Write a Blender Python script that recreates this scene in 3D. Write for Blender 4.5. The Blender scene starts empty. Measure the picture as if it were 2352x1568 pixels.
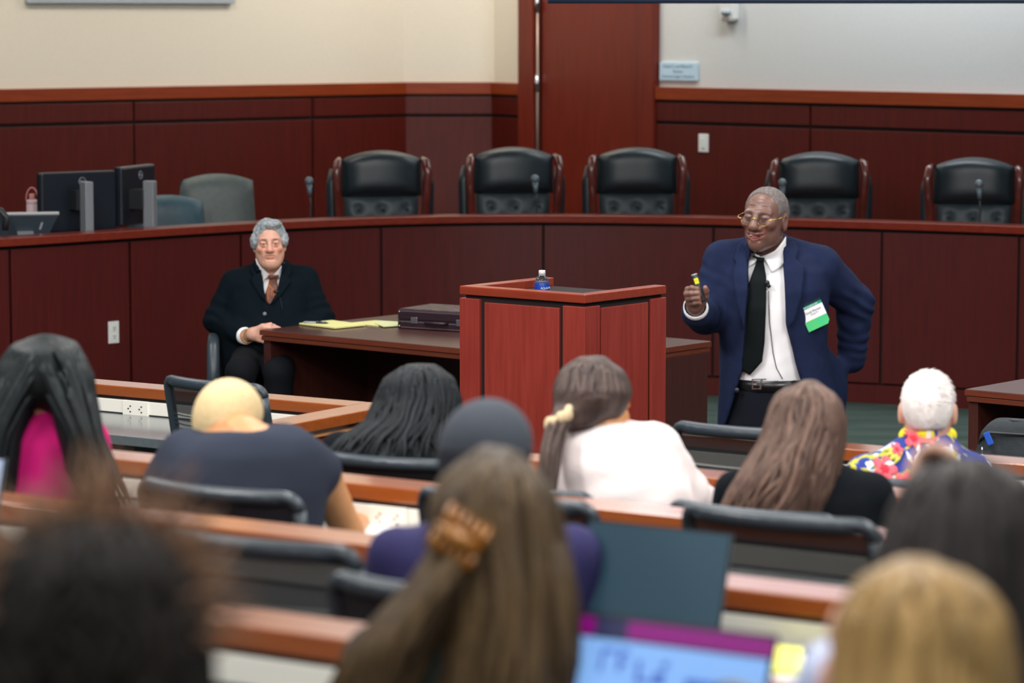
import bpy, bmesh, math, random
import numpy as np
from mathutils import Vector, Matrix
from mathutils.geometry import delaunay_2d_cdt
R = math.radians
random.seed(7)
rng = np.random.default_rng(7)
S = bpy.context.scene
COL = S.collection

# ------------------------------------------------------------------ camera, world, lights, exposure
F, CX, CY, HY, H = 7000.0, 1176.0, 784.0, 30.0, 2.28      # focal length in pixels, centre, horizon row, eye height
TH = math.atan((CY - HY) / F)
cam = bpy.data.cameras.new('camera')
cam.sensor_width = 36.0
cam.lens = F / 2352.0 * 36.0
cam.clip_end = 200
cam.dof.use_dof = True
cam.dof.focus_distance = 12.3
cam.dof.aperture_fstop = 3.3
camo = bpy.data.objects.new('camera', cam)
COL.objects.link(camo)
camo.location = (0, 0, H)
camo.rotation_euler = (math.pi / 2 - TH, 0, 0)
S.camera = camo
S.view_settings.view_transform = 'Standard'
S.view_settings.look = 'None'
S.view_settings.exposure = 0.0
S.view_settings.gamma = 1.0
S.view_settings.use_curve_mapping = False
S.cycles.use_denoising = True
S.cycles.max_bounces = 6
S.cycles.caustics_reflective = False
S.cycles.caustics_refractive = False

w = bpy.data.worlds.new('room_light')
S.world = w
w.use_nodes = True
w.node_tree.nodes['Background'].inputs[0].default_value = (0.80, 0.87, 1.0, 1)
w.node_tree.nodes['Background'].inputs[1].default_value = 0.15

def area(name, loc, rot, sx, sy, power, col):
    l = bpy.data.lights.new(name, 'AREA')
    l.shape = 'RECTANGLE'
    l.size, l.size_y, l.energy, l.color = sx, sy, power, col
    o = bpy.data.objects.new(name, l)
    COL.objects.link(o)
    o.location, o.rotation_euler = loc, rot
    return o
WARM, NEUT, COOL = (1, 0.92, 0.82), (1, 0.98, 0.96), (0.88, 0.94, 1.0)
for i, x in enumerate((-3.2, 0.0, 3.2)):
    for j, y in enumerate((-0.6, 3.0, 6.4, 9.8, 13.2)):
        area('ceiling_lamp', (x, y, 4.05), (0, 0, 0), 1.2, 1.2, 76, NEUT)
area('wall_fill_lamp', (-2.6, 18.4, 4.0), (R(34), 0, R(38)), 3.0, 0.3, 46, WARM)  # these three are added fills, unseen, that brighten the walls
area('wall_fill_lamp', (-0.2, 20.6, 4.0), (R(30), 0, 0), 1.6, 0.3, 44, WARM)
area('wall_fill_lamp', (2.2, 18.6, 4.0), (R(34), 0, R(-42)), 3.0, 0.3, 80, COOL)

def aimed(name, loc, aim, s_, power, col):
    o = area(name, loc, (0, 0, 0), s_, s_, power, col)
    o.rotation_euler = (Vector(aim) - Vector(loc)).to_track_quat('-Z', 'Y').to_euler()
aimed('front_fill_lamp', (-2.2, 6.8, 4.0), (-0.6, 14.0, 0.9), 0.7, 120, NEUT)  # this pair is added, out of view, to light upright fronts
aimed('front_fill_lamp', (2.6, 5.8, 4.0), (1.0, 11.2, 1.1), 0.7, 95, NEUT)

def projector(loc, aim, w_, h_, power, col):
    """a ceiling projector: a spot lamp masked to the screen's rectangle"""
    l = bpy.data.lights.new('projector_lamp', 'SPOT')
    l.energy, l.color, l.shadow_soft_size = power, col, 0.03
    l.spot_size, l.spot_blend = R(60), 0.0
    o = bpy.data.objects.new('projector_lamp', l)
    COL.objects.link(o)
    o.location = loc
    d = Vector(aim) - Vector(loc)
    o.rotation_euler = d.to_track_quat('-Z', 'Y').to_euler()
    l.use_nodes = True
    nt = l.node_tree
    em = nt.nodes['Emission']
    tc = nt.nodes.new('ShaderNodeTexCoord')
    sp = nt.nodes.new('ShaderNodeSeparateXYZ')
    nt.links.new(tc.outputs['Normal'], sp.inputs[0])
    def m_(op, a, b):
        n = nt.nodes.new('ShaderNodeMath')
        n.operation = op
        for i, v in enumerate((a, b)):
            if v is None:
                continue
            if hasattr(v, 'links'):
                nt.links.new(v, n.inputs[i])
            else:
                n.inputs[i].default_value = v
        return n.outputs[0]
    az = m_('ABSOLUTE', sp.outputs['Z'], None)
    fx = m_('LESS_THAN', m_('DIVIDE', m_('ABSOLUTE', sp.outputs['X'], None), az), w_ / 2 / d.length)
    fy = m_('LESS_THAN', m_('DIVIDE', m_('ABSOLUTE', sp.outputs['Y'], None), az), h_ / 2 / d.length)
    nt.links.new(m_('MULTIPLY', fx, fy), em.inputs['Strength'])
projector((2.3, 7.6, 3.95), (2.4, 16.2, 3.22), 4.2, 1.42, 3100, (0.90, 0.87, 1.0))
projector((-1.2, 9.4, 3.95), (-2.62, 20.95, 3.1), 1.15, 1.3, 3600, (0.88, 0.94, 1.0))

# ------------------------------------------------------------------ helpers
def ray(px, py):
    u, v = (px - CX) / F, (CY - py) / F
    return u, math.cos(TH) + v * math.sin(TH), -math.sin(TH) + v * math.cos(TH)
def PY(px, py, Y):
    u, a, b = ray(px, py)
    t = Y / a
    return Vector((u * t, Y, H + b * t))
def PZ(px, py, z):
    u, a, b = ray(px, py)
    t = (z - H) / b
    return Vector((u * t, a * t, z))
def PW(px, py, A, B):
    """point where the sight line meets the upright plane through A and B (x, y)"""
    u, a, b = ray(px, py)
    nx, ny = -(B[1] - A[1]), B[0] - A[0]
    t = (nx * A[0] + ny * A[1]) / (nx * u + ny * a)
    return Vector((u * t, a * t, H + b * t))

def lin(c):
    c = c / 255.0
    return c / 12.92 if c <= 0.04045 else ((c + 0.055) / 1.055) ** 2.4
def rgb(*c):
    return tuple(lin(x) for x in c) + (1,)

MATS = {}
def mat(name, col, rough=0.5, metal=0.0, noise=None, bump=None, spec=0.5, coat=0.0, col2=None, stretch=(1, 1, 1), attr=False, trans=0.0, alpha=None, emit=None, sheen=0.0, sss=0.0):
    if name in MATS:
        return MATS[name]
    m = bpy.data.materials.new(name)
    m.use_nodes = True
    nt = m.node_tree
    b = nt.nodes['Principled BSDF']
    b.inputs['Roughness'].default_value = rough
    b.inputs['Metallic'].default_value = metal
    b.inputs['Specular IOR Level'].default_value = spec
    b.inputs['Coat Weight'].default_value = coat
    b.inputs['Coat Roughness'].default_value = 0.12
    b.inputs['Sheen Weight'].default_value = sheen
    b.inputs['Base Color'].default_value = col
    if sss:
        b.inputs['Subsurface Weight'].default_value = sss
        b.inputs['Subsurface Scale'].default_value = 0.01
    if trans:
        b.inputs['Transmission Weight'].default_value = trans
        b.inputs['IOR'].default_value = 1.33
    if alpha is not None:
        b.inputs['Alpha'].default_value = alpha
    if emit:
        b.inputs['Emission Color'].default_value = col
        b.inputs['Emission Strength'].default_value = emit
    out = None
    tc = mp = None
    if noise or bump:
        tc = nt.nodes.new('ShaderNodeTexCoord')
        mp = nt.nodes.new('ShaderNodeMapping')
        mp.inputs['Scale'].default_value = stretch
        nt.links.new(tc.outputs['Object'], mp.inputs[0])
    if noise:
        n = nt.nodes.new('ShaderNodeTexNoise')
        n.inputs['Scale'].default_value = noise
        n.inputs['Detail'].default_value = 5
        n.inputs['Roughness'].default_value = 0.6
        nt.links.new(mp.outputs[0], n.inputs['Vector'])
        mr = nt.nodes.new('ShaderNodeMapRange')
        mr.inputs[1].default_value, mr.inputs[2].default_value = 0.3, 0.7
        nt.links.new(n.outputs['Fac'], mr.inputs[0])
        mx = nt.nodes.new('ShaderNodeMix')
        mx.data_type = 'RGBA'
        mx.inputs['A'].default_value = col
        mx.inputs['B'].default_value = col2 or tuple(c * 0.75 for c in col[:3]) + (1,)
        nt.links.new(mr.outputs[0], mx.inputs['Factor'])
        out = mx.outputs['Result']
    if attr:
        a = nt.nodes.new('ShaderNodeVertexColor')
        a.layer_name = 'tint'
        mu = nt.nodes.new('ShaderNodeMix')
        mu.data_type = 'RGBA'
        mu.blend_type = 'MULTIPLY'
        mu.inputs['Factor'].default_value = 1
        if out:
            nt.links.new(out, mu.inputs['A'])
        else:
            mu.inputs['A'].default_value = col
        nt.links.new(a.outputs[0], mu.inputs['B'])
        out = mu.outputs['Result']
    if out:
        nt.links.new(out, b.inputs['Base Color'])
    if bump:
        n = nt.nodes.new('ShaderNodeTexNoise')
        n.inputs['Scale'].default_value = bump[0]
        n.inputs['Detail'].default_value = 3
        nt.links.new(mp.outputs[0], n.inputs['Vector'])
        bp = nt.nodes.new('ShaderNodeBump')
        bp.inputs['Strength'].default_value = bump[1]
        bp.inputs['Distance'].default_value = bump[2] if len(bump) > 2 else 0.004
        nt.links.new(n.outputs['Fac'], bp.inputs['Height'])
        nt.links.new(bp.outputs[0], b.inputs['Normal'])
    MATS[name] = m
    return m

V, HZ = (14, 14, 1.0), (1.0, 14, 14)
def wood(name, a, b, st, rough=0.32, coat=0.25):
    return mat(name, rgb(*a), rough, noise=3.2, col2=rgb(*b), stretch=st, coat=coat, spec=0.4)
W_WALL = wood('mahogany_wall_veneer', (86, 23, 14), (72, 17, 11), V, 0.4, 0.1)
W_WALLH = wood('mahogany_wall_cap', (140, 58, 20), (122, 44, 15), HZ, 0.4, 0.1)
W_DOOR = wood('mahogany_door_veneer', (116, 38, 22), (100, 30, 17), V, 0.4, 0.1)
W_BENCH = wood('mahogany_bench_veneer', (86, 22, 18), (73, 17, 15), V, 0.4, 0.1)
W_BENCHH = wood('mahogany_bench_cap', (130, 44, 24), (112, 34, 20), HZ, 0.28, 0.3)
W_LECT = wood('cherry_lectern_veneer', (152, 58, 48), (134, 46, 37), V, 0.38, 0.15)
W_LECTH = wood('cherry_lectern_rim', (150, 58, 34), (130, 46, 27), HZ, 0.32, 0.3)
W_TAB = wood('walnut_table_top', (84, 52, 48), (72, 42, 38), HZ, 0.34, 0.2)
W_TABE = wood('walnut_table_edge', (112, 52, 32), (96, 42, 26), HZ, 0.4, 0.1)
W_TABV = wood('walnut_table_panel', (72, 34, 28), (60, 28, 24), V, 0.4, 0.1)
W_ROW = wood('cherry_rail', (156, 80, 26), (138, 66, 19), HZ, 0.2, 1.0)
W_ROW.node_tree.nodes['Principled BSDF'].inputs['Coat Roughness'].default_value = 0.28
W_ROWV = wood('cherry_row_panel', (150, 66, 34), (130, 54, 28), HZ, 0.4, 0.1)
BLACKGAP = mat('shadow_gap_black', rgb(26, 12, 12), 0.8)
PAINT_L = mat('cream_wall_paint', rgb(232, 224, 208), 0.85, noise=40, col2=rgb(228, 220, 203), bump=(300, 0.05))
PAINT_R = mat('cool_lit_wall_paint', rgb(216, 216, 212), 0.85, noise=40, col2=rgb(212, 212, 208), bump=(300, 0.05))  # wall paint greyed: the cool screen light is put into its colour
WHITE_P = mat('white_plastic', rgb(226, 226, 222), 0.4)
IVORY = mat('ivory_raceway', rgb(240, 236, 224), 0.45)
SLOT = mat('dark_slot', rgb(40, 38, 36), 0.6)
BLACKP = mat('black_plastic', rgb(36, 40, 44), 0.42)
CHARC = mat('charcoal_plastic', rgb(52, 62, 70), 0.38)
CHROME = mat('chrome', rgb(205, 208, 212), 0.2, 1.0)
SILVER = mat('silver_plastic', rgb(150, 156, 162), 0.4, 0.3)
GOLD = mat('gold', rgb(220, 178, 92), 0.25, 1.0)
DARKLAM = mat('grey_laminate', rgb(92, 100, 104), 0.22, coat=0.5, noise=60, col2=rgb(84, 92, 96))
UNDER = mat('dark_green_panel', rgb(40, 52, 56), 0.6)

class MB:
    def __init__(s):
        s.v, s.f, s.t = [], [], []
    def add(s, vs, fs, tint=None):
        n = len(s.v)
        s.v += [tuple(v) for v in vs]
        s.f += [tuple(i + n for i in f) for f in fs]
        if tint is not None:
            s.t += [tint] * len(vs)
        return s
    def box(s, lo, hi, M=None):
        (a, b, c), (d, e, f) = lo, hi
        vs = [(a, b, c), (d, b, c), (d, e, c), (a, e, c), (a, b, f), (d, b, f), (d, e, f), (a, e, f)]
        if M:
            vs = [M @ Vector(v) for v in vs]
        return s.add(vs, [(0, 3, 2, 1), (4, 5, 6, 7), (0, 1, 5, 4), (1, 2, 6, 5), (2, 3, 7, 6), (3, 0, 4, 7)])
    def prism(s, poly, y0, y1, M=None):
        """polygon in x, z drawn out from y0 to y1"""
        n = len(poly)
        vs = [(x, y0, z) for x, z in poly] + [(x, y1, z) for x, z in poly]
        if M:
            vs = [M @ Vector(v) for v in vs]
        fs = [tuple(range(n)), tuple(range(2 * n - 1, n - 1, -1))] + [((i + 1) % n, i, n + i, n + (i + 1) % n) for i in range(n)]
        return s.add(vs, fs)
    def slab(s, poly, z0, z1, M=None):
        n = len(poly)
        vs = [(x, y, z0) for x, y in poly] + [(x, y, z1) for x, y in poly]
        if M:
            vs = [M @ Vector(v) for v in vs]
        fs = [tuple(range(n - 1, -1, -1)), tuple(range(n, 2 * n))] + [(i, (i + 1) % n, n + (i + 1) % n, n + i) for i in range(n)]
        return s.add(vs, fs)
    def tube(s, pts, rad, n=8, flat=1.0, tint=None, up=None):
        pts = [Vector(p) for p in pts]
        if not hasattr(rad, '__len__'):
            rad = [rad] * len(pts)
        vs, fs = [], []
        side = None
        for i, p in enumerate(pts):
            d = (pts[min(i + 1, len(pts) - 1)] - pts[max(i - 1, 0)])
            if d.length < 1e-9:
                d = Vector((0, 0, 1))
            d.normalize()
            ref = Vector(up) if up else (side if side is not None else (Vector((1, 0, 0)) if abs(d.x) < 0.8 else Vector((0, 1, 0))))
            a = ref - d * ref.dot(d)
            if a.length < 1e-6:
                a = d.orthogonal()
            a.normalize()
            side = a
            c = d.cross(a)
            for k in range(n):
                t = 2 * math.pi * k / n
                vs.append(p + a * math.cos(t) * rad[i] + c * math.sin(t) * rad[i] * flat)
        m = len(pts)
        for i in range(m - 1):
            for k in range(n):
                fs.append((i * n + k, i * n + (k + 1) % n, (i + 1) * n + (k + 1) % n, (i + 1) * n + k))
        fs.append(tuple(range(n - 1, -1, -1)))
        fs.append(tuple((m - 1) * n + k for k in range(n)))
        return s.add(vs, fs, tint)
    def lathe(s, prof, c=(0, 0, 0), n=24, M=None):
        """profile (radius, z) turned about z"""
        vs, fs = [], []
        for r, z in prof:
            for k in range(n):
                t = 2 * math.pi * k / n
                vs.append(Vector((c[0] + r * math.cos(t), c[1] + r * math.sin(t), c[2] + z)))
        if M:
            vs = [M @ v for v in vs]
        m = len(prof)
        for i in range(m - 1):
            for k in range(n):
                fs.append((i * n + k, i * n + (k + 1) % n, (i + 1) * n + (k + 1) % n, (i + 1) * n + k))
        fs.append(tuple(range(n - 1, -1, -1)))
        fs.append(tuple((m - 1) * n + k for k in range(n)))
        return s.add(vs, fs)
    def ball(s, c, r, n=12, m=8):
        rx, ry, rz = r if hasattr(r, '__len__') else (r, r, r)
        prof = [(math.sin(math.pi * (i + 0.02) / (m + 0.04)), -math.cos(math.pi * (i + 0.02) / (m + 0.04))) for i in range(m + 1)]
        vs0 = MB().lathe(prof, n=n)
        return s.add([(c[0] + x * rx, c[1] + y * ry, c[2] + z * rz) for x, y, z in vs0.v], vs0.f)
    def cushion(s, w, h, crown, th, bulge, tufts=(), nu=24, nv=16, M=None, taper=0.0):
        """padded panel: x across, z up, front towards -y"""
        vs, fs = [], []
        for side in (0, 1):
            for j in range(nv + 1):
                v = j / nv
                for i in range(nu + 1):
                    u = 2 * i / nu - 1
                    x = u * w / 2 * (1 - taper * (1 - v))
                    z = v * (h + crown * (1 - u * u))
                    e = (1 - abs(u) ** 6) * (1 - abs(2 * v - 1) ** 6)
                    y = -(th / 2) * max(e, 0) ** 0.5 - bulge * e * (1 - 0.6 * u * u)
                    if side:
                        y = (th / 2) * max(e, 0) ** 0.5
                    else:
                        for tx, tz in tufts:
                            d2 = (x - tx) ** 2 + (z - tz) ** 2
                            y += 0.022 * math.exp(-d2 / 0.0009)
                    vs.append((x, y, z))
        N = (nu + 1) * (nv + 1)
        for j in range(nv):
            for i in range(nu):
                a = j * (nu + 1) + i
                fs.append((a, a + 1, a + nu + 2, a + nu + 1))
                fs.append((N + a, N + a + nu + 1, N + a + nu + 2, N + a + 1))
        if M:
            vs = [M @ Vector(v) for v in vs]
        return s.add(vs, fs)

def obj(name, mb, m, parent=None, smooth=False, bevel=0.0, loc=None):
    me = bpy.data.meshes.new(name)
    off = Vector(loc) if loc is not None else None
    vs = [tuple(Vector(v) - off) for v in mb.v] if off is not None else mb.v
    me.from_pydata(vs, [], mb.f)
    if mb.t and len(mb.t) == len(mb.v):
        ca = me.color_attributes.new('tint', 'FLOAT_COLOR', 'POINT')
        ca.data.foreach_set('color', np.array([(t, t, t, 1) if not hasattr(t, '__len__') else (*t, 1) for t in mb.t], dtype=np.float32).ravel())
    if smooth:
        me.polygons.foreach_set('use_smooth', [True] * len(me.polygons))
    me.materials.append(m)
    o = bpy.data.objects.new(name, me)
    COL.objects.link(o)
    if parent:
        o.parent = parent
    elif off is not None:
        o.location = off
    if bevel:
        b = o.modifiers.new('edge', 'BEVEL')
        b.width = bevel
        b.segments = 2
        b.limit_method = 'ANGLE'
        b.angle_limit = R(50)
    return o
def tag(o, label, cat, group=None):
    o['label'] = label
    o['category'] = cat
    if group:
        o['group'] = group
    return o
def thing(name, label, cat, loc=(0, 0, 0), rotz=0.0, group=None, scale=1.0):
    o = bpy.data.objects.new(name, None)
    o.empty_display_size = 0.05
    COL.objects.link(o)
    o.location = loc
    o.rotation_euler = (0, 0, rotz)
    o.scale = (scale,) * 3
    return tag(o, label, cat, group)
def struct(name, mb, m, **k):
    o = obj(name, mb, m, **k)
    if not k.get('parent'):
        o['kind'] = 'structure'
    return o
def dup(root, loc, rotz, label, group=None, scale=1.0):
    r = root.copy()
    COL.objects.link(r)
    r.location, r.rotation_euler, r.scale = loc, (0, 0, rotz), (scale,) * 3
    r['label'] = label
    if group:
        r['group'] = group
    for ch in list(root.children):
        c = ch.copy()
        COL.objects.link(c)
        c.parent = r
        for g in ch.children:
            d = g.copy()
            COL.objects.link(d)
            d.parent = c
    return r
def text(name, body, size, m, parent, M, align='CENTER', ext=0.0004, sx=1.0):
    cu = bpy.data.curves.new(name, 'FONT')
    cu.body, cu.size, cu.align_x, cu.align_y, cu.extrude = body, size, align, 'CENTER', ext
    cu.resolution_u = 3
    t = bpy.data.objects.new(name, cu)
    COL.objects.link(t)
    bpy.context.view_layer.update()
    me = bpy.data.meshes.new_from_object(t.evaluated_get(bpy.context.evaluated_depsgraph_get()))
    bpy.data.objects.remove(t)
    me.transform(M @ Matrix.Diagonal((sx, 1, 1, 1)))
    me.materials.clear()
    me.materials.append(m)
    me.name = name
    o = bpy.data.objects.new(name, me)
    COL.objects.link(o)
    o.parent = parent
    return o
def frame_m(o, ex, ez):
    """4x4 whose x runs along ex, y up along ez, facing out of ex x ez, at o"""
    ex, ez = Vector(ex).normalized(), Vector(ez).normalized()
    n = ex.cross(ez)
    m = Matrix((ex, ez, n)).transposed().to_4x4()
    m.translation = Vector(o)
    return m
# ------------------------------------------------------------------ soft solids: smooth unions meshed by surface nets
def v3(p):
    return np.array(p, dtype=np.float64)
class Soft:
    def __init__(s):
        s.p = []
    def ell(s, c, r, k=0.02, rot=None, sub=False):
        s.p.append(('e', v3(c), v3(r), k, None if rot is None else np.array(rot, dtype=np.float64), sub)); return s
    def cap(s, a, b, ra, rb=None, k=0.02, sub=False):
        s.p.append(('c', v3(a), v3(b), (ra, ra if rb is None else rb), k, sub)); return s
    def chain(s, pts, rad, k=0.01, k0=None, sub=False):
        for i in range(len(pts) - 1):
            s.cap(pts[i], pts[i + 1], rad[i], rad[i + 1], k0 if (i == 0 and k0 is not None) else k, sub)
        return s
    def loft(s, st, k=0.02, n=2.0):
        s.p.append(('l', np.array(sorted(st), dtype=np.float64), None, n, k, False)); return s
    def prism(s, poly, y0, y1, k=0.005):
        """takes away an (x, z) outline between y0 and y1"""
        s.p.append(('p', np.array(poly, dtype=np.float64), (y0, y1), None, k, True)); return s
    def box(s, p):
        t = p[0]
        if t == 'e':
            r = p[2].max() if p[4] is not None else p[2]
            return p[1] - r, p[1] + r
        if t == 'c':
            m = max(p[3])
            return np.minimum(p[1], p[2]) - m, np.maximum(p[1], p[2]) + m
        if t == 'l':
            st = p[1]
            return (np.array([(st[:, 1] - st[:, 3]).min(), (st[:, 2] - st[:, 4]).min(), st[0, 0]]),
                    np.array([(st[:, 1] + st[:, 3]).max(), (st[:, 2] + st[:, 4]).max(), st[-1, 0]]))
        q = p[1]
        return np.array([q[:, 0].min(), p[2][0], q[:, 1].min()]), np.array([q[:, 0].max(), p[2][1], q[:, 1].max()])
    def dist(s, p, X, Y, Z):
        t = p[0]
        if t == 'e':
            c, r = p[1], p[2]
            x, y, z = X - c[0], Y - c[1], Z - c[2]
            if p[4] is not None:
                m = p[4]
                x, y, z = m[0, 0] * x + m[1, 0] * y + m[2, 0] * z, m[0, 1] * x + m[1, 1] * y + m[2, 1] * z, m[0, 2] * x + m[1, 2] * y + m[2, 2] * z
            k0 = np.sqrt((x / r[0]) ** 2 + (y / r[1]) ** 2 + (z / r[2]) ** 2)
            k1 = np.sqrt((x / r[0] ** 2) ** 2 + (y / r[1] ** 2) ** 2 + (z / r[2] ** 2) ** 2) + 1e-9
            return k0 * (k0 - 1) / k1
        if t == 'c':
            a, b = p[1], p[2]
            d = b - a
            L = float(d @ d) + 1e-12
            x, y, z = X - a[0], Y - a[1], Z - a[2]
            h = np.clip((x * d[0] + y * d[1] + z * d[2]) / L, 0, 1)
            return np.sqrt((x - h * d[0]) ** 2 + (y - h * d[1]) ** 2 + (z - h * d[2]) ** 2) - (p[3][0] + h * (p[3][1] - p[3][0]))
        if t == 'l':
            st, n = p[1], p[3]
            zz = np.clip(Z, st[0, 0], st[-1, 0])
            cx, cy, rx, ry = (np.interp(zz, st[:, 0], st[:, i]) for i in (1, 2, 3, 4))
            q = (np.abs((X - cx) / rx) ** n + np.abs((Y - cy) / ry) ** n) ** (1.0 / n)
            d = (q - 1) * np.minimum(rx, ry)
            return np.maximum(d, np.maximum(st[0, 0] - Z, Z - st[-1, 0]))
        q, (y0, y1) = p[1], p[2]
        m = len(q)
        x, z = X + 0 * Z, Z + 0 * X
        d = (x - q[0, 0]) ** 2 + (z - q[0, 1]) ** 2
        sgn = np.ones_like(d)
        j = m - 1
        for i in range(m):
            ex, ez = q[j] - q[i]
            wx, wz = x - q[i, 0], z - q[i, 1]
            h = np.clip((wx * ex + wz * ez) / (ex * ex + ez * ez + 1e-12), 0, 1)
            d = np.minimum(d, (wx - ex * h) ** 2 + (wz - ez * h) ** 2)
            c1, c2, c3 = z >= q[i, 1], z < q[j, 1], ex * wz > ez * wx
            sgn = np.where((c1 & c2 & c3) | (~c1 & ~c2 & ~c3), -sgn, sgn)
            j = i
        return np.maximum(sgn * np.sqrt(d), np.maximum(y0 - Y, Y - y1))
    @staticmethod
    def kk(p):
        return p[3] if p[0] == 'e' else p[4]
    def join(s, D, d, p):
        k = max(Soft.kk(p), 1e-5)
        if p[5]:
            h = np.clip(0.5 + 0.5 * (d + D) / k, 0, 1)
            return -(d * (1 - h) - D * h - k * h * (1 - h))
        h = np.clip(0.5 + 0.5 * (d - D) / k, 0, 1)
        return d * (1 - h) + D * h - k * h * (1 - h)
    def at(s, X, Y, Z):
        D = np.full(np.broadcast(X, Y, Z).shape, 0.3)
        for p in s.p:
            D = s.join(D, s.dist(p, X, Y, Z), p)
        return D
    def front(s, x, z, y0, y1, n=90):
        ys = np.linspace(y0, y1, n)
        D = s.at(x[:, None], ys[None, :], z[:, None])
        ins = D < 0
        i = np.clip(np.where(ins.any(1), ins.argmax(1), n - 1), 1, n - 1)
        r = np.arange(len(x))
        a, b = D[r, i - 1], D[r, i]
        t = np.clip(a / (a - b + 1e-12), 0, 1)
        y = ys[i - 1] + t * (ys[i] - ys[i - 1])
        hit = ins.any(1)
        if hit.any():
            y = np.where(hit, y, np.median(y[hit]))
        return y

def axis(lo, hi, h, fine):
    out = [lo]
    while out[-1] < hi:
        st = h
        for a, b, f in fine:
            if a - f <= out[-1] <= b:
                st = min(st, f)
            elif out[-1] < a:
                st = min(st, max(f, (a - out[-1])))
        out.append(out[-1] + st)
    return np.array(out)

def nets(sd, h=0.008, fine=(), smooth=1):
    los, his = zip(*[sd.box(p) for p in sd.p if not p[5]])
    lo, hi = np.min(los, 0) - h * 2.5, np.max(his, 0) + h * 2.5
    ax = [axis(lo[i], hi[i], h, [(f[0][i], f[1][i], f[2]) for f in fine]) for i in range(3)]
    D = np.full([len(a) for a in ax], 0.3, dtype=np.float32)
    for p in sd.p:
        a, b = sd.box(p)
        pad = Soft.kk(p) + 0.03
        sl = []
        for i in range(3):
            i0, i1 = np.searchsorted(ax[i], a[i] - pad), np.searchsorted(ax[i], b[i] + pad)
            sl.append(slice(max(i0 - 1, 0), min(i1 + 1, len(ax[i]))))
        if any(q.stop <= q.start for q in sl):
            continue
        X = ax[0][sl[0]][:, None, None].astype(np.float32)
        Y = ax[1][sl[1]][None, :, None].astype(np.float32)
        Z = ax[2][sl[2]][None, None, :].astype(np.float32)
        d = sd.dist(p, X, Y, Z)
        D[tuple(sl)] = sd.join(D[tuple(sl)], d, p)
    for i in range(3):
        q = [slice(None)] * 3
        for e in (0, -1):
            q[i] = e
            D[tuple(q)] = 0.3
    ins = D < 0
    c = np.zeros([n - 1 for n in D.shape], dtype=np.int8)
    for i in (0, 1):
        for j in (0, 1):
            for k in (0, 1):
                c += ins[i:ins.shape[0] - 1 + i, j:ins.shape[1] - 1 + j, k:ins.shape[2] - 1 + k]
    act = (c > 0) & (c < 8)
    ii = np.argwhere(act)
    idx = np.full(act.shape, -1, dtype=np.int64)
    idx[act] = np.arange(len(ii))
    P = np.zeros((len(ii), 3))
    cnt = np.zeros(len(ii))
    corners = [(i, j, k) for i in (0, 1) for j in (0, 1) for k in (0, 1)]
    val = {q: D[ii[:, 0] + q[0], ii[:, 1] + q[1], ii[:, 2] + q[2]].astype(np.float64) for q in corners}
    pos = {q: np.stack([ax[t][ii[:, t] + q[t]] for t in range(3)], 1) for q in corners}
    for a in corners:
        for t in range(3):
            if a[t] == 0:
                b = tuple(1 if u == t else a[u] for u in range(3))
                va, vb = val[a], val[b]
                cr = (va < 0) != (vb < 0)
                t_ = np.where(cr, va / (va - vb + 1e-20), 0)[:, None]
                P += np.where(cr[:, None], pos[a] + t_ * (pos[b] - pos[a]), 0)
                cnt += cr
    P /= cnt[:, None]
    faces = []
    for t in range(3):
        a = [slice(None)] * 3
        b = [slice(None)] * 3
        a[t], b[t] = slice(0, -1), slice(1, None)
        A, B = ins[tuple(a)], ins[tuple(b)]
        e = np.argwhere(A != B)
        u, v = (t + 1) % 3, (t + 2) % 3
        e = e[(e[:, u] > 0) & (e[:, v] > 0) & (e[:, u] < D.shape[u] - 1) & (e[:, v] < D.shape[v] - 1)]
        flip = A[e[:, 0], e[:, 1], e[:, 2]]
        def cell(du, dv):
            q = e.copy()
            q[:, u] -= du
            q[:, v] -= dv
            return idx[q[:, 0], q[:, 1], q[:, 2]]
        q = np.stack([cell(1, 1), cell(0, 1), cell(0, 0), cell(1, 0)], 1)
        q[~flip] = q[~flip][:, ::-1]
        faces.append(q)
    Fq = np.concatenate(faces)
    Fq = Fq[(Fq >= 0).all(1)]
    for _ in range(smooth):
        acc = np.zeros_like(P)
        n = np.zeros(len(P))
        for a, b in ((0, 1), (1, 2), (2, 3), (3, 0)):
            for t in range(3):
                acc[:, t] += np.bincount(Fq[:, a], P[Fq[:, b], t], len(P)) + np.bincount(Fq[:, b], P[Fq[:, a], t], len(P))
            n += np.bincount(Fq[:, a], minlength=len(P)) + np.bincount(Fq[:, b], minlength=len(P))
        P = P * 0.5 + 0.5 * acc / np.maximum(n, 1)[:, None]
    return P, Fq

def wob(P, sc, seed=0, oct=3):
    """cheap smooth noise from rotated sines, about -1..1"""
    r = np.random.default_rng(seed)
    o = np.zeros(len(P))
    a = 1.0
    for i in range(oct):
        for _ in range(3):
            d = r.normal(size=3)
            d /= np.linalg.norm(d)
            o += a * np.sin(P @ d * sc * (1.9 ** i) + r.uniform(0, 6.28)) / 2.2
        a *= 0.55
    return o

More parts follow.
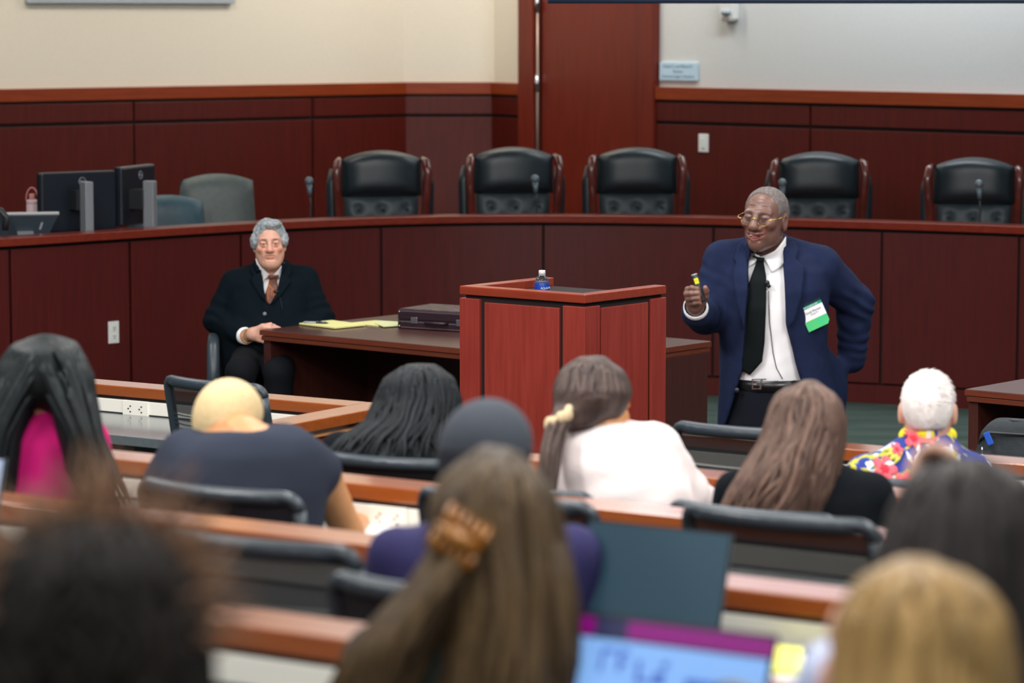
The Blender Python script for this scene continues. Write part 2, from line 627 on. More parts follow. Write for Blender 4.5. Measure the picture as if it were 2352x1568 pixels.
def raw(name, P, Fq, m, parent, org, tint=None):
    me = bpy.data.meshes.new(name)
    n = len(Fq)
    me.vertices.add(len(P))
    me.vertices.foreach_set('co', (P - np.array(org)).astype(np.float32).ravel())
    me.loops.add(n * 4)
    me.loops.foreach_set('vertex_index', Fq.astype(np.int32).ravel())
    me.polygons.add(n)
    me.polygons.foreach_set('loop_start', np.arange(0, n * 4, 4, dtype=np.int32))
    me.polygons.foreach_set('use_smooth', np.ones(n, dtype=bool))
    me.update(calc_edges=True)
    me.validate()
    if tint is not None:
        ca = me.color_attributes.new('tint', 'FLOAT_COLOR', 'POINT')
        ca.data.foreach_set('color', np.concatenate([tint, np.ones((len(P), 1))], 1).astype(np.float32).ravel())
    me.materials.append(m)
    o = bpy.data.objects.new(name, me)
    COL.objects.link(o)
    o.parent = parent
    return o
def normals(P, Fq):
    a, b = P[Fq[:, 2]] - P[Fq[:, 0]], P[Fq[:, 3]] - P[Fq[:, 1]]
    n = np.cross(a, b)
    N = np.zeros_like(P)
    for i in range(4):
        for t in range(3):
            N[:, t] += np.bincount(Fq[:, i], n[:, t], len(P))
    return N / (np.linalg.norm(N, axis=1)[:, None] + 1e-12)
def soft(name, sd, m, parent, org, h=0.008, fine=(), smooth=1, paint=None, disp=None):
    P, Fq = nets(sd, h, fine, smooth)
    if disp is not None:
        P = P + normals(P, Fq) * disp(P)[:, None]
    return raw(name, P, Fq, m, parent, org, paint(P) if paint else None)

def patch(name, poly, sd, m, parent, org, off=0.006, th=0.004, cuts=7, y0=-1.0, y1=1.0):
    """a thin piece of cloth cut to an (x, z) outline and laid on the front of a soft solid"""
    bm = bmesh.new()
    q = [Vector(p) for p in poly]
    step = 0.008
    pts = []
    for i in range(len(q)):
        a, c = q[i], q[(i + 1) % len(q)]
        n = max(1, int((c - a).length / step))
        pts += [a.lerp(c, k / n) for k in range(n)]
    nb = len(pts)
    def inside(x, z):
        r = False
        for i in range(len(q)):
            a, c = q[i], q[i - 1]
            if (a.y > z) != (c.y > z) and x < (c.x - a.x) * (z - a.y) / (c.y - a.y) + a.x:
                r = not r
        return r
    x0, x1 = min(p.x for p in q), max(p.x for p in q)
    z0, z1 = min(p.y for p in q), max(p.y for p in q)
    for ix in range(int((x1 - x0) / step) + 1):
        for iz in range(int((z1 - z0) / step) + 1):
            x, z = x0 + (ix + 0.5) * step, z0 + (iz + 0.5) * step
            if inside(x, z) and min((Vector((x, z)) - p).length for p in pts[:nb]) > step * 0.55:
                pts.append(Vector((x, z)))
    vo, eo, fo = delaunay_2d_cdt(pts, [(i, (i + 1) % nb) for i in range(nb)], [], 1, 1e-5)[:3]
    bv = [bm.verts.new((v.x, 0, v.y)) for v in vo]
    for f in fo:
        bm.faces.new([bv[i] for i in f])
    x = np.array([v.co.x for v in bm.verts])
    z = np.array([v.co.z for v in bm.verts])
    y = sd.front(x, z, y0, y1)
    e = 0.012                                   # lift along the surface normal
    g = np.stack([sd.at(x + e, y, z) - sd.at(x - e, y, z), sd.at(x, y + e, z) - sd.at(x, y - e, z), sd.at(x, y, z + e) - sd.at(x, y, z - e)], 1)
    g /= np.linalg.norm(g, axis=1)[:, None] + 1e-9
    g[:, 1] = np.minimum(g[:, 1], -0.3)
    for v, yy, n in zip(bm.verts, y, g):
        v.co = (v.co.x + n[0] * off, yy + n[1] * off, v.co.z + n[2] * off)
    bmesh.ops.recalc_face_normals(bm, faces=bm.faces[:])
    if sum(f.normal.y for f in bm.faces) > 0:
        bmesh.ops.reverse_faces(bm, faces=bm.faces[:])
    me = bpy.data.meshes.new(name)
    bmesh.ops.translate(bm, verts=bm.verts[:], vec=-Vector(org))
    bm.to_mesh(me)
    bm.free()
    me.polygons.foreach_set('use_smooth', [True] * len(me.polygons))
    me.materials.append(m)
    o = bpy.data.objects.new(name, me)
    COL.objects.link(o)
    o.parent = parent
    s = o.modifiers.new('thickness', 'SOLIDIFY')
    s.thickness = th
    s.offset = 1.0
    return o
# ------------------------------------------------------------------ the room
CARPET = mat('grey_green_carpet', rgb(92, 108, 100), 0.95, noise=1.6, col2=rgb(66, 84, 82), stretch=(0.5, 3.2, 1), bump=(260, 0.5, 0.006), spec=0.1)
struct('floor', MB().box((-7.5, -4, -0.12), (7.5, 23.5, 0)), CARPET)
CEIL = mat('white_ceiling_tile', rgb(225, 224, 220), 0.9, noise=90, col2=rgb(214, 213, 208))
struct('ceiling', MB().box((-7.5, -4, 4.2), (7.5, 23.5, 4.3)), CEIL)
EDGE = mat('door_edge_steel', rgb(150, 130, 118), 0.35, 0.8)

def wall_run(name, A, B, paint, seams, x_ext0=0.0, x_ext1=0.0, zlow=0.0):
    """upright wall from A to B (x, y) with wood panelling to 1.777 m; seams are distances from A"""
    A, B = Vector((*A, 0)), Vector((*B, 0))
    d = (B - A).normalized()
    L = (B - A).length
    ang = math.atan2(d.y, d.x)
    wl = struct(name, MB().box((-x_ext0, 0, 0), (L + x_ext1, 0.12, 4.2)), paint)
    wl.location = A
    wl.rotation_euler = (0, 0, ang)
    a, b = -x_ext0, L + x_ext1
    obj('panel_backing', MB().box((a, -0.012, zlow), (b, 0.0, 1.70)), BLACKGAP, wl)
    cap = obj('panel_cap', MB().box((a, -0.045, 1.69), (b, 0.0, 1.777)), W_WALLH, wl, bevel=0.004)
    xs = [a] + [s for s in seams] + [b]
    g = 0.008
    for i in range(len(xs) - 1):
        x0, x1 = xs[i] + (g if i else 0), xs[i + 1] - (g if i < len(xs) - 2 else 0)
        obj('panel', MB().box((x0, -0.034, 1.545), (x1, -0.010, 1.672)), W_WALL, wl, bevel=0.003)
        obj('panel', MB().box((x0, -0.034, zlow), (x1, -0.010, 1.522)), W_WALL, wl, bevel=0.003)
    return wl, A, d, ang
WA0, WA1 = (-3.42, 20.35), (-0.788, 22.4)
WB1, WC1 = (-0.13, 22.4), (0.105, 22.02)
WR0, WR1 = (0.99, 21.02), (3.2, 19.03)
def along(px, A, B):
    p = PW(px, 260, A, B)
    return (Vector(p.xy) - Vector(A)).length
wall_run('wall_left', WA0, WA1, PAINT_L, [along(302, WA0, WA1), along(712, WA0, WA1)], x_ext0=3.5)
wall_run('wall_back', WA1, WB1, PAINT_L, [])
wall_run('wall_side', WB1, WC1, PAINT_L, [])
wr, WRA, WRd, wr_ang = wall_run('wall_right', WR0, WR1, PAINT_R, [along(1868, WR0, WR1)], x_ext1=4.0)

# door in its wooden casing
D0, D1 = Vector((*WC1, 0)), Vector((*WR0, 0))
dd = (D1 - D0).normalized()
DL = (D1 - D0).length
dr = struct('door_1', MB().box((0, 0.05, 0), (DL, 0.16, 4.2)), PAINT_R)
dr.location = D0
dr.rotation_euler = (0, 0, math.atan2(dd.y, dd.x))
def du(px):
    p = PW(px, 260, WC1, WR0)
    return (Vector(p.xy) - Vector(WC1)).length
jl, jr = du(1240), du(1480)
obj('door_leaf', MB().box((jl + 0.03, -0.005, 0.22), (jr, 0.045, 2.62)), W_DOOR, dr)
obj('casing', MB().box((-0.03, -0.06, 0.2), (jl - 0.012, 0.06, 2.75)), W_DOOR, dr, bevel=0.006)
obj('casing', MB().box((jr + 0.012, -0.06, 0.2), (DL + 0.03, 0.06, 2.75)), W_DOOR, dr, bevel=0.006)
obj('casing', MB().box((jl - 0.012, -0.06, 2.64), (jr + 0.012, 0.06, 2.75)), W_DOOR, dr, bevel=0.006)
hg = obj('hinge', MB().tube([(jl + 0.008, -0.03, 0.24), (jl + 0.008, -0.03, 2.6)], 0.012), EDGE, dr, True)
for z in (0.7, 1.78, 2.35):
    obj('hinge_knuckle', MB().tube([(jl + 0.008, -0.034, z - 0.06), (jl + 0.008, -0.034, z + 0.06)], 0.017), CHROME, hg, True)

# plaque, strobe and switch on the right wall
def on_wall(px, py, A, B):
    return PW(px, py, A, B)
M_R = lambda p, off=0.0: frame_m(Vector(p) + Vector((WRd.y, -WRd.x, 0)) * off, WRd, (0, 0, 1))
def wall_thing(name, label, cat, px, py, A, B, off=0.0):
    p = PW(px, py, A, B)
    d = (Vector(B) - Vector(A)).normalized()
    p = p + Vector((d.y, -d.x, 0)) * off
    return thing(name, label, cat, p, math.atan2(d.y, d.x))
PLQ = mat('pale_blue_plaque', rgb(196, 222, 238), 0.4)
INK = mat('slate_blue_ink', rgb(96, 132, 160), 0.6)
t = wall_thing('wall_plaque', 'pale blue name plaque with three printed lines beside the door', 'sign', 1561, 164, WR0, WR1)
hw, hh = 0.165, 0.062
obj('plate', MB().box((-hw, -0.018, -hh), (hw, 0, hh)), PLQ, t, bevel=0.003)
for z, s, wd in ((0.034, 'Robert C. and Mildred M.', 1.0), (0.0, 'Boynton', 1.0), (-0.034, 'Honorary Judge\u2019s Chambers', 1.0)):
    text('lettering', s, 0.0285, INK, t, Matrix.Translation((0, -0.0186, z)) @ Matrix.Rotation(R(90), 4, 'X'), sx=0.86)
t = wall_thing('light_switch', 'white light switch plate on the dark panelling', 'switch', 1624, 328, WR0, WR1, 0.034)
obj('plate', MB().box((-0.043, -0.008, -0.062), (0.043, 0, 0.062)), WHITE_P, t, bevel=0.004)
obj('rocker', MB().box((-0.018, -0.013, -0.034), (0.018, -0.008, 0.034)), WHITE_P, t, bevel=0.002)
t = wall_thing('alarm_strobe', 'white fire alarm strobe high on the wall beside the door', 'alarm', 1681, 22, WR0, WR1)
obj('housing', MB().prism([(-0.062, -0.065), (-0.04, -0.08), (0.04, -0.08), (0.062, -0.065), (0.062, 0.09), (-0.062, 0.09)], -0.06, 0), WHITE_P, t, bevel=0.008)
obj('lens', MB().ball((0, -0.062, -0.02), (0.04, 0.03, 0.022), 16, 8), mat('strobe_lens', rgb(150, 164, 172), 0.15, spec=0.8), t, True)
obj('grille', MB().box((-0.035, -0.064, -0.066), (0.035, -0.058, -0.05)), mat('pink_grey_label', rgb(190, 176, 170), 0.6), t)

# screens whose lower edges show at the top of the frame
SCRN = mat('matt_white_screen', rgb(238, 240, 246), 0.9)
SCRB = mat('navy_screen_bar', rgb(30, 48, 72), 0.5)
t = thing('projection_screen', 'large pull-down projection screen with a navy bottom bar, hanging before the door', 'screen', (0.19, 16.2, 2.331), R(-2))
obj('bottom_bar', MB().tube([(0, 0, 0.014), (4.4, 0, 0.014)], 0.016, 10), SCRB, t, True)
obj('border', MB().box((0, -0.002, 0.02), (4.4, 0.002, 0.12)), SCRB, t)
obj('sheet', MB().box((0, -0.003, 0.12), (4.4, 0.001, 1.66)), SCRN, t)
obj('roller_case', MB().box((-0.06, -0.07, 1.66), (4.46, 0.07, 1.87)), WHITE_P, t, bevel=0.01)
d = (Vector(WA1) - Vector(WA0)).normalized()
p0, p1 = PW(56, 4, WA0, WA1), PW(531, 11, WA0, WA1)
t = thing('wall_board', 'white board with a pale grey metal frame high on the cream wall', 'board', (p0.x, p0.y, 2.345), math.atan2(d.y, d.x))
bl = (p1.xy - p0.xy).length
obj('frame', MB().box((0, -0.05, 0), (bl, 0, 0.05)).box((0, -0.05, 1.45), (bl, 0, 1.5)).box((0, -0.05, 0.05), (0.05, 0, 1.45)).box((bl - 0.05, -0.05, 0.05), (bl, 0, 1.45)), mat('pale_grey_frame', rgb(176, 186, 194), 0.4, 0.2), t, bevel=0.004)
obj('panel', MB().box((0.05, -0.03, 0.05), (bl - 0.05, 0, 1.45)), SCRN, t)

# dais behind the bench
DZ = 0.22
struct('trim_1', MB().slab([(-6, 16.3), (-2.8, 17.2), (0, 18.9), (2.9, 17.9), (6, 15.5), (6.5, 22), (3, 23.3), (-3, 23.3), (-7, 20)], 0, DZ), CARPET)

# ------------------------------------------------------------------ the judges' bench
BZ = 1.07
edge = [(-420, 562), (-80, 551), (0, 547), (153, 540), (298, 530), (555, 514), (720, 504), (877, 499), (1064, 495), (1250, 494), (1450, 496), (1638, 500), (1825, 503), (2025, 509), (2102, 511), (2352, 520), (2640, 534)]
ctrl = [(p[0], PZ(p[0], p[1], BZ)) for p in edge]
# even the hand-read points out with a smooth fit in x
fx = np.array([c[1].x for c in ctrl])
fy = np.array([c[1].y for c in ctrl])
cf = np.polyfit(fx, fy, 5)
def bench_y(x):
    return float(np.polyval(cf, x))
def bench_x(px):
    lo, hi = -5.0, 5.0
    for _ in range(50):
        m = (lo + hi) / 2
        # image column of the bench edge at m
        col = CX + F * m / (bench_y(m) * math.cos(TH) - (BZ - H) * math.sin(TH))
        if col < px:
            lo = m
        else:
            hi = m
    return (lo + hi) / 2
def strip(x0, x1, n, o0, o1, z0, z1):
    """block following the bench curve between offsets o0 (near) and o1 (far)"""
    mb = MB()
    vs, fs = [], []
    for i in range(n + 1):
        x = x0 + (x1 - x0) * i / n
        e = 1e-3
        tx, ty = 2 * e, bench_y(x + e) - bench_y(x - e)
        l = math.hypot(tx, ty)
        nx, ny = -ty / l, tx / l
        for o, z in ((o0, z0), (o0, z1), (o1, z1), (o1, z0)):
            vs.append((x + nx * o, bench_y(x) + ny * o, z))
    for i in range(n):
        a, b = 4 * i, 4 * i + 4
        for k in range(4):
            fs.append((a + k, b + k, b + (k + 1) % 4, a + (k + 1) % 4)[::-1])
    fs += [(0, 1, 2, 3)[::-1], tuple(4 * n + k for k in range(4))]
    return mb.add(vs, fs)
bench = thing('judges_bench', 'long curved mahogany judges\u2019 bench with panelled front', 'bench', (0, 17.5, 0))
def bp(name, mb, m, **k):
    mb.v = [(a, b - 17.5, c) for a, b, c in mb.v]
    return obj(name, mb, m, bench, **k)
X0, X1 = bench_x(-400), bench_x(2620)
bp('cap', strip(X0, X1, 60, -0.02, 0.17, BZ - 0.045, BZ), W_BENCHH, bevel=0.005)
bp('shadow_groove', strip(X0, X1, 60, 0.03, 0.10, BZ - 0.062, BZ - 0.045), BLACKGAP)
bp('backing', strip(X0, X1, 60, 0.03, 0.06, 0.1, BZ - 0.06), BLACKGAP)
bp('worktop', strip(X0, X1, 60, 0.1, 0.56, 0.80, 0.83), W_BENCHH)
bp('rear_panel', strip(X0, X1, 60, 0.1, 0.15, DZ, BZ - 0.05), W_BENCH)
bp('base', strip(X0, X1, 60, 0.0, 0.06, 0.0, 0.108), W_BENCH)
seams = [-400, 24, 300, 555, 877, 1248, 1638, 2025, 2340, 2620]
for i in range(len(seams) - 1):
    bp('panel', strip(bench_x(seams[i]) + 0.007, bench_x(seams[i + 1]) - 0.007, 12, 0.008, 0.034, 0.118, BZ - 0.064), W_BENCH, bevel=0.003)
# receptacle on the bench front
def on_bench(px, py):
    x = bench_x(px)
    for _ in range(5):
        z = PY(px, py, bench_y(x)).z
        x = PY(px, py, bench_y(x)).x
    e = 1e-3
    return Vector((x, bench_y(x), z)), math.atan2(bench_y(x + e) - bench_y(x - e), 2 * e)
p, a = on_bench(262, 763)
t = thing('wall_receptacle', 'white double power receptacle on the front of the bench', 'outlet', p, a)
obj('plate', MB().box((-0.037, 0.0, -0.062), (0.037, 0.009, 0.062)), WHITE_P, t, bevel=0.003)
for z in (-0.024, 0.024):
    rc = obj('socket', MB().prism([(-0.016, z - 0.014), (-0.011, z - 0.018), (0.011, z - 0.018), (0.016, z - 0.014), (0.016, z + 0.014), (0.011, z + 0.018), (-0.011, z + 0.018), (-0.016, z + 0.014)], -0.003, 0.0), WHITE_P, t)
    obj('slot', MB().box((-0.008, -0.0045, z - 0.002), (-0.005, -0.0025, z + 0.008)).box((0.005, -0.0045, z - 0.002), (0.008, -0.0025, z + 0.008)).box((-0.003, -0.0045, z - 0.012), (0.003, -0.0025, z - 0.006)), SLOT, rc)

# ------------------------------------------------------------------ judges' chairs
LEATH = mat('black_leather', rgb(32, 46, 52), 0.36, noise=30, col2=rgb(26, 38, 44), bump=(220, 0.12, 0.002))
LEATH2 = mat('slate_leather_tufted', rgb(56, 70, 76), 0.5, noise=30, col2=rgb(48, 60, 66), bump=(220, 0.12, 0.002))
CHWOOD = mat('polished_brown_wood', rgb(104, 46, 36), 0.2, coat=0.6, noise=12, col2=rgb(84, 34, 28))
def judge_chair():
    t = thing('judge_chair', '', 'chair', group=None)
    up = lambda x=0, y=0, z=0, rx=0: Matrix.Translation((x, y, z)) @ Matrix.Rotation(R(rx), 4, 'X')
    obj('headrest', MB().cushion(0.50, 0.225, 0.055, 0.10, 0.055, M=up(0, 0.0, 0.915, -4)), LEATH, t, True)
    tf = [(-0.15, 0.39), (0, 0.39), (0.15, 0.39), (-0.075, 0.30), (0.075, 0.30), (-0.225, 0.30), (0.225, 0.30), (-0.15, 0.21), (0, 0.21), (0.15, 0.21), (-0.075, 0.12), (0.075, 0.12)]
    bk = obj('backrest', MB().cushion(0.47, 0.48, 0.0, 0.09, 0.03, tf, 48, 40, M=up(0, 0.0, 0.45, -4), taper=0.08), LEATH2, t, True)
    for x, z in tf:
        obj('button', MB().ball((x, -0.045 - (z * 0.06), 0.45 + z), (0.011, 0.007, 0.011), 8, 6), LEATH, bk, True)
    for s in (-1, 1):
        fr = [(s * 0.262, 0.02, 0.34), (s * 0.262, -0.03, 0.50), (s * 0.266, -0.025, 0.75), (s * 0.278, -0.035, 0.95), (s * 0.285, -0.05, 1.06), (s * 0.275, -0.03, 1.125), (s * 0.262, 0.02, 1.14)]
        obj('frame_post', MB().tube(fr, [0.022, 0.024, 0.024, 0.025, 0.027, 0.026, 0.016], 10), CHWOOD, t, True)
        obj('side_bolster', MB().tube([(s * 0.292, 0.06, 0.40), (s * 0.296, 0.07, 0.7), (s * 0.302, 0.07, 0.98), (s * 0.294, 0.07, 1.08)], [0.03, 0.036, 0.038, 0.022], 10), LEATH, t, True)
        ar = [(s * 0.29, 0.02, 0.50), (s * 0.31, -0.12, 0.54), (s * 0.32, -0.30, 0.535), (s * 0.315, -0.37, 0.50), (s * 0.30, -0.34, 0.42), (s * 0.27, -0.26, 0.38)]
        obj('armrest', MB().tube(ar, [0.022, 0.026, 0.028, 0.026, 0.024, 0.02], 10), CHWOOD, t, True)
    obj('seat', MB().cushion(0.54, 0.52, 0.0, 0.13, 0.02, M=Matrix.Translation((0, 0.02, 0.43)) @ Matrix.Rotation(R(90), 4, 'X')), LEATH, t, True)
    obj('pedestal', MB().tube([(0, -0.2, 0.09), (0, -0.2, 0.37)], 0.032), BLACKP, t, True)
    for k in range(5):
        a = R(90 + 72 * k)
        lg = obj('leg', MB().tube([(0, -0.2, 0.12), (0.3 * math.cos(a), -0.2 + 0.3 * math.sin(a), 0.075)], [0.03, 0.02], 8), CHWOOD, t, True)
        obj('caster', MB().ball((0.3 * math.cos(a), -0.2 + 0.3 * math.sin(a), 0.03), 0.03, 10, 6), BLACKP, lg, True)
    return t
jc = judge_chair()
spec = [(876, 347, 18.92, 10, 'tufted leather judge chair nearest the two small side chairs', 1.0),
        (1180, 339, 19.0, 9, 'tufted leather judge chair in front of the door\u2019s hinge edge', 1.0),
        (1463, 340, 18.95, 1, 'middle one of the five tufted leather judge chairs', 1.0),
        (1882, 350, 18.65, -3, 'tufted leather judge chair just behind the standing speaker', 0.98),
        (2238, 363, 18.25, -12, 'tufted leather judge chair at the end farthest from the monitors', 0.96)]
for i, (px, py, Y, rz, lab, sc) in enumerate(spec):
    q = PY(px, py, Y)
    z = q.z - 1.19 * sc
    if i == 0:
        o = jc
        o.location, o.rotation_euler, o['label'], o.scale = (q.x, Y, DZ), (0, 0, R(rz)), lab, (sc, sc, (q.z - DZ) / 1.19)
        o['group'] = 'judge chairs behind the bench'
    else:
        o = dup(jc, (q.x, Y, DZ), R(rz), lab, 'judge chairs behind the bench')
        o.scale = (sc, sc, (q.z - DZ) / 1.19)

# the two smaller side chairs
def side_chair(name, label, px, py, Y, rz, wd, m):
    q = PY(px, py, Y)
    t = thing(name, label, 'chair', (q.x, Y, DZ), R(rz))
    h = q.z - DZ
    obj('backrest', MB().cushion(wd, h - 0.47, 0.045, 0.09, 0.02, M=Matrix.Translation((0, 0.0, 0.44)) @ Matrix.Rotation(R(-6), 4, 'X'), taper=-0.12), m, t, True)
    obj('seat', MB().cushion(wd * 1.05, 0.5, 0.0, 0.11, 0.015, M=Matrix.Translation((0, 0.0, 0.42)) @ Matrix.Rotation(R(90), 4, 'X')), m, t, True)
    for s in (-1, 1):
        obj('armrest', MB().tube([(s * wd * 0.5, 0.02, 0.55), (s * wd * 0.55, -0.3, 0.56), (s * wd * 0.54, -0.42, 0.53), (s * wd * 0.5, -0.4, 0.40)], 0.022, 8), CHWOOD, t, True)
        for y in (0.0, -0.42):
            obj('leg', MB().tube([(s * wd * 0.45, y, 0.0), (s * wd * 0.46, y, 0.4)], [0.018, 0.026], 8), CHWOOD, t, True)
    return t
TEAL = mat('teal_leather', rgb(62, 92, 104), 0.42, noise=25, col2=rgb(50, 78, 90), bump=(220, 0.1, 0.002))
GREYL = mat('grey_green_leather', rgb(88, 98, 96), 0.45, noise=25, col2=rgb(76, 88, 88), bump=(220, 0.1, 0.002))
side_chair('side_chair', 'small teal leather side chair with a curved top edge', 386, 453, 18.2, 22, 0.46, TEAL)
side_chair('side_chair', 'larger grey leather side chair with a curved top edge', 500, 404, 18.75, 12, 0.45, GREYL)

# ------------------------------------------------------------------ things standing on the bench
def bpt(px, Y=None, off=0.4):
    x = bench_x(px)
    return Vector((x, bench_y(x) + off, 0.83))
MONB = mat('monitor_shell', rgb(22, 30, 40), 0.35)
SCRK = mat('dark_screen', rgb(10, 12, 16), 0.12)
LOGO = mat('pale_logo', rgb(176, 186, 196), 0.4)
def monitor(label, px, ptop, wd, ht, Y, rz, st_px, st_py, word):
    q = PY(px, ptop, Y)
    t = thing('computer_monitor', label, 'monitor', (q.x, Y, 0.83), R(rz))
    zt = q.z - 0.83
    sh = obj('shell', MB().box((-wd / 2, -0.022, zt - ht), (wd / 2, 0.022, zt)), MONB, t, bevel=0.012)
    obj('bezel', MB().box((-wd / 2, 0.018, zt - ht), (wd / 2, 0.026, zt)), MONB, t)
    obj('screen', MB().box((-wd / 2 + 0.015, 0.026, zt - ht + 0.015), (wd / 2 - 0.015, 0.028, zt - 0.015)), SCRK, t)
    p = PY(st_px, st_py, Y - 0.12) - Vector((q.x, Y, 0.83))
    p = Matrix.Rotation(-R(rz), 3, 'Z') @ p
    obj('stand_column', MB().box((p.x - 0.026, p.y - 0.03, 0.012), (p.x + 0.026, p.y + 0.035, p.z)), SILVER, t, bevel=0.004)
    obj('stand_base', MB().box((p.x - 0.13, p.y - 0.08, 0), (p.x + 0.13, p.y + 0.14, 0.014)), BLACKP, t, bevel=0.004)
    obj('mount', MB().box((p.x - 0.05, p.y + 0.03, p.z - 0.16), (p.x + 0.05, -0.02, p.z - 0.05)), BLACKP, t)
    lg = MB()
    c = Vector((0.02, -0.0235, zt - 0.055))
    n = 28
    lg.tube([c + Vector((0.022 * math.cos(2 * math.pi * k / n), 0, 0.022 * math.sin(2 * math.pi * k / n))) for k in range(n + 1)], 0.0016, 6)
    lo = obj('logo', lg, LOGO, t, True)
    text('logo_lettering', word, 0.015, LOGO, lo, Matrix.Translation((c.x, c.y, c.z)) @ Matrix.Rotation(R(90), 4, 'X'))
    return t
monitor('wide black monitor seen from the back, beside the pink bottle', 177, 394, 0.49, 0.34, 17.28, 38, 199, 417, 'DELL')
monitor('black monitor turned almost edge-on, beside the teal chair', 311, 380, 0.44, 0.34, 17.62, 71, 345, 415, 'DELL')
t = thing('touch_panel', 'low grey tilted touch panel propped on a rear foot at the bench end', 'touch panel', PY(58, 541, 16.95), R(12))
Mt = Matrix.Translation((0, 0.02, 0.005)) @ Matrix.Rotation(R(28), 4, 'X')
obj('case', MB().prism([(-0.19, 0), (0.13, 0), (0.185, 0.135), (-0.18, 0.135)], -0.012, 0.012, Mt), mat('panel_grey', rgb(64, 78, 88), 0.4), t, bevel=0.003)
obj('rim', MB().prism([(-0.18, 0.131), (0.185, 0.131), (0.186, 0.140), (-0.181, 0.140)], -0.014, 0.012, Mt), SILVER, t)
obj('screen', MB().prism([(-0.17, 0.01), (0.115, 0.01), (0.165, 0.125), (-0.165, 0.125)], 0.012, 0.0135, Mt), SCRK, t)
obj('prop_foot', MB().prism([(-0.035, -0.012), (0.055, -0.012), (0.045, 0.03), (-0.045, 0.03)], -0.045, -0.01, Mt), SILVER, t, bevel=0.002)
obj('label_plate', MB().prism([(0.075, 0.04), (0.087, 0.04), (0.099, 0.085), (0.087, 0.085)], -0.0135, -0.012, Mt), LOGO, t)
PINK = mat('pale_pink_plastic', rgb(236, 206, 212), 0.4)
PINK2 = mat('salmon_pink_plastic', rgb(224, 150, 146), 0.4)
q = PY(74, 485, 17.4)
zb = 0.83
t = thing('drink_bottle', 'pink drink bottle with a salmon cap and looped carry handle', 'bottle', (q.x, q.y, zb))
zt = PY(74, 458, 17.4).z - zb
obj('body', MB().lathe([(0.030, 0), (0.033, 0.01), (0.033, zt - 0.028), (0.030, zt - 0.024), (0.033, zt - 0.02), (0.033, zt - 0.004), (0.022, zt)], n=20), PINK, t, True)
obj('cap', MB().lathe([(0.015, zt), (0.0165, zt + 0.004), (0.0165, zt + 0.03), (0.013, zt + 0.033)], n=16), PINK2, t, True)
obj('handle', MB().tube([(0.034 * math.cos(a) , -0.0, zt - 0.004 + 0.072 * math.sin(a)) for a in np.linspace(math.pi, 0, 14)], 0.0035, 8), PINK2, t, True)
q = PY(2, 487, 16.68)
t = thing('desk_phone_handset', 'dark handset lying at the near end of the bench, cut by the frame', 'handset', q)
obj('grip', MB().tube([(-0.09, 0, -0.04), (-0.05, 0, 0.0), (0.0, 0, 0.005), (0.03, 0, -0.03), (0.02, 0, -0.10)], [0.02, 0.022, 0.022, 0.02, 0.018], 10), BLACKP, t, True)
MICG = mat('grey_mic_grille', rgb(120, 134, 142), 0.5, 0.5, noise=200, col2=rgb(90, 104, 112))
mics = [(710, 416, 704, 498, 'gooseneck microphone between the side chairs and the first judge chair', 17.95),
        (1229, 411, 1232, 489, 'gooseneck microphone in front of the chair by the door hinge', 18.35),
        (1797, 420, 1770, 500, 'gooseneck microphone showing just above the speaker\u2019s head', 17.95),
        (2249, 423, 2240, 512, 'gooseneck microphone at the far end from the monitors', 17.45)]
for px, py, bx, by, lab, Y in mics:
    Y = bench_y(bench_x(bx)) + 0.26
    hd = PY(px, py, Y)
    bs = PY(bx, by, Y)
    t = thing('gooseneck_microphone', lab, 'microphone', (bs.x, Y, 0.83), group='gooseneck microphones on the bench')
    o = Vector((bs.x, Y, 0.83))
    h = hd - o
    b = Vector((0, 0, 0))
    sx = 1 if h.x >= 0 else -1
    m1 = Vector((h.x + 0.004, 0, h.z - 0.085))
    obj('head', MB().ball(h, (0.026, 0.026, 0.028), 14, 10), MICG, t, True)
    obj('body', MB().tube([h - Vector((0, 0, 0.014)), m1 + Vector((0, 0, 0.02)), m1], [0.019, 0.014, 0.012], 12), mat('mic_body_grey', rgb(92, 112, 122), 0.4, 0.4), t, True)
    obj('gooseneck', MB().tube([m1, m1 + Vector((0.006, 0, -0.05)), Vector((m1.x * 0.5 + 0.01, 0, m1.z * 0.5)), Vector((0, 0, 0.02))], 0.006, 8), BLACKP, t, True)
    obj('base', MB().lathe([(0.05, 0), (0.05, 0.012), (0.02, 0.022)], n=20), BLACKP, t, True)
# ------------------------------------------------------------------ counsel tables, lectern and what stands on them
def counsel_table(name, label, px, py, L=2.0, W=1.0, ang=-40, zt=0.74, th=0.052):
    p = PZ(px, py, zt)
    t = thing(name, label, 'table', (p.x, p.y, 0), R(ang))
    obj('tabletop', MB().box((0, 0, zt - th / 2), (L, W, zt)), W_TAB, t, bevel=0.003)
    obj('top_edge', MB().box((0.004, 0.004, zt - th), (L - 0.004, W - 0.004, zt - th / 2 - 0.003)), W_TABE, t, bevel=0.003)
    obj('edge_band', MB().box((-0.0015, -0.0015, zt - th / 2), (L + 0.0015, 0.0, zt - 0.003)).box((-0.0015, 0, zt - th / 2), (0, W, zt - 0.003)).box((L, 0, zt - th / 2), (L + 0.0015, W, zt - 0.003)), W_TABE, t)
    obj('end_panel', MB().box((0.004, 0.02, 0), (0.05, W - 0.02, zt - th)), W_TABV, t, bevel=0.003)
    obj('end_panel', MB().box((L - 0.05, 0.02, 0), (L - 0.004, W - 0.02, zt - th)), W_TABV, t, bevel=0.003)
    obj('modesty_panel', MB().box((0.05, W * 0.72, 0.06), (L / 2 - 0.004, W * 0.72 + 0.02, zt - th)), W_TABV, t)
    obj('modesty_panel', MB().box((L / 2 + 0.004, W * 0.72, 0.06), (L - 0.05, W * 0.72 + 0.02, zt - th)), W_TABV, t)
    return t, p
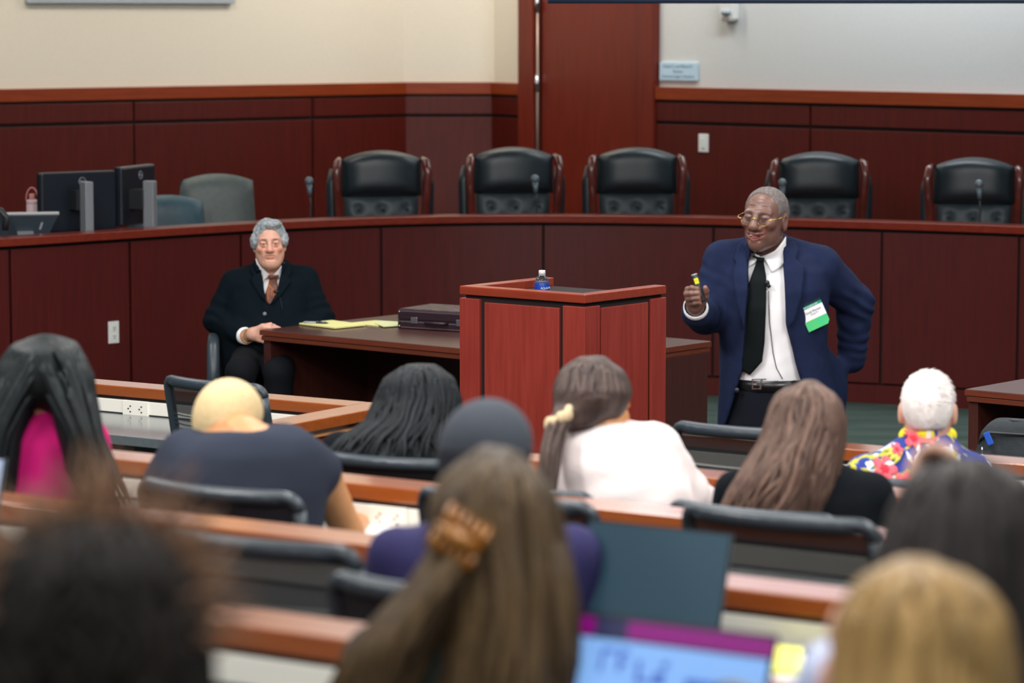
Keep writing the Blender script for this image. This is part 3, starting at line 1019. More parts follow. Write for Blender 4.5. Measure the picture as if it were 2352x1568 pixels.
tb, tp = counsel_table('counsel_table', 'dark walnut counsel table between the seated man and the lectern', 597, 757)
counsel_table('counsel_table', 'dark walnut counsel table cut by the frame edge, behind the black bag', 2217, 893)

PADY = mat('yellow_legal_paper', rgb(238, 234, 158), 0.8)
PADG = mat('green_yellow_paper', rgb(226, 232, 176), 0.8)
PADB = mat('brown_card_back', rgb(150, 110, 60), 0.8)
def flat_quad(pts, z0, z1, name, m, parent, o):
    poly = []
    for px, py in pts:
        q = PZ(px, py, z1)
        poly.append((q.x - o.x, q.y - o.y))
    return obj(name, MB().slab(poly, z0 - o.z, z1 - o.z), m, parent)
zt = 0.74
o = PZ(765, 745, zt)
t = thing('legal_pad', 'yellow legal pad with a pen on it, on the table near the seated man', 'notepad', o)
flat_quad([(688, 743), (769, 753), (842, 746), (763, 736)], zt, zt + 0.004, 'card_back', PADB, t, o)
flat_quad([(687, 741.5), (769, 751.5), (840, 744.5), (763, 734.5)], zt + 0.004, zt + 0.011, 'paper_block', PADY, t, o)
o = PZ(872, 742, zt)
t = thing('legal_pad', 'folded pale green legal sheets lying against the briefcase', 'notepad', o)
flat_quad([(800, 741), (866, 747), (912, 747), (912, 738), (862, 735)], zt, zt + 0.004, 'sheet', PADY, t, o)
flat_quad([(862, 742), (880, 749), (914, 747), (914, 738), (865, 736)], zt + 0.005, zt + 0.009, 'folded_sheet', PADG, t, o)
a, b = PZ(697, 739.5, zt + 0.016), PZ(754, 741.5, zt + 0.016)
t = thing('ballpoint_pen', 'silver and grey pen lying on the yellow legal pad', 'pen', a)
d = b - a
obj('barrel', MB().tube([Vector((0, 0, 0)), d * 0.06, d * 0.52], [0.003, 0.0055, 0.0055], 10), SILVER, t, True)
obj('grip', MB().tube([d * 0.52, d * 0.9, d], [0.0055, 0.005, 0.002], 10), CHARC, t, True)
obj('clip', MB().tube([d * 0.6 + Vector((0, 0, 0.006)), d * 0.9 + Vector((0, 0, 0.007))], 0.002, 6), CHROME, t, True)

# briefcase: leather box case
CASE = mat('oxblood_leather', rgb(48, 30, 40), 0.4, noise=40, col2=rgb(38, 24, 32), bump=(160, 0.15, 0.002))
CASET = mat('worn_case_lid', rgb(112, 96, 92), 0.55, noise=26, col2=rgb(54, 38, 40), bump=(60, 0.4, 0.003))
p = PZ(913, 754, zt)
t = thing('briefcase', 'hard sided oxblood leather briefcase lying flat on the table', 'briefcase', p, R(-31))
BL, BW, BH = 0.46, 0.30, 0.098
obj('lower_shell', MB().box((0, 0, 0), (BL, BW, BH * 0.42)), CASE, t, bevel=0.006)
obj('upper_shell', MB().box((0, 0, BH * 0.46), (BL, BW, BH - 0.002)), CASE, t, bevel=0.006)
obj('seam_band', MB().box((0.003, 0.003, BH * 0.42), (BL - 0.003, BW - 0.003, BH * 0.46)), BLACKP, t)
obj('lid_panel', MB().box((0.012, 0.012, BH - 0.004), (BL - 0.012, BW - 0.012, BH + 0.002)), CASET, t, bevel=0.003)
for x in (0.012, BL - 0.012):
    for z in (0.014, BH - 0.014):
        obj('rivet', MB().ball((x, -0.001, z), 0.0045, 8, 6), CHROME, t, True)
for x in (0.10, BL - 0.10):
    obj('latch', MB().box((x - 0.018, -0.005, BH * 0.3), (x + 0.018, 0.0, BH * 0.62)), CHROME, t, bevel=0.002)
obj('carry_handle', MB().tube([(BL / 2 - 0.06, 0, BH * 0.4), (BL / 2 - 0.05, -0.028, BH * 0.4), (BL / 2 + 0.05, -0.028, BH * 0.4), (BL / 2 + 0.06, 0, BH * 0.4)], 0.008, 8), CASE, t, True)
ST = mat('pale_stitching', rgb(126, 104, 108), 0.7)
obj('stitching', MB().box((0.02, -0.0012, BH * 0.36), (BL - 0.02, 0, BH * 0.38)).box((0.02, -0.0012, BH - 0.012), (BL - 0.02, 0, BH - 0.010)).box((0.02, -0.0012, 0.008), (BL - 0.02, 0, 0.010)), ST, t)

# lectern
LZ = 1.15
pa, pb = PZ(1055, 656, LZ), PZ(1343, 677, LZ)
d = (pb - pa)
LW = d.length
la = math.atan2(d.y, d.x)
LD = 0.56
t = thing('lectern', 'cherry wood lectern with a raised rim, standing before the table', 'lectern', (pa.x, pa.y, 0), la)
LEC, LECA = t, pa
rt = 0.062
RIMH = 0.036
rim = obj('rim', MB().box((0, 0, LZ - RIMH), (LW, rt, LZ)), W_LECTH, t, bevel=0.004)
obj('rim', MB().box((0, rt, LZ - RIMH), (rt, LD, LZ)), W_LECTH, t, bevel=0.004)
obj('rim', MB().box((LW - rt, rt, LZ - RIMH), (LW, LD, LZ)), W_LECTH, t, bevel=0.004)
obj('reveal', MB().box((0.02, 0.02, LZ - RIMH - 0.014), (LW - 0.02, LD - 0.01, LZ - RIMH)), BLACKGAP, t)
obj('reading_surface', MB().box((rt, rt, LZ - 0.115), (LW - rt, LD - 0.01, LZ - 0.095)), W_LECTH, t)
obj('inner_wall', MB().box((rt - 0.012, rt - 0.012, LZ - 0.12), (LW - rt + 0.012, rt, LZ - RIMH + 0.001)).box((rt - 0.012, rt, LZ - 0.12), (rt, LD, LZ - RIMH + 0.001)).box((LW - rt, rt, LZ - 0.12), (LW - rt + 0.012, LD, LZ - RIMH + 0.001)), W_LECTH, t)
zc = LZ - RIMH - 0.014
zb = 0.09
g = 0.011
# front face: stile, panel, stile with recessed joints
f1, f2 = 0.118, LW - 0.125
obj('carcass', MB().box((0.016, 0.016, 0.0), (LW - 0.016, LD - 0.02, LZ - 0.12)).box((0.016, 0.016, LZ - 0.12), (LW - 0.016, 0.03, zc)).box((0.012, 0.03, LZ - 0.12), (0.02, LD, zc)).box((LW - 0.02, 0.03, LZ - 0.12), (LW - 0.012, LD, zc)), BLACKGAP, t)
obj('stile', MB().box((0.0, 0.0, zb), (f1 - g, 0.03, zc)), W_LECT, t, bevel=0.003)
obj('panel', MB().box((f1 + g, 0.006, zb), (f2 - g, 0.03, zc - 0.012)), W_LECT, t, bevel=0.003)
obj('stile', MB().box((f2 + g, 0.0, zb), (LW, 0.03, zc)), W_LECT, t, bevel=0.003)
for x0, x1 in ((-0.0, 0.016), (LW - 0.016, LW)):
    s1, s2 = 0.115, LD - 0.11
    obj('stile', MB().box((x0, 0.0305, zb), (x1, s1 - g, zc)), W_LECT, t, bevel=0.003)
    xx0, xx1 = (x0 + 0.006, x1) if x0 <= 0 else (x0, x1 - 0.006)
    obj('panel', MB().box((xx0, s1 + g * 0.4, zb), (xx1, s2 - g * 0.6, zc - 0.012)), W_LECT, t, bevel=0.003)
    obj('stile', MB().box((x0, s2 + g * 0.6, zb), (x1, LD, zc)), W_LECT, t, bevel=0.003)
obj('plinth', MB().box((-0.004, -0.004, 0), (LW + 0.004, LD, zb)), W_LECT, t, bevel=0.003)

# water bottle inside the lectern rim
PET = mat('clear_bottle_plastic', (0.93, 0.97, 1.0, 1), 0.05, trans=1.0)
LBL = mat('blue_bottle_label', rgb(24, 74, 176), 0.35, noise=22, col2=rgb(20, 56, 150))
LBLW = mat('white_label_print', rgb(236, 240, 248), 0.5)
zs = LZ - 0.095
bpos = PY(1245, 640, 12.78)
t = thing('water_bottle', 'clear water bottle with a white cap and blue label on the lectern', 'bottle', (bpos.x, bpos.y, zs))
ztop = PY(1245, 620.5, 12.78).z - zs
k = ztop / 0.205
obj('shell', MB().lathe([(0.028, 0), (0.0315, 0.006), (0.0315, 0.05 * k), (0.030, 0.055 * k), (0.0315, 0.06 * k), (0.0315, 0.135 * k), (0.029, 0.15 * k), (0.022, 0.166 * k), (0.0135, 0.176 * k), (0.0125, 0.186 * k)], n=28), PET, t, True)
obj('label', MB().lathe([(0.0319, 0.065 * k), (0.0322, 0.066 * k), (0.0322, 0.134 * k), (0.0319, 0.135 * k)], n=28), LBL, t, True)
obj('cap', MB().lathe([(0.0138, ztop - 0.0155), (0.0142, ztop - 0.014), (0.0142, ztop - 0.002), (0.0128, ztop)], n=24), WHITE_P, t, True)
obj('neck_ring', MB().lathe([(0.0135, ztop - 0.021), (0.0152, ztop - 0.0195), (0.0135, ztop - 0.018)], n=24), WHITE_P, t, True)
word = 'AQUAFINA'
for i, ch in enumerate(word):
    a = R(-94 + i * 15)
    M = Matrix.Rotation(a, 4, 'Z') @ Matrix.Translation((0.0326, 0, 0.104 * k)) @ Matrix.Rotation(R(90), 4, 'Z') @ Matrix.Rotation(R(90), 4, 'X')
    text('lettering', ch, 0.0125, LBLW, t, M)

# ------------------------------------------------------------------ rows of desks
RA = R(-33)
RD = Vector((math.cos(RA), math.sin(RA), 0))       # along a row
RF = Vector((-math.sin(RA), math.cos(RA), 0))      # from the seats towards the bench
ROWS = {1: (PZ(1176, 964, 0.88), 0.0), 2: (PZ(1176, 1053, 0.98), 0.1), 3: (PZ(1176, 1147, 1.08), 0.2), 4: (PZ(1176, 1291, 1.18), 0.3), 5: (PZ(1176, 1521, 1.28), 0.4)}
TIER = {1: 0.0, 2: 0.1, 3: 0.2, 4: 0.3, 5: 0.4, 6: 0.5}
def row_s(r, px):
    """distance along row r (near edge of its rail) at an image column"""
    o, t = ROWS[r]
    lo, hi = -6.0, 6.0
    for _ in range(60):
        m = (lo + hi) / 2
        p = o + RD * m
        col = CX + F * p.x / (p.y * math.cos(TH) - (p.z - H) * math.sin(TH))
        lo, hi = (m, hi) if col < px else (lo, m)
    return (lo + hi) / 2
# stepped platforms
for r in (2, 3, 4, 5, 6):
    if r < 6:
        o, tz = ROWS[r]
        c = o + RF * 0.20
    else:
        c = ROWS[5][0] - RF * 1.15
    M = Matrix.Translation((c.x, c.y, 0)) @ Matrix.Rotation(RA, 4, 'Z')
    struct('trim_%d' % r, MB().box((-5.5, -9.5 + 1.45 * r - 1.0, TIER[r] - 0.1 if r > 2 else 0.0), (5.5, 0, TIER[r]), M), CARPET)

def desk_row(r, s0, s1, label, outlets=(), ret=None):
    o, tier = ROWS[r]
    c = o + RD * s0
    L = s1 - s0
    t = thing('classroom_desk', label, 'desk', (c.x, c.y, tier), RA, 'rows of fixed classroom desks')
    zr = 0.88
    obj('rail', MB().box((0, 0, zr - 0.04), (L, 0.13, zr)), W_ROW, t, bevel=0.004)
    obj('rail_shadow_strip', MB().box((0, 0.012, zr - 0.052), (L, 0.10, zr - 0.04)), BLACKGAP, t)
    rc = obj('raceway', MB().box((0, 0.004, zr - 0.102), (L, 0.06, zr - 0.052)), IVORY, t, bevel=0.003)
    for px in outlets:
        x = row_s(r, px) - s0
        ou = obj('outlet_plate', MB().box((x - 0.062, -0.001, zr - 0.108), (x + 0.062, 0.01, zr - 0.051)), IVORY, rc, bevel=0.002)
        for dx in (-0.027, 0.027):
            sl = MB()
            sl.box((x + dx - 0.009, -0.003, zr - 0.084), (x + dx - 0.003, -0.0005, zr - 0.080))
            sl.box((x + dx + 0.001, -0.003, zr - 0.074), (x + dx + 0.007, -0.0005, zr - 0.070))
            sl.box((x + dx + 0.001, -0.003, zr - 0.095), (x + dx + 0.007, -0.0005, zr - 0.091))
            obj('outlet_slots', sl, SLOT, rc)['kind'] = 'stuff'
    obj('desktop', MB().box((0, -0.46, zr - 0.14), (L, 0.06, zr - 0.105)), DARKLAM, t, bevel=0.003)
    obj('front_panel', MB().box((0, 0.06, 0.0), (L, 0.10, zr - 0.05)), W_ROWV, t)
    obj('inner_panel', MB().box((0, 0.03, 0.08), (L, 0.06, zr - 0.14)), UNDER, t)
    n = max(2, int(L / 1.4) + 1)
    for i in range(n):
        x = 0.02 + (L - 0.06) * i / (n - 1)
        obj('leg_panel', MB().box((x - 0.015, -0.38, 0), (x + 0.015, 0.03, zr - 0.14)), UNDER, t)
    if ret:
        x, side = (L, 1) if ret > 0 else (0, -1)
        lo, hi = (x, x + 0.13) if side > 0 else (x - 0.13, x)
        obj('return_rail', MB().box((lo, -0.52, zr - 0.04), (hi, 0.13, zr)), W_ROW, t, bevel=0.004)
        obj('return_panel', MB().box((lo + 0.04, -0.50, 0), (hi - 0.04, 0.10, zr - 0.06)), W_ROWV, t)
        obj('return_ledge', MB().box((lo + 0.015, -0.50, zr - 0.066), (hi - 0.015, 0.10, zr - 0.058)), mat('pale_wood_edge', rgb(196, 140, 84), 0.4), t)
        obj('return_base_panel', MB().box((lo + 0.025, -0.5, 0), (hi - 0.025, 0.10, zr - 0.11)), W_ROWV, t, bevel=0.003)
    return t
s_l = row_s(1, 798)
desk_row(1, -3.6, s_l, 'front desk with a returned rail end and a white outlet strip, before the seated man', (310,), ret=1)
desk_row(1, row_s(1, 1545), 3.0, 'front desk behind which the speaker stands, with the floral shirt man at it', (1945,), ret=-1)
desk_row(2, -0.55, 3.0, 'second desk in front of the pale pink sweater and the black top', (1640,))
desk_row(3, -3.2, 2.6, 'long third desk where the blond cropped head and the magenta back sit', (890,))
desk_row(4, -2.6, 2.4, 'long fourth desk carrying the teal laptop and yellow notepad', (860,))
desk_row(5, -2.0, 2.2, 'nearest desk with a wide ivory raceway and the blue screened laptop', ())

# ------------------------------------------------------------------ mesh-backed task chairs
MESHM = mat('black_chair_mesh', rgb(34, 42, 48), 0.6, alpha=0.72)
MESHM2 = mat('dark_chair_mesh', rgb(22, 28, 34), 0.6, alpha=0.93)
FRAMEM = mat('charcoal_chair_frame', rgb(44, 54, 62), 0.38)
SEATF = mat('black_seat_fabric', rgb(24, 28, 32), 0.9, bump=(400, 0.3, 0.002))
def task_chair():
    t = thing('task_chair', '', 'chair', group='black mesh task chairs at the desks')
    w2, z0, z1 = 0.225, 0.50, 1.02
    def bk(x, z):                                   # gently wrapped, leaning back (towards -y)
        return (x, -0.24 - 0.10 * (z - z0) / (z1 - z0) + 0.05 * (1 - (x / w2) ** 2) * -1 + 0.05, z)
    loop = []
    r = 0.032
    for cx, cz, a0 in ((w2 - r, z1 - r, 0), (-w2 + r, z1 - r, 90), (-w2 + r, z0 + r, 180), (w2 - r, z0 + r, 270)):
        for k in range(6):
            a = R(a0 + 18 * k)
            loop.append((cx + r * math.cos(a), cz + r * math.sin(a)))
    dense = []
    for i in range(len(loop)):
        a, b = loop[i], loop[(i + 1) % len(loop)]
        n = 8 if math.hypot(a[0] - b[0], a[1] - b[1]) > 0.1 else 1
        dense += [(a[0] + (b[0] - a[0]) * k / n, a[1] + (b[1] - a[1]) * k / n) for k in range(n)]
    dense.append(dense[0])
    obj('back_frame', MB().tube([bk(x, z) for x, z in dense], 0.017, 8), FRAMEM, t, True)
    obj('top_rail', MB().tube([bk(x, z1 - 0.004) for x in np.linspace(-w2 + 0.025, w2 - 0.025, 12)], [0.015] + [0.019] * 10 + [0.015], 10), FRAMEM, t, True)
    def sheet(za, zb, off=0.0):
        mb = MB()
        nx, nz = 12, 6
        vs = [bk(-w2 + 0.01 + (2 * w2 - 0.02) * i / nx, za + (zb - za) * j / nz) for j in range(nz + 1) for i in range(nx + 1)]
        vs = [(x, y + off, z) for x, y, z in vs]
        fs = [(j * (nx + 1) + i, j * (nx + 1) + i + 1, (j + 1) * (nx + 1) + i + 1, (j + 1) * (nx + 1) + i) for j in range(nz) for i in range(nx)]
        return mb.add(vs, fs)
    obj('upper_mesh', sheet(z1 - 0.115, z1 - 0.01), MESHM2, t)
    obj('mesh_back', sheet(z0 + 0.01, z1 - 0.115), MESHM, t)
    rb = MB()
    for k in range(22):
        z = z0 + 0.05 + k * 0.0165
        rb.tube([bk(x, z) for x in np.linspace(-w2 + 0.015, w2 - 0.015, 7)], 0.0022, 4)
    o = obj('mesh_ribs', rb, FRAMEM, t)
    o['kind'] = 'stuff'
    obj('lumbar_bar', MB().tube([bk(x, 0.68) for x in np.linspace(-w2 + 0.01, w2 - 0.01, 9)], [0.013] * 9, 8, 0.6), FRAMEM, t, True)
    obj('spine', MB().tube([(0, -0.30, 0.70), (0, -0.31, 0.52), (0, -0.24, 0.40), (0, -0.02, 0.385)], [0.018, 0.024, 0.026, 0.03], 8), BLACKP, t, True)
    obj('seat', MB().cushion(0.48, 0.46, 0.0, 0.07, 0.01, M=Matrix.Translation((0, 0.23, 0.44)) @ Matrix.Rotation(R(90), 4, 'X')), SEATF, t, True)
    for s in (-1, 1):
        ar = obj('armrest', MB().tube([(s * 0.235, -0.02, 0.40), (s * 0.27, -0.02, 0.48), (s * 0.27, -0.02, 0.655)], 0.016, 8), BLACKP, t, True)
        obj('arm_pad', MB().box((s * 0.27 - 0.04, -0.13, 0.655), (s * 0.27 + 0.04, 0.12, 0.685)), FRAMEM, ar, bevel=0.01)
    obj('gas_lift', MB().tube([(0, 0, 0.09), (0, 0, 0.40)], 0.026, 10), CHROME, t, True)
    for k in range(5):
        a = R(90 + 72 * k)
        lg = obj('leg', MB().tube([(0, 0, 0.11), (0.29 * math.cos(a), 0.29 * math.sin(a), 0.07)], [0.028, 0.018], 8), BLACKP, t, True)
        obj('caster', MB().ball((0.29 * math.cos(a), 0.29 * math.sin(a), 0.028), 0.028, 10, 6), BLACKP, lg, True)
    return t
tc = task_chair()
first = [True]
def place_chair(px, py, row, yaw, label, ztop=1.03, dy=0.0):
    tier = TIER[row]
    q = PZ(px, py, tier + ztop)
    # the empty stands under the seat; the back top is 0.33 m behind it
    a = R(yaw)
    f = Vector((-math.sin(a), math.cos(a), 0))
    c = Vector((q.x, q.y, 0)) + f * 0.33
    loc = (c.x, c.y, tier)
    if first[0]:
        first[0] = False
        tc.location, tc.rotation_euler, tc['label'] = loc, (0, 0, a), label
        o = tc
    else:
        o = dup(tc, loc, a, label)
    o.scale = (1, 1, ztop / 1.035)
    return o
place_chair(474, 873, 1, -38, 'empty mesh chair at the front desk, just beyond the blond cropped head')
place_chair(890, 1049, 2, -24, 'mesh chair holding the person with black braids', 0.98)
place_chair(478, 1116, 3, -33, 'mesh chair behind the grey T-shirt with the bare arm', 1.0)
place_chair(556, 1232, 4, -33, 'empty mesh chair with a see-through back, nearest the wide ivory raceway', 1.02)
place_chair(1140, 1137, 3, -33, 'mesh chair mostly hidden by the brown hair with an amber clip', 1.02)
place_chair(1166, 1117, 2, -33, 'mesh chair behind the pale pink sweater', 0.99)
place_chair(1690, 979, 1, -30, 'empty mesh chair before the speaker, beside the long brown hair', 1.02)
place_chair(1768, 1177, 3, -33, 'empty mesh chair between the black top and the teal laptop', 1.02)
place_chair(982, 1344, 4, -33, 'mesh chair behind the person in the grey knit cap', 1.02)

# ------------------------------------------------------------------ laptops, papers and the bag
LAPT = mat('teal_grey_laptop_screen', rgb(52, 82, 98), 0.35)
LAPG = mat('grey_laptop_body', rgb(92, 102, 110), 0.4, 0.3)
LAPB = mat('black_laptop_rim', rgb(24, 28, 36), 0.4)
KEYS = mat('dark_keyboard', rgb(30, 34, 40), 0.6)
def laptop(label, px, py, z_desk, sw, sh, Y, tilt, yaw, scr):
    q = PY(px, py, Y)                     # middle of the screen's top edge
    h = q.z - z_desk
    t = thing('laptop', label, 'laptop', (q.x, q.y, z_desk), R(yaw))
    ta = R(tilt)
    yb = -math.sin(ta) * sh               # hinge lies nearer than the screen top
    Ms = Matrix.Translation((0, yb, h - math.cos(ta) * sh)) @ Matrix.Rotation(-ta, 4, 'X')
    sc = obj('lid', MB().box((-sw / 2, 0, 0), (sw / 2, 0.007, sh), Ms), LAPG, t, bevel=0.002)
    obj('bezel', MB().box((-sw / 2, -0.0015, 0), (sw / 2, 0.0, sh), Ms), LAPB, sc)
    scr(t, Ms, sw, sh)
    hz = max(h - math.cos(ta) * sh, 0.016)
    obj('base', MB().box((-sw / 2, yb - 0.22, max(hz - 0.016, 0.0)), (sw / 2, yb, hz)), LAPG, t, bevel=0.003)
    kb = MB()
    for j in range(5):
        for i in range(12):
            x = -sw / 2 + 0.02 + (sw - 0.04) * i / 12
            y = yb - 0.03 - 0.019 * j
            kb.box((x, y - 0.015, hz), (x + (sw - 0.04) / 12 - 0.003, y, hz + 0.002))
    k = obj('keyboard', kb, KEYS, t)
    k['kind'] = 'stuff'
    if hz > 0.02:
        obj('riser_stand', MB().box((-sw / 2 + 0.03, yb - 0.2, 0), (-sw / 2 + 0.05, yb - 0.01, hz - 0.016)).box((sw / 2 - 0.05, yb - 0.2, 0), (sw / 2 - 0.03, yb - 0.01, hz - 0.016)), LAPB, t)
    return t
def scr_teal(t, M, w, h):
    obj('display', MB().box((-w / 2 + 0.003, -0.0025, 0.02), (w / 2 - 0.003, -0.0015, h - 0.004), M), LAPT, t)
    obj('lower_bezel', MB().box((-w / 2 + 0.003, -0.003, 0.001), (w / 2 - 0.003, -0.0015, 0.018), M), LAPG, t)
BLUES = mat('lit_blue_display', rgb(120, 164, 222), 0.3, emit=0.40)
PURP = mat('lit_purple_bar', rgb(128, 6, 116), 0.3, emit=0.2)
NAVYS = mat('lit_navy_print', rgb(62, 94, 180), 0.4, emit=0.3)
NAVYB = mat('navy_bar', rgb(34, 36, 84), 0.4)
def scr_blue(t, M, w, h):
    e = -0.0025
    sc = obj('display', MB().box((-w / 2 + 0.002, e, 0.01), (w / 2 - 0.006, -0.0015, h - 0.036), M), BLUES, t)
    obj('title_bar', MB().box((-w / 2 + 0.085, e, h - 0.032), (w / 2 - 0.002, -0.0015, h - 0.006), M), PURP, t)
    obj('title_bar', MB().box((-w / 2 + 0.002, e, h - 0.032), (-w / 2 + 0.03, -0.0015, h - 0.006), M), PURP, t)
    obj('title_bar', MB().box((-w / 2 + 0.03, e, h - 0.032), (-w / 2 + 0.085, -0.0015, h - 0.006), M), NAVYB, t)
    pr = MB()
    for x0, z0, x1, z1 in ((-0.115, 0.082, -0.108, 0.118), (-0.108, 0.112, -0.09, 0.119), (-0.085, 0.086, -0.078, 0.12), (-0.078, 0.112, -0.066, 0.119), (-0.078, 0.096, -0.068, 0.102), (-0.052, 0.074, -0.044, 0.108), (-0.044, 0.074, -0.026, 0.081), (-0.022, 0.074, -0.004, 0.094), (-0.012, 0.1, 0.0, 0.11), (0.03, 0.068, 0.125, 0.09)):
        pr.box((x0, e - 0.0006, z0 + 0.048), (x1, e, z1 + 0.048), M)
    obj('printed_marks', pr, NAVYS, sc)
laptop('laptop with a dark teal display in front of the empty mesh chair', 1516, 1208, ROWS[4][0].z - 0.105, 0.305, 0.20, 5.55, 16, -33, scr_teal)
laptop('laptop showing a pale blue page under a purple bar', 1556, 1431, ROWS[5][0].z - 0.105, 0.325, 0.215, 4.30, 20, -33, scr_blue)
PALEL = mat('pale_blue_grey_display', rgb(172, 188, 214), 0.4, emit=0.15)
def scr_pale(t, M, w, h):
    obj('display', MB().box((-w / 2 + 0.003, -0.0025, 0.004), (w / 2 - 0.003, -0.0015, h - 0.004), M), PALEL, t)
laptop('pale screened laptop cut off by the frame, before the magenta back', -120, 1038, ROWS[4][0].z - 0.105, 0.33, 0.23, 6.45, 14, -33, scr_pale)
PAPER = mat('white_paper', rgb(246, 246, 250), 0.8)
z3 = ROWS[3][0].z - 0.105
o = PZ(885, 1215, z3)
t = thing('paper_sheet', 'white sheet of paper under the bare forearm', 'paper', o)
flat_quad([(834, 1197), (880, 1200), (934, 1222), (918, 1236), (838, 1224)], z3, z3 + 0.003, 'sheet', PAPER, t, o)
z4 = ROWS[4][0].z - 0.105
o = PZ(1800, 1510, z4)
t = thing('legal_pad', 'bright yellow notepad with a white sheet under it, beside the blue screened laptop', 'notepad', o)
flat_quad([(1745, 1560), (1838, 1566), (1850, 1500), (1760, 1490)], z4, z4 + 0.004, 'under_sheet', PAPER, t, o)
flat_quad([(1752, 1535), (1838, 1540), (1846, 1486), (1764, 1476)], z4 + 0.004, z4 + 0.014, 'paper_block', mat('bright_yellow_paper', rgb(240, 240, 120), 0.8), t, o)

# black bag on the chair beside the far table
BAGM = mat('black_nylon', rgb(36, 44, 50), 0.75, noise=14, col2=rgb(25, 32, 38), bump=(30, 0.5, 0.01))
Yb = 11.45
pc = PY(2368, 1000, Yb)
t = thing('nylon_bag', 'soft black nylon bag with a blue zip tag, near the table edge', 'bag', (pc.x, Yb, 0), R(-20))
zt_ = PY(2368, 962, Yb).z
bg = Soft()
bg.loft([(0.0, 0, 0, 0.19, 0.12), (0.04, 0, 0, 0.205, 0.13), (zt_ - 0.12, 0, 0, 0.20, 0.125), (zt_ - 0.05, 0, 0.0, 0.19, 0.11), (zt_ - 0.015, 0, 0.0, 0.165, 0.085), (zt_, 0, 0, 0.14, 0.06)], n=5)
bo = soft('body', bg, BAGM, t, (0, 0, 0), 0.014, smooth=2, disp=lambda P: 0.006 * wob(P, 14, 3))
bo.parent = t
obj('front_pocket', MB().cushion(0.33, 0.36, 0.0, 0.04, 0.02, M=Matrix.Translation((0.0, -0.125, 0.16))), BAGM, t, True)
zz = zt_ - 0.045
zp = obj('zipper', MB().tube([(-0.186, -0.05, zz - 0.10), (-0.178, -0.088, zz - 0.03), (-0.14, -0.112, zz), (0.14, -0.112, zz), (0.178, -0.088, zz - 0.03)], 0.006, 6), BLACKP, t, True)
obj('zip_tag', MB().box((-0.012, -0.006, -0.05), (0.012, 0.0, 0.0), Matrix.Translation((-0.145, -0.136, zz + 0.005)) @ Matrix.Rotation(R(-24), 4, 'Y')), mat('blue_ribbon', rgb(40, 92, 200), 0.5), t, bevel=0.002)
ch = MB()
cp = [(-0.158, -0.14, zz - 0.05), (-0.157, -0.142, zz - 0.075), (-0.152, -0.142, zz - 0.1), (-0.165, -0.142, zz - 0.125), (-0.15, -0.142, zz - 0.14), (-0.135, -0.142, zz - 0.145), (-0.115, -0.142, zz - 0.155), (-0.10, -0.142, zz - 0.175), (-0.088, -0.142, zz - 0.2)]
for i in range(len(cp) - 1):
    a, b = Vector(cp[i]), Vector(cp[i + 1])
    ch.tube([a, a.lerp(b, 0.5), b], [0.0025, 0.006, 0.0025], 6)
obj('key_chain', ch, CHROME, t, True)
obj('top_handle', MB().tube([(-0.08, -0.02, zt_ - 0.012), (-0.06, -0.05, zt_ - 0.004), (0.06, -0.05, zt_ - 0.004), (0.08, -0.02, zt_ - 0.012)], 0.009, 8), BLACKP, t, True)
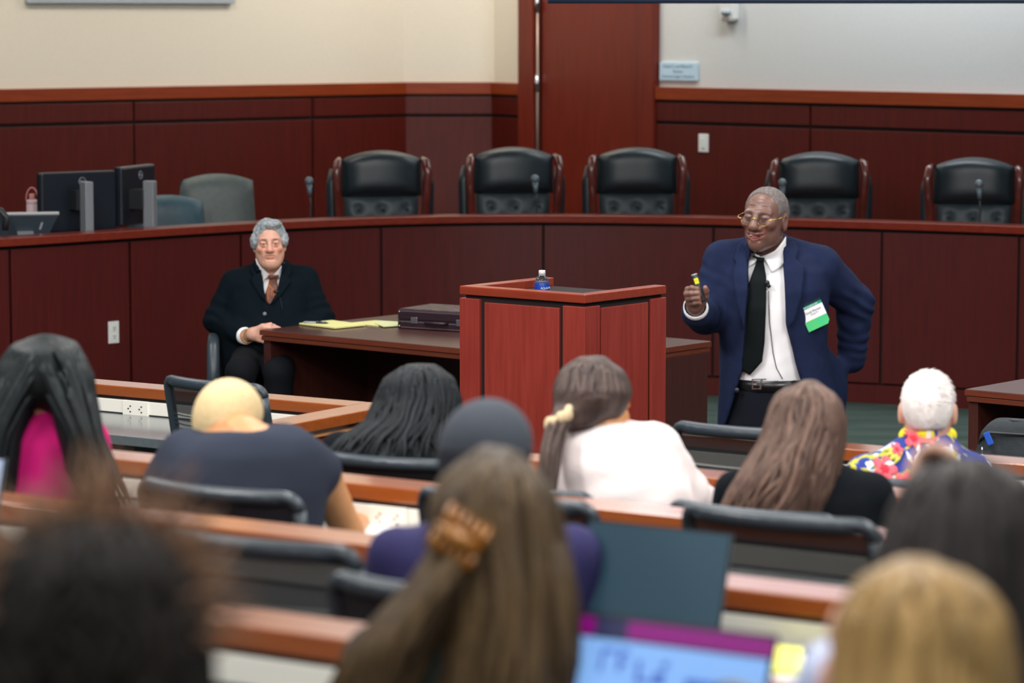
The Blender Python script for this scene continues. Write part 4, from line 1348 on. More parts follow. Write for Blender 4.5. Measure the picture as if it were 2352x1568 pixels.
# ------------------------------------------------------------------ people
def skin(name, col, rough=0.5):
    return mat(name, col, rough, noise=60, col2=tuple(c * 0.9 for c in col[:3]) + (1,), attr=True, sss=0.12)
class Head:
    """a head in its own frame: x to the viewer's right, -y out of the face, z up; chin at -0.112, crown at 0.113"""
    def __init__(s, c, yaw=0.0, pitch=0.0, roll=0.0, k=1.0):
        s.c, s.k = np.array(c, dtype=float), k
        m = Matrix.Rotation(R(yaw), 3, 'Z') @ Matrix.Rotation(R(roll), 3, 'Y') @ Matrix.Rotation(R(pitch), 3, 'X')
        s.R = np.array(m)
    def p(s, x, y, z):
        return s.c + s.R @ (np.array([x, y, z]) * s.k)
    def ell(s, sd, c, r, k=0.02, sub=False):
        sd.ell(s.p(*c), np.array(r) * s.k, k * s.k, s.R, sub)
    def cap(s, sd, a, b, ra, rb=None, k=0.01, sub=False):
        sd.cap(s.p(*a), s.p(*b), ra * s.k, None if rb is None else rb * s.k, k * s.k, sub)
    def loc(s, P):
        return (P - s.c) @ s.R / s.k
    def build(s, sd, face=True, ears=True, jaw=0.0, nose=0.0, smile=0.0, wrinkles=False, lids=0.0, chin=0.0, lip=1.0):
        E = lambda *a, **k: s.ell(sd, *a, **k)
        C = lambda *a, **k: s.cap(sd, *a, **k)
        E((0, 0.014, 0.036), (0.073, 0.092, 0.077), k=0.02)
        E((0, 0.04, 0.0), (0.064, 0.062, 0.07), k=0.03)
        E((0, -0.020, -0.032), (0.060 + jaw * 0.4, 0.066, 0.078), k=0.03)
        E((0, -0.052, -0.086 - chin), (0.030 + jaw * 0.5, 0.030, 0.026), k=0.03)
        for q in (-1, 1):
            E((q * (0.044 + jaw), -0.008, -0.062), (0.018, 0.034, 0.03), k=0.035)
        if ears:
            for q in (-1, 1):
                E((q * 0.0745, 0.012, -0.006), (0.0085, 0.017, 0.029), k=0.008)
                E((q * 0.0755, 0.010, -0.030), (0.006, 0.009, 0.010), k=0.008)
                E((q * 0.082, 0.003, -0.001), (0.006, 0.009, 0.015), k=0.005, sub=True)
        if not face:
            return
        for q in (-1, 1):
            E((q * 0.043, -0.060, -0.022 + smile * 0.007), (0.022, 0.020 + smile * 0.009, 0.020 + smile * 0.002), k=0.016)
            C((q * 0.012, -0.083, 0.022), (q * 0.045, -0.070, 0.021), 0.0085, 0.0075, k=0.016)
        E((0, -0.068, -0.058), (0.034, 0.022, 0.026), k=0.02)
        for q in (-1, 1):
            E((q * 0.031, -0.097, 0.002), (0.020, 0.017, 0.013), k=0.014, sub=True)
        C((0, -0.083, 0.016), (0, -0.107, -0.028), 0.0075 + nose * 0.4, 0.0125 + nose * 0.6, k=0.012)
        E((0, -0.105, -0.031), (0.0125 + nose, 0.012, 0.010), k=0.008)
        for q in (-1, 1):
            E((q * (0.0125 + nose), -0.092, -0.034), (0.009 + nose * 0.5, 0.012, 0.009), k=0.007)
            E((q * (0.007 + nose * 0.6), -0.102, -0.044), (0.004, 0.006, 0.004), k=0.004, sub=True)
            # lids around the eyeball
            E((q * 0.031, -0.0735, 0.0100 - lids), (0.0165, 0.0145, 0.0090), k=0.004)
            E((q * 0.031, -0.0735, -0.0085 + lids * 0.8), (0.0165, 0.0130, 0.0075), k=0.004)
            C((q * 0.018, -0.0785, -0.013), (q * 0.042, -0.072, -0.014), 0.0035, k=0.006)
            # fold from nostril to mouth corner
            C((q * (0.019 + nose), -0.098, -0.028), (q * (0.034 + smile * 0.010), -0.084, -0.052 + smile * 0.006), 0.0028 + smile * 0.0016, k=0.007, sub=True)
            if smile:
                C((q * 0.052, -0.080, 0.004), (q * 0.060, -0.066, -0.004), 0.0012, k=0.004, sub=True)
        up = smile * 0.012
        wd = 0.023 + smile * 0.010
        arc = lambda x: up * (x / wd) ** 2
        dep = lambda x, y0: y0 + 0.016 * (x / 0.03) ** 2
        xs = np.linspace(-wd, wd, 7)
        zu, zl = -0.0535 - smile * 0.001, -0.0655 - smile * 0.010
        for x0, x1 in zip(xs[:-1], xs[1:]):
            f0, f1 = 1 - 0.5 * (abs(x0) / wd) ** 2, 1 - 0.5 * (abs(x1) / wd) ** 2
            e0, e1 = (abs(x0) / wd) ** 2, (abs(x1) / wd) ** 2
            mz = (zu + zl) / 2
            C((x0, dep(x0, -0.0905), zu + (mz - zu) * e0 * 0.7 + arc(x0)), (x1, dep(x1, -0.0905), zu + (mz - zu) * e1 * 0.7 + arc(x1)), 0.0048 * f0 * lip, 0.0048 * f1 * lip, k=0.005)
            C((x0, dep(x0, -0.0895), zl + (mz - zl) * e0 * 0.8 + arc(x0)), (x1, dep(x1, -0.0895), zl + (mz - zl) * e1 * 0.8 + arc(x1)), 0.0056 * f0 * lip, 0.0056 * f1 * lip, k=0.005)
        for x0, x1 in zip(xs[:-1], xs[1:]):
            r = lambda x: 0.0014 + smile * 0.0046 * (1 - (abs(x) / wd) ** 2)
            C((x0, dep(x0, -0.094), mz + arc(x0)), (x1, dep(x1, -0.094), mz + arc(x1)), r(x0), r(x1), k=0.002, sub=True)
            if smile:
                C((x0 * 0.8, dep(x0, -0.084), mz + arc(x0)), (x1 * 0.8, dep(x1, -0.084), mz + arc(x1)), r(x0) * 1.2, r(x1) * 1.2, k=0.002, sub=True)
        C((-0.018, -0.085, -0.078), (0.018, -0.085, -0.078), 0.004, k=0.01, sub=True)
        if wrinkles:
            for z in (0.046, 0.056, 0.066):
                zz = lambda x: z + 0.0025 * math.sin(x * 110 + z * 300)
                pts = [(x, 0.0135 - 0.092 * math.sqrt(1 - (x / 0.073) ** 2 - ((zz(x) - 0.036) / 0.077) ** 2), zz(x)) for x in np.linspace(-0.036, 0.036, 9)]
                for a, b in zip(pts[:-1], pts[1:]):
                    C(a, b, 0.0016, k=0.003, sub=True)
    def paint(s, lips=(0.9, 0.6, 0.55), brow=(0.5, 0.45, 0.4), cheek=(1, 0.85, 0.8), smile=0.0, lid=(0.85, 0.7, 0.65)):
        def f(P):
            L = s.loc(P)
            t = np.ones((len(P), 3))
            def mix(msk, c):
                m = np.clip(msk, 0, 1)[:, None]
                t[:] = t * (1 - m) + t * np.array(c) * m
            g = lambda x, z, sx, sz: np.exp(-((L[:, 0] - x) / sx) ** 2 - ((L[:, 2] - z) / sz) ** 2) * (L[:, 1] < -0.03)
            near = (np.abs(L[:, 2]) < 0.14)
            for q in (-1, 1):
                mix(1.3 * g(q * 0.030, 0.023, 0.018, 0.0045) * near, brow)
                mix(0.9 * g(q * 0.045, -0.028, 0.022, 0.02) * near, cheek)
                mix(0.8 * g(q * 0.031, 0.0, 0.018, 0.010) * near, lid)
            mix(0.7 * g(0, -0.030, 0.016, 0.012) * near, cheek)
            arc = np.abs(L[:, 0]) ** 2 * (14 * smile)
            mix(1.4 * np.exp(-((L[:, 0]) / (0.026 + smile * 0.008)) ** 4 - ((L[:, 2] - arc + 0.060 + smile * 0.006) / (0.0085 + smile * 0.007)) ** 4) * (L[:, 1] < -0.07) * near, lips)
            return t
        return f
    def eyes(s, parent, org, iris=(70, 48, 34), white=(226, 220, 214)):
        for q in (-1, 1):
            c = s.p(q * 0.031, -0.0735, 0.0005) - np.array(org)
            e = obj('eye', MB().ball(c, 0.0125 * s.k, 14, 10), mat('eyeball_%d' % white[0], rgb(*white), 0.2), parent, True)
            d = s.R @ np.array([0, -1, 0])
            ci = c + d * 0.0075 * s.k
            obj('iris', MB().ball(ci, 0.0062 * s.k, 12, 8), mat('iris_%d' % iris[0], rgb(*iris), 0.15), e, True)

class Person:
    n = 0
    def __init__(s, label, Y, px, tier, group=None):
        s.Y = Y
        s.m = (Y * math.cos(TH) + 0.08) / F
        x = PY(px, 800, Y).x
        s.org = np.array([x, Y, tier])
        s.root = thing('person', label, 'person', tuple(s.org), group=group)
    def q(s, px, py, dy=0.0):
        return np.array(PY(px, py, s.Y + dy))
    def poly(s, pts, dy=-0.1):
        r = []
        for px, py in pts:
            p = s.q(px, py, dy)
            r.append((p[0], p[2]))
        return r
    def loft(s, rows, k=0.02, n=2.0):
        """rows: (py, cx px, half width px, depth radius m, dy)"""
        st = []
        for py, cx, rx, ry, dy in rows:
            p = s.q(cx, py, dy)
            st.append((p[2], p[0], p[1], rx * s.m, ry))
        return st
    def soft(s, name, sd, m, h=0.008, **k):
        return soft(name, sd, m, s.root, s.org, h, **k)
    def mb(s, name, mb, m, smooth=True, bevel=0, parent=None):
        mb.v = [tuple(np.array(v) - s.org) for v in mb.v]
        return obj(name, mb, m, parent or s.root, smooth, bevel)

SKIN_D = skin('dark_brown_skin', rgb(116, 84, 74), 0.40)
SKIN_P = skin('pale_pink_skin', rgb(226, 172, 150), 0.5)
SKIN_L = skin('light_skin', rgb(228, 180, 156), 0.5)
SKIN_B = skin('brown_skin', rgb(160, 104, 74), 0.5)
SKIN_T = skin('tan_skin', rgb(198, 140, 92), 0.5)
NAVY = mat('navy_suit_wool', rgb(28, 37, 66), 0.9, noise=30, col2=rgb(24, 32, 57), bump=(420, 0.25, 0.001), spec=0.12)
BLKS = mat('black_suit_wool', rgb(10, 21, 29), 0.9, noise=30, col2=rgb(8, 18, 25), bump=(420, 0.25, 0.001), spec=0.1)
NAVT = mat('dark_navy_trousers', rgb(14, 17, 27), 0.9, bump=(420, 0.25, 0.001), spec=0.2)
BLKT = mat('black_trousers', rgb(13, 16, 22), 0.9, bump=(420, 0.25, 0.001), spec=0.2)
SHIRT = mat('white_shirt_cotton', rgb(240, 240, 242), 0.8, bump=(30, 0.25, 0.006))
SHOE = mat('black_shoe_leather', rgb(18, 18, 20), 0.3)
BTN = mat('grey_button', rgb(120, 126, 132), 0.3)

def folds(P, amp, sc, seed, stretch=(1, 1, 0.35)):
    return amp * wob(P * np.array(stretch), sc, seed)

# ---------------------------------------------------------------- the standing speaker
A = Person('standing grey-haired man in a navy suit smiling and holding a remote', 10.67, 1782, 0.0)
q = A.q
hd = Head(q(1757, 502, -0.06), yaw=-27, pitch=-3, roll=3, k=0.97)
neck0, neck1 = q(1775, 545, 0.0), q(1778, 600, 0.03)
# skin: head, neck, trunk, arms, hands, legs - one surface
b = Soft()
hd.build(b, nose=0.0045, jaw=-0.009, smile=1.0, wrinkles=True, lids=0.0046, chin=0.006)
hd.ell(b, (0, -0.064, -0.092), (0.022, 0.022, 0.020), k=0.02)
b.cap(hd.p(0, 0.025, -0.06), q(1776, 590, 0.02), 0.050, 0.060, k=0.02)
tr = [(592, 1776, 42, 0.055, 0.02), (620, 1775, 92, 0.095, 0.02), (700, 1770, 90, 0.105, 0.0), (800, 1768, 86, 0.105, 0.0), (880, 1772, 90, 0.11, 0.0), (940, 1775, 92, 0.11, 0.0)]
b.loft(A.loft(tr), k=0.03)
sh_r, el_r, wr_r = q(1662, 612, 0.0), q(1618, 728, -0.04), q(1597, 704, -0.29)
sh_l, el_l, wr_l = q(1888, 622, 0.03), q(1972, 700, 0.12), q(1950, 835, 0.14)
b.cap(q(1776, 605, 0.02), sh_r, 0.055, 0.045, k=0.03).cap(sh_r, el_r, 0.045, 0.038, k=0.02).cap(el_r, wr_r, 0.038, 0.027, k=0.02)
b.cap(q(1776, 605, 0.02), sh_l, 0.055, 0.045, k=0.03).cap(sh_l, el_l, 0.045, 0.038, k=0.02).cap(el_l, wr_l, 0.038, 0.027, k=0.02)
hipz = q(1775, 930)[2]
for sx, kx in ((-1, 1722), (1, 1820)):
    h0, k0, a0 = q(kx, 940, 0.0), q(kx - 6 * sx * -1, 1190, -0.02), q(kx, 1470, 0.02)
    b.cap(h0, k0, 0.078, 0.052, k=0.03).cap(k0, a0, 0.052, 0.036, k=0.02)
    f0 = np.array([a0[0], a0[1] - 0.02, 0.045])
    b.cap(a0, f0, 0.036, 0.035, k=0.02).cap(f0, f0 + np.array([sx * 0.02, -0.15, -0.01]), 0.035, 0.03, k=0.02)
# hand closed round the remote
hx = -0.32
palm = q(1594, 690, hx + 0.012)
b.cap(wr_r, q(1597, 700, hx + 0.02), 0.027, 0.027, k=0.02)
b.ell(q(1592, 683, hx + 0.012), (0.026, 0.022, 0.034), k=0.015)
b.ell(q(1606, 690, hx + 0.012), (0.018, 0.02, 0.026), k=0.015)
for pts, r in (([(1580, 667, 0.005), (1579, 664, -0.022), (1590, 661, -0.040), (1601, 663, -0.040), (1603.5, 668, -0.036)], 0.0085),
               ([(1578, 677, 0.004), (1576, 675, -0.024), (1588, 674, -0.044), (1602, 673, -0.043), (1605.5, 677, -0.038)], 0.0087),
               ([(1580, 688, 0.004), (1579, 687, -0.022), (1590, 685.5, -0.041), (1603, 684, -0.041), (1606, 688, -0.036)], 0.0082),
               ([(1586, 697, 0.004), (1586, 697, -0.018), (1594, 696, -0.034), (1605, 694, -0.034), (1608.5, 697, -0.030)], 0.0070)):
    b.chain([q(x, y, hx + d) for x, y, d in pts], [r, r * 1.05, r, r * 0.95, r * 0.85], k=0.004, k0=0.01)
b.chain([q(1614, 694, hx + 0.006), q(1621, 680, hx - 0.012), q(1622, 668, hx - 0.024), q(1620, 661, hx - 0.034)], [0.013, 0.0105, 0.0098, 0.0088], k=0.006, k0=0.012)
hp = hd.paint(lips=(1.15, 0.72, 0.72), brow=(0.55, 0.52, 0.52), cheek=(1.12, 0.92, 0.85), smile=1.0, lid=(0.55, 0.52, 0.54))
def paintA(P):
    t = hp(P)
    w_ = np.array(q(1595, 685, hx))
    L = P - w_
    # fingertips are paler
    for x, y, d in ((1604, 668, -0.04), (1606, 677, -0.042), (1607, 688, -0.04), (1609, 697, -0.034), (1620, 663, -0.036)):
        d2 = ((P - q(x, y, hx + d)) ** 2).sum(1)
        m = np.exp(-d2 / 0.00010)[:, None]
        t = t * (1 - m) + t * np.array([1.9, 1.7, 1.6]) * m
    return t
lo, hi = hd.c - 0.13, hd.c + 0.13
hlo, hhi = q(1560, 720, hx - 0.1), q(1640, 640, hx + 0.1)
A.soft('body', b, SKIN_D, 0.013, fine=[(lo, hi, 0.0026), (hlo, hhi, 0.0024)], paint=paintA)
hd.eyes(A.root, A.org, (28, 20, 18), (128, 108, 102))
# teeth and tongue in the open smile
obj('teeth', MB().ball(hd.p(0, -0.080, -0.0585) - A.org, (0.021, 0.008, 0.0045), 14, 8), mat('teeth', rgb(182, 172, 162), 0.35), A.root, True)
obj('tongue', MB().ball(hd.p(0, -0.081, -0.0665) - A.org, (0.015, 0.008, 0.0045), 14, 8), mat('tongue', rgb(150, 78, 80), 0.45), A.root, True)
GREYH = mat('cropped_grey_hair', rgb(132, 124, 122), 0.8, noise=160, col2=rgb(84, 76, 74), bump=(500, 0.7, 0.003), spec=0.2)
hr = Soft()
hd.ell(hr, (0, 0.014, 0.036), (0.0755, 0.0955, 0.0795), k=0.001)
hd.ell(hr, (0, 0.042, 0.0), (0.0665, 0.0655, 0.073), k=0.02)
hd.ell(hr, (0, -0.075, 0.010), (0.080, 0.075, 0.086), k=0.004, sub=True)
hd.ell(hr, (0, 0.02, -0.175), (0.14, 0.2, 0.13), k=0.004, sub=True)
for s_ in (-1, 1):
    hd.ell(hr, (s_ * 0.085, 0.0, -0.01), (0.03, 0.035, 0.042), k=0.004, sub=True)
A.soft('hair', hr, GREYH, 0.0035, smooth=1, disp=lambda P: 0.0007 * wob(P, 300, 5))

# white shirt
b = Soft()
tr2 = [(578, 1777, 47, 0.067, 0.015), (590, 1776, 60, 0.078, 0.02), (612, 1776, 96, 0.105, 0.02), (640, 1773, 104, 0.122, 0.01), (700, 1770, 103, 0.130, 0.0), (760, 1768, 101, 0.131, 0.0), (820, 1768, 98, 0.129, 0.0), (862, 1770, 96, 0.126, 0.0), (885, 1771, 97, 0.122, 0.0)]
b.loft(A.loft(tr2), k=0.02, n=2.2)
shirt = b
A.soft('shirt', b, SHIRT, 0.010, smooth=2, disp=lambda P: folds(P, 0.0022, 30, 2, (0.8, 0.5, 1.3)) * np.clip((q(0, 640)[2] - P[:, 2]) / 0.15, 0.15, 1))
# cuff
cu = MB()
c0, c1 = Vector(q(1601, 716, -0.20)), Vector(q(1597, 703, -0.292))
cu.tube([c0, c0.lerp(c1, 0.5), c1], [0.046, 0.044, 0.041], 20)
cu.f = cu.f[:-1]
cf_ = A.mb('shirt_cuff', cu, SHIRT)
sm = cf_.modifiers.new('thickness', 'SOLIDIFY'); sm.thickness = 0.003
# trousers
b = Soft()
b.loft(A.loft([(862, 1772, 97, 0.128, 0.0), (900, 1776, 104, 0.135, 0.0), (960, 1778, 110, 0.14, 0.005), (1010, 1778, 108, 0.135, 0.005), (1040, 1778, 100, 0.12, 0.0)]), k=0.03, n=2.3)
for sx, kx in ((-1, 1722), (1, 1822)):
    b.cap(q(kx, 985, 0), q(kx - 4, 1200, -0.02), 0.098, 0.076, k=0.03).cap(q(kx - 4, 1200, -0.02), q(kx, 1490, 0.02), 0.076, 0.064, k=0.03)
A.soft('trousers', b, NAVT, 0.014, smooth=2, disp=lambda P: folds(P, 0.003, 22, 8, (1, 1, 0.5)))
trous = b
for sx, kx in ((-1, 1722), (1, 1822)):
    f0 = q(kx, 1490, 0.0)
    s_ = Soft()
    s_.ell((f0[0] + sx * 0.01, f0[1] - 0.09, 0.04), (0.048, 0.145, 0.042), k=0.01)
    s_.ell((f0[0], f0[1] + 0.02, 0.05), (0.042, 0.055, 0.055), k=0.02)
    P_, F_ = nets(s_, 0.012, (), 1)
    P_[:, 2] = np.maximum(P_[:, 2], 0.002)
    raw('shoe', P_, F_, SHOE, A.root, A.org)
# belt with buckle
bl_ = MB()
zb0 = q(1772, 877)[2]
st = np.array(sorted(A.loft(tr2)))
vs = []
cx, cy = q(1772, 877, 0.0)[:2]
n_ = 48
ring = [(math.cos(2 * math.pi * i / n_), math.sin(2 * math.pi * i / n_)) for i in range(n_)]
tilt = lambda x: -0.10 * (x - cx) * -1
BR = []
for r_, z_ in ((1.0, -0.019), (1.0, 0.019), (0.93, 0.019), (0.93, -0.019)):
    BR.append([(cx + a * (101 * A.m + 0.004) * r_, cy + b_ * 0.139 * r_, zb0 + z_) for a, b_ in ring])
vv = [p for L in BR for p in L]
ff = []
for k in range(4):
    for i in range(n_):
        j = (i + 1) % n_
        a, c = k * n_, ((k + 1) % 4) * n_
        ff.append((a + i, a + j, c + j, c + i)[::-1])
A.mb('belt', MB().add(vv, ff), mat('black_belt_leather', rgb(20, 20, 22), 0.3))
bk = q(1743, 880, -0.146)
Mb = Matrix.Translation(bk) @ Matrix.Rotation(R(12), 4, 'Z')
A.mb('belt_buckle', MB().box((-0.026, -0.004, 0.012), (0.026, 0.0, 0.016), Mb).box((-0.026, -0.004, -0.02), (-0.022, 0.0, 0.016), Mb).box((0.004, -0.004, -0.020), (0.010, 0.0, 0.014), Mb @ Matrix.Rotation(R(10), 4, 'Y')).box((-0.026, -0.003, -0.02), (0.008, 0.0, -0.017), Mb), CHROME, False)

# jacket
j = Soft()
jt = [(556, 1770, 44, 0.07, 0.045), (566, 1770, 66, 0.09, 0.04), (590, 1772, 104, 0.115, 0.03), (620, 1774, 124, 0.138, 0.015), (660, 1774, 128, 0.150, 0.0), (720, 1776, 126, 0.155, 0.0), (800, 1776, 124, 0.156, 0.0), (870, 1782, 130, 0.158, 0.0), (930, 1787, 138, 0.160, 0.0), (1000, 1790, 142, 0.162, 0.0), (1030, 1790, 143, 0.160, 0.0)]
j.loft(A.loft(jt), k=0.02, n=2.4)
j.cap(q(1745, 575, 0.03), q(1660, 592, 0.01), 0.050, 0.062, k=0.03)
j.cap(q(1800, 575, 0.03), q(1885, 608, 0.03), 0.055, 0.066, k=0.03)
j.cap(q(1660, 604, 0.01), q(1622, 722, -0.03), 0.068, 0.066, k=0.025)
j.cap(q(1620, 722, -0.03), q(1602, 717, -0.225), 0.067, 0.056, k=0.02)
j.cap(q(1890, 620, 0.04), q(1962, 694, 0.12), 0.072, 0.068, k=0.025)
j.cap(q(1964, 694, 0.12), q(1956, 825, 0.14), 0.068, 0.050, k=0.02)
# skirt pulled back by the hand on the hip
j.cap(q(1895, 830, 0.05), q(1915, 895, 0.09), 0.035, 0.04, k=0.05)
j.cap(q(1915, 850, 0.09), q(1912, 985, 0.10), 0.040, 0.05, k=0.04)
opening = [(1727, 586), (1722, 610), (1719, 660), (1713, 760), (1707, 850), (1692, 900), (1669, 985), (1655, 1060), (1900, 1060), (1872, 960), (1845, 884), (1826, 832), (1805, 744), (1801, 630), (1800, 586)]
jbase = list(j.p)
j.chain([q(1724, 596, -0.085), q(1718, 566, -0.05), q(1717, 550, 0.0), q(1740, 540, 0.07), q(1775, 537, 0.085), q(1798, 543, 0.06), q(1806, 556, 0.0), q(1806, 578, -0.07), q(1804, 605, -0.10)], [0.012] * 9, k=0.012)
j.prism(A.poly(opening, -0.13), A.Y - 0.5, A.Y + 0.02, k=0.012)
def jdisp(P):
    d = folds(P, 0.0018, 26, 4, (1, 1, 0.8))
    # creases ringing the bent arm on the hip and the raised forearm
    for c, r, a, fq, ax in ((q(1958, 700, 0.11), 0.10, 0.006, 150, (0.5, 0, 0.85)), (q(1965, 780, 0.13), 0.07, 0.005, 170, (0.1, 0, 1)), (q(1640, 650, 0.0), 0.08, 0.004, 120, (0.4, 0, 0.9)), (q(1612, 728, -0.08), 0.08, 0.004, 130, (0.2, 1, 0.3)), (q(1905, 610, 0.03), 0.05, 0.0025, 160, (0.9, 0, 0.4))):
        L = P - c
        d += a * np.exp(-(L ** 2).sum(1) / (r * r)) * np.sin(L @ np.array(ax) * fq + 2 * wob(P, 20, 9))
    return d
A.soft('jacket', j, NAVY, 0.009, fine=[(q(1560, 760, -0.3), q(1660, 560, 0.1), 0.007)], smooth=2, disp=jdisp)
full = Soft()
full.p = jbase
# lapels, collar, pockets
for pts in ([(1712, 566), (1722, 580), (1721, 604), (1719, 662), (1712, 755), (1700, 712), (1688, 640), (1697, 612), (1688, 600), (1698, 574)],
            [(1804, 574), (1828, 566), (1838, 584), (1828, 603), (1847, 620), (1838, 680), (1822, 735), (1808, 752), (1803, 690), (1801, 620)]):
    patch('lapel', A.poly(pts, -0.14), full, NAVY, A.root, A.org, off=0.009, th=0.007, y0=A.Y - 0.35, y1=A.Y + 0.1)
for px, py in ((1687, 886),):
    c = q(px, py, 0)
    y = full.front(np.array([c[0]]), np.array([c[2]]), A.Y - 0.35, A.Y)[0]
    A.mb('jacket_button', MB().ball((c[0], y - 0.003, c[2]), (0.009, 0.004, 0.009), 12, 6), mat('dark_button', rgb(30, 34, 48), 0.3))
# shirt collar and tie
sk = Soft()
sk.p = list(shirt.p)
sk.cap(hd.p(0, 0.025, -0.06), q(1776, 590, 0.02), 0.054, 0.066, k=0.02)
for pts in ([(1729, 566), (1724, 590), (1722, 617), (1738, 606), (1750, 589), (1738, 580)], [(1801, 546), (1778, 574), (1753, 588), (1762, 606), (1772, 627), (1788, 618), (1801, 608)]):
    patch('shirt_collar', A.poly(pts, -0.08), sk, SHIRT, A.root, A.org, off=0.007, th=0.004, y0=A.Y - 0.3, y1=A.Y + 0.06)
TIEM = mat('black_green_tie_silk', rgb(11, 18, 20), 0.7, noise=120, col2=rgb(8, 14, 16), spec=0.12)
patch('tie', A.poly([(1745, 606), (1757, 606), (1761, 640), (1760, 690), (1756, 785), (1751, 828), (1727, 859), (1703, 845), (1699, 822), (1708, 740), (1722, 660), (1738, 622)], -0.12), shirt, TIEM, A.root, A.org, off=0.015, th=0.006, y0=A.Y - 0.3, y1=A.Y + 0.06)
kn = patch('tie_knot', A.poly([(1743, 590), (1759, 590), (1761, 597), (1757, 611), (1745, 611), (1740, 597)], -0.1), sk, TIEM, A.root, A.org, off=0.018, th=0.010, y0=A.Y - 0.3, y1=A.Y + 0.06)
BLKP = mat('black_mic', rgb(16, 20, 22), 0.5)
c = q(1757, 648, 0)
y = shirt.front(np.array([c[0]]), np.array([c[2]]), A.Y - 0.3, A.Y)[0]
mc = A.mb('lapel_microphone', MB().tube([(c[0] - 0.006, y - 0.022, c[2] + 0.008), (c[0] + 0.006, y - 0.026, c[2] - 0.006)], [0.009, 0.006], 10).ball((c[0] - 0.004, y - 0.024, c[2] + 0.01), 0.0095, 10, 8), BLKP)
wz = [(1758, 660), (1759, 700), (1760, 730), (1764, 765), (1768, 800), (1776, 835), (1790, 860)]
wp = []
for px, py in wz:
    c = q(px, py, 0)
    y = shirt.front(np.array([c[0]]), np.array([c[2]]), A.Y - 0.3, A.Y)[0]
    wp.append((c[0], y - 0.012 if py < 690 else y - 0.005, c[2]))
A.mb('microphone_wire', MB().tube(wp, 0.0014, 6), BLKP)

# name badge
def badge_frame(px, py):
    c = q(px, py, 0)
    y = full.front(np.array([c[0]]), np.array([c[2]]), A.Y - 0.35, A.Y)[0]
    return Vector((c[0], y - 0.012, c[2]))
bc = badge_frame(1862, 715)
ex = Vector((math.cos(R(24.6)), 0.10, math.sin(R(24.6)))).normalized()
ez = Vector((-math.sin(R(24.6)), -0.05, math.cos(R(24.6)))).normalized()
MBD = frame_m(bc - Vector(A.org), ex, ez)
u_ = A.m
bw = 55 * u_ / 2
GRN = mat('badge_green', rgb(0, 146, 112), 0.5)
GRN2 = mat('badge_bright_green', rgb(62, 204, 140), 0.5, noise=40, col2=rgb(96, 200, 96))
WHT = mat('badge_white', rgb(242, 242, 246), 0.5)
DKB = mat('dark_badge_holder', rgb(30, 40, 56), 0.3)
def bbox_(x0, y0, x1, y1, z0, z1):
    return MB().box((x0, y0, z0), (x1, y1, z1), MBD)
bd = obj('name_badge', bbox_(-bw - 0.001, -0.040, bw + 0.001, 0.050, -0.003, 0.0), DKB, A.root)
obj('badge_header', bbox_(-bw, 0.031, bw, 0.0415, 0.0, 0.001), GRN, bd)
obj('badge_card', bbox_(-bw, -0.0105, bw, 0.031, 0.0, 0.001), WHT, bd)
obj('badge_ribbon', MB().add([MBD @ Vector(v) for v in ((-bw, -0.046, 0.0012), (bw - 0.010, -0.046, 0.0012), (bw, -0.034, 0.0012), (bw, -0.0105, 0.0012), (-bw, -0.0105, 0.0012))], [(0, 1, 2, 3, 4)]), GRN2, bd)
text('badge_lettering', 'THE FLORIDA BAR', 0.0078, WHT, bd, MBD @ Matrix.Translation((0, 0.0358, 0.0012)), sx=0.85)
INKB = mat('black_badge_ink', rgb(50, 50, 60), 0.6)
text('badge_lettering', 'Chuck Morton', 0.0118, INKB, bd, MBD @ Matrix.Translation((0, 0.0165, 0.0012)), sx=0.86)
text('badge_lettering', 'Circuit 17', 0.0082, INKB, bd, MBD @ Matrix.Translation((0.002, 0.0065, 0.0012)), sx=0.82)

# rimless spectacles with gold fittings
LENS = mat('spectacle_lens', (0.02, 0.02, 0.02, 1), 0.05, alpha=0.10)
gl = MB()
def gp(x, y, z):
    return hd.p(x, y, z)
lens_ = None
glz = -0.006
for s_ in (-1, 1):
    pts = [gp(s_ * 0.033 + 0.0195 * math.cos(a), -0.103 + 0.010 * abs(s_ * 0.033 + 0.0195 * math.cos(a)) / 0.05, glz - 0.002 + 0.0155 * math.sin(a)) for a in np.linspace(0, 2 * math.pi, 25)[:-1]]
    lm = MB().add(pts + [tuple(np.array(p) + hd.R @ np.array([0, 0.0015, 0])) for p in pts], [tuple(range(23, -1, -1)), tuple(range(24, 48))] + [(i, (i + 1) % 24, 24 + (i + 1) % 24, 24 + i) for i in range(24)])
    low = [p for p, a in zip(pts, np.linspace(0, 2 * math.pi, 25)[:-1]) if math.pi * 0.98 <= a <= 2 * math.pi * 1.0]
    gl.tube(low, 0.0006, 6)
    if s_ < 0:
        lens_l = lm
    else:
        lens_r = lm
gl.tube([gp(-0.014, -0.104, glz + 0.004), gp(-0.006, -0.109, glz + 0.008), gp(0.006, -0.109, glz + 0.008), gp(0.014, -0.104, glz + 0.004)], 0.0014, 8)
gl.tube([gp(0.052, -0.096, glz + 0.004), gp(0.066, -0.088, glz + 0.008), gp(0.078, -0.06, glz + 0.013), gp(0.081, 0.0, glz + 0.020), gp(0.080, 0.02, glz + 0.012)], [0.0017, 0.0015, 0.0009, 0.0008, 0.0008], 8)
gl.tube([gp(-0.052, -0.096, glz + 0.004), gp(-0.068, -0.088, glz + 0.006), gp(-0.078, -0.06, glz + 0.013), gp(-0.081, 0.0, glz + 0.022), gp(-0.080, 0.02, glz + 0.012)], [0.0017, 0.0017, 0.0013, 0.0009, 0.0008], 8)
gls = A.mb('spectacles', gl, GOLD)
for lm in (lens_l, lens_r):
    A.mb('lens', lm, LENS, parent=gls)

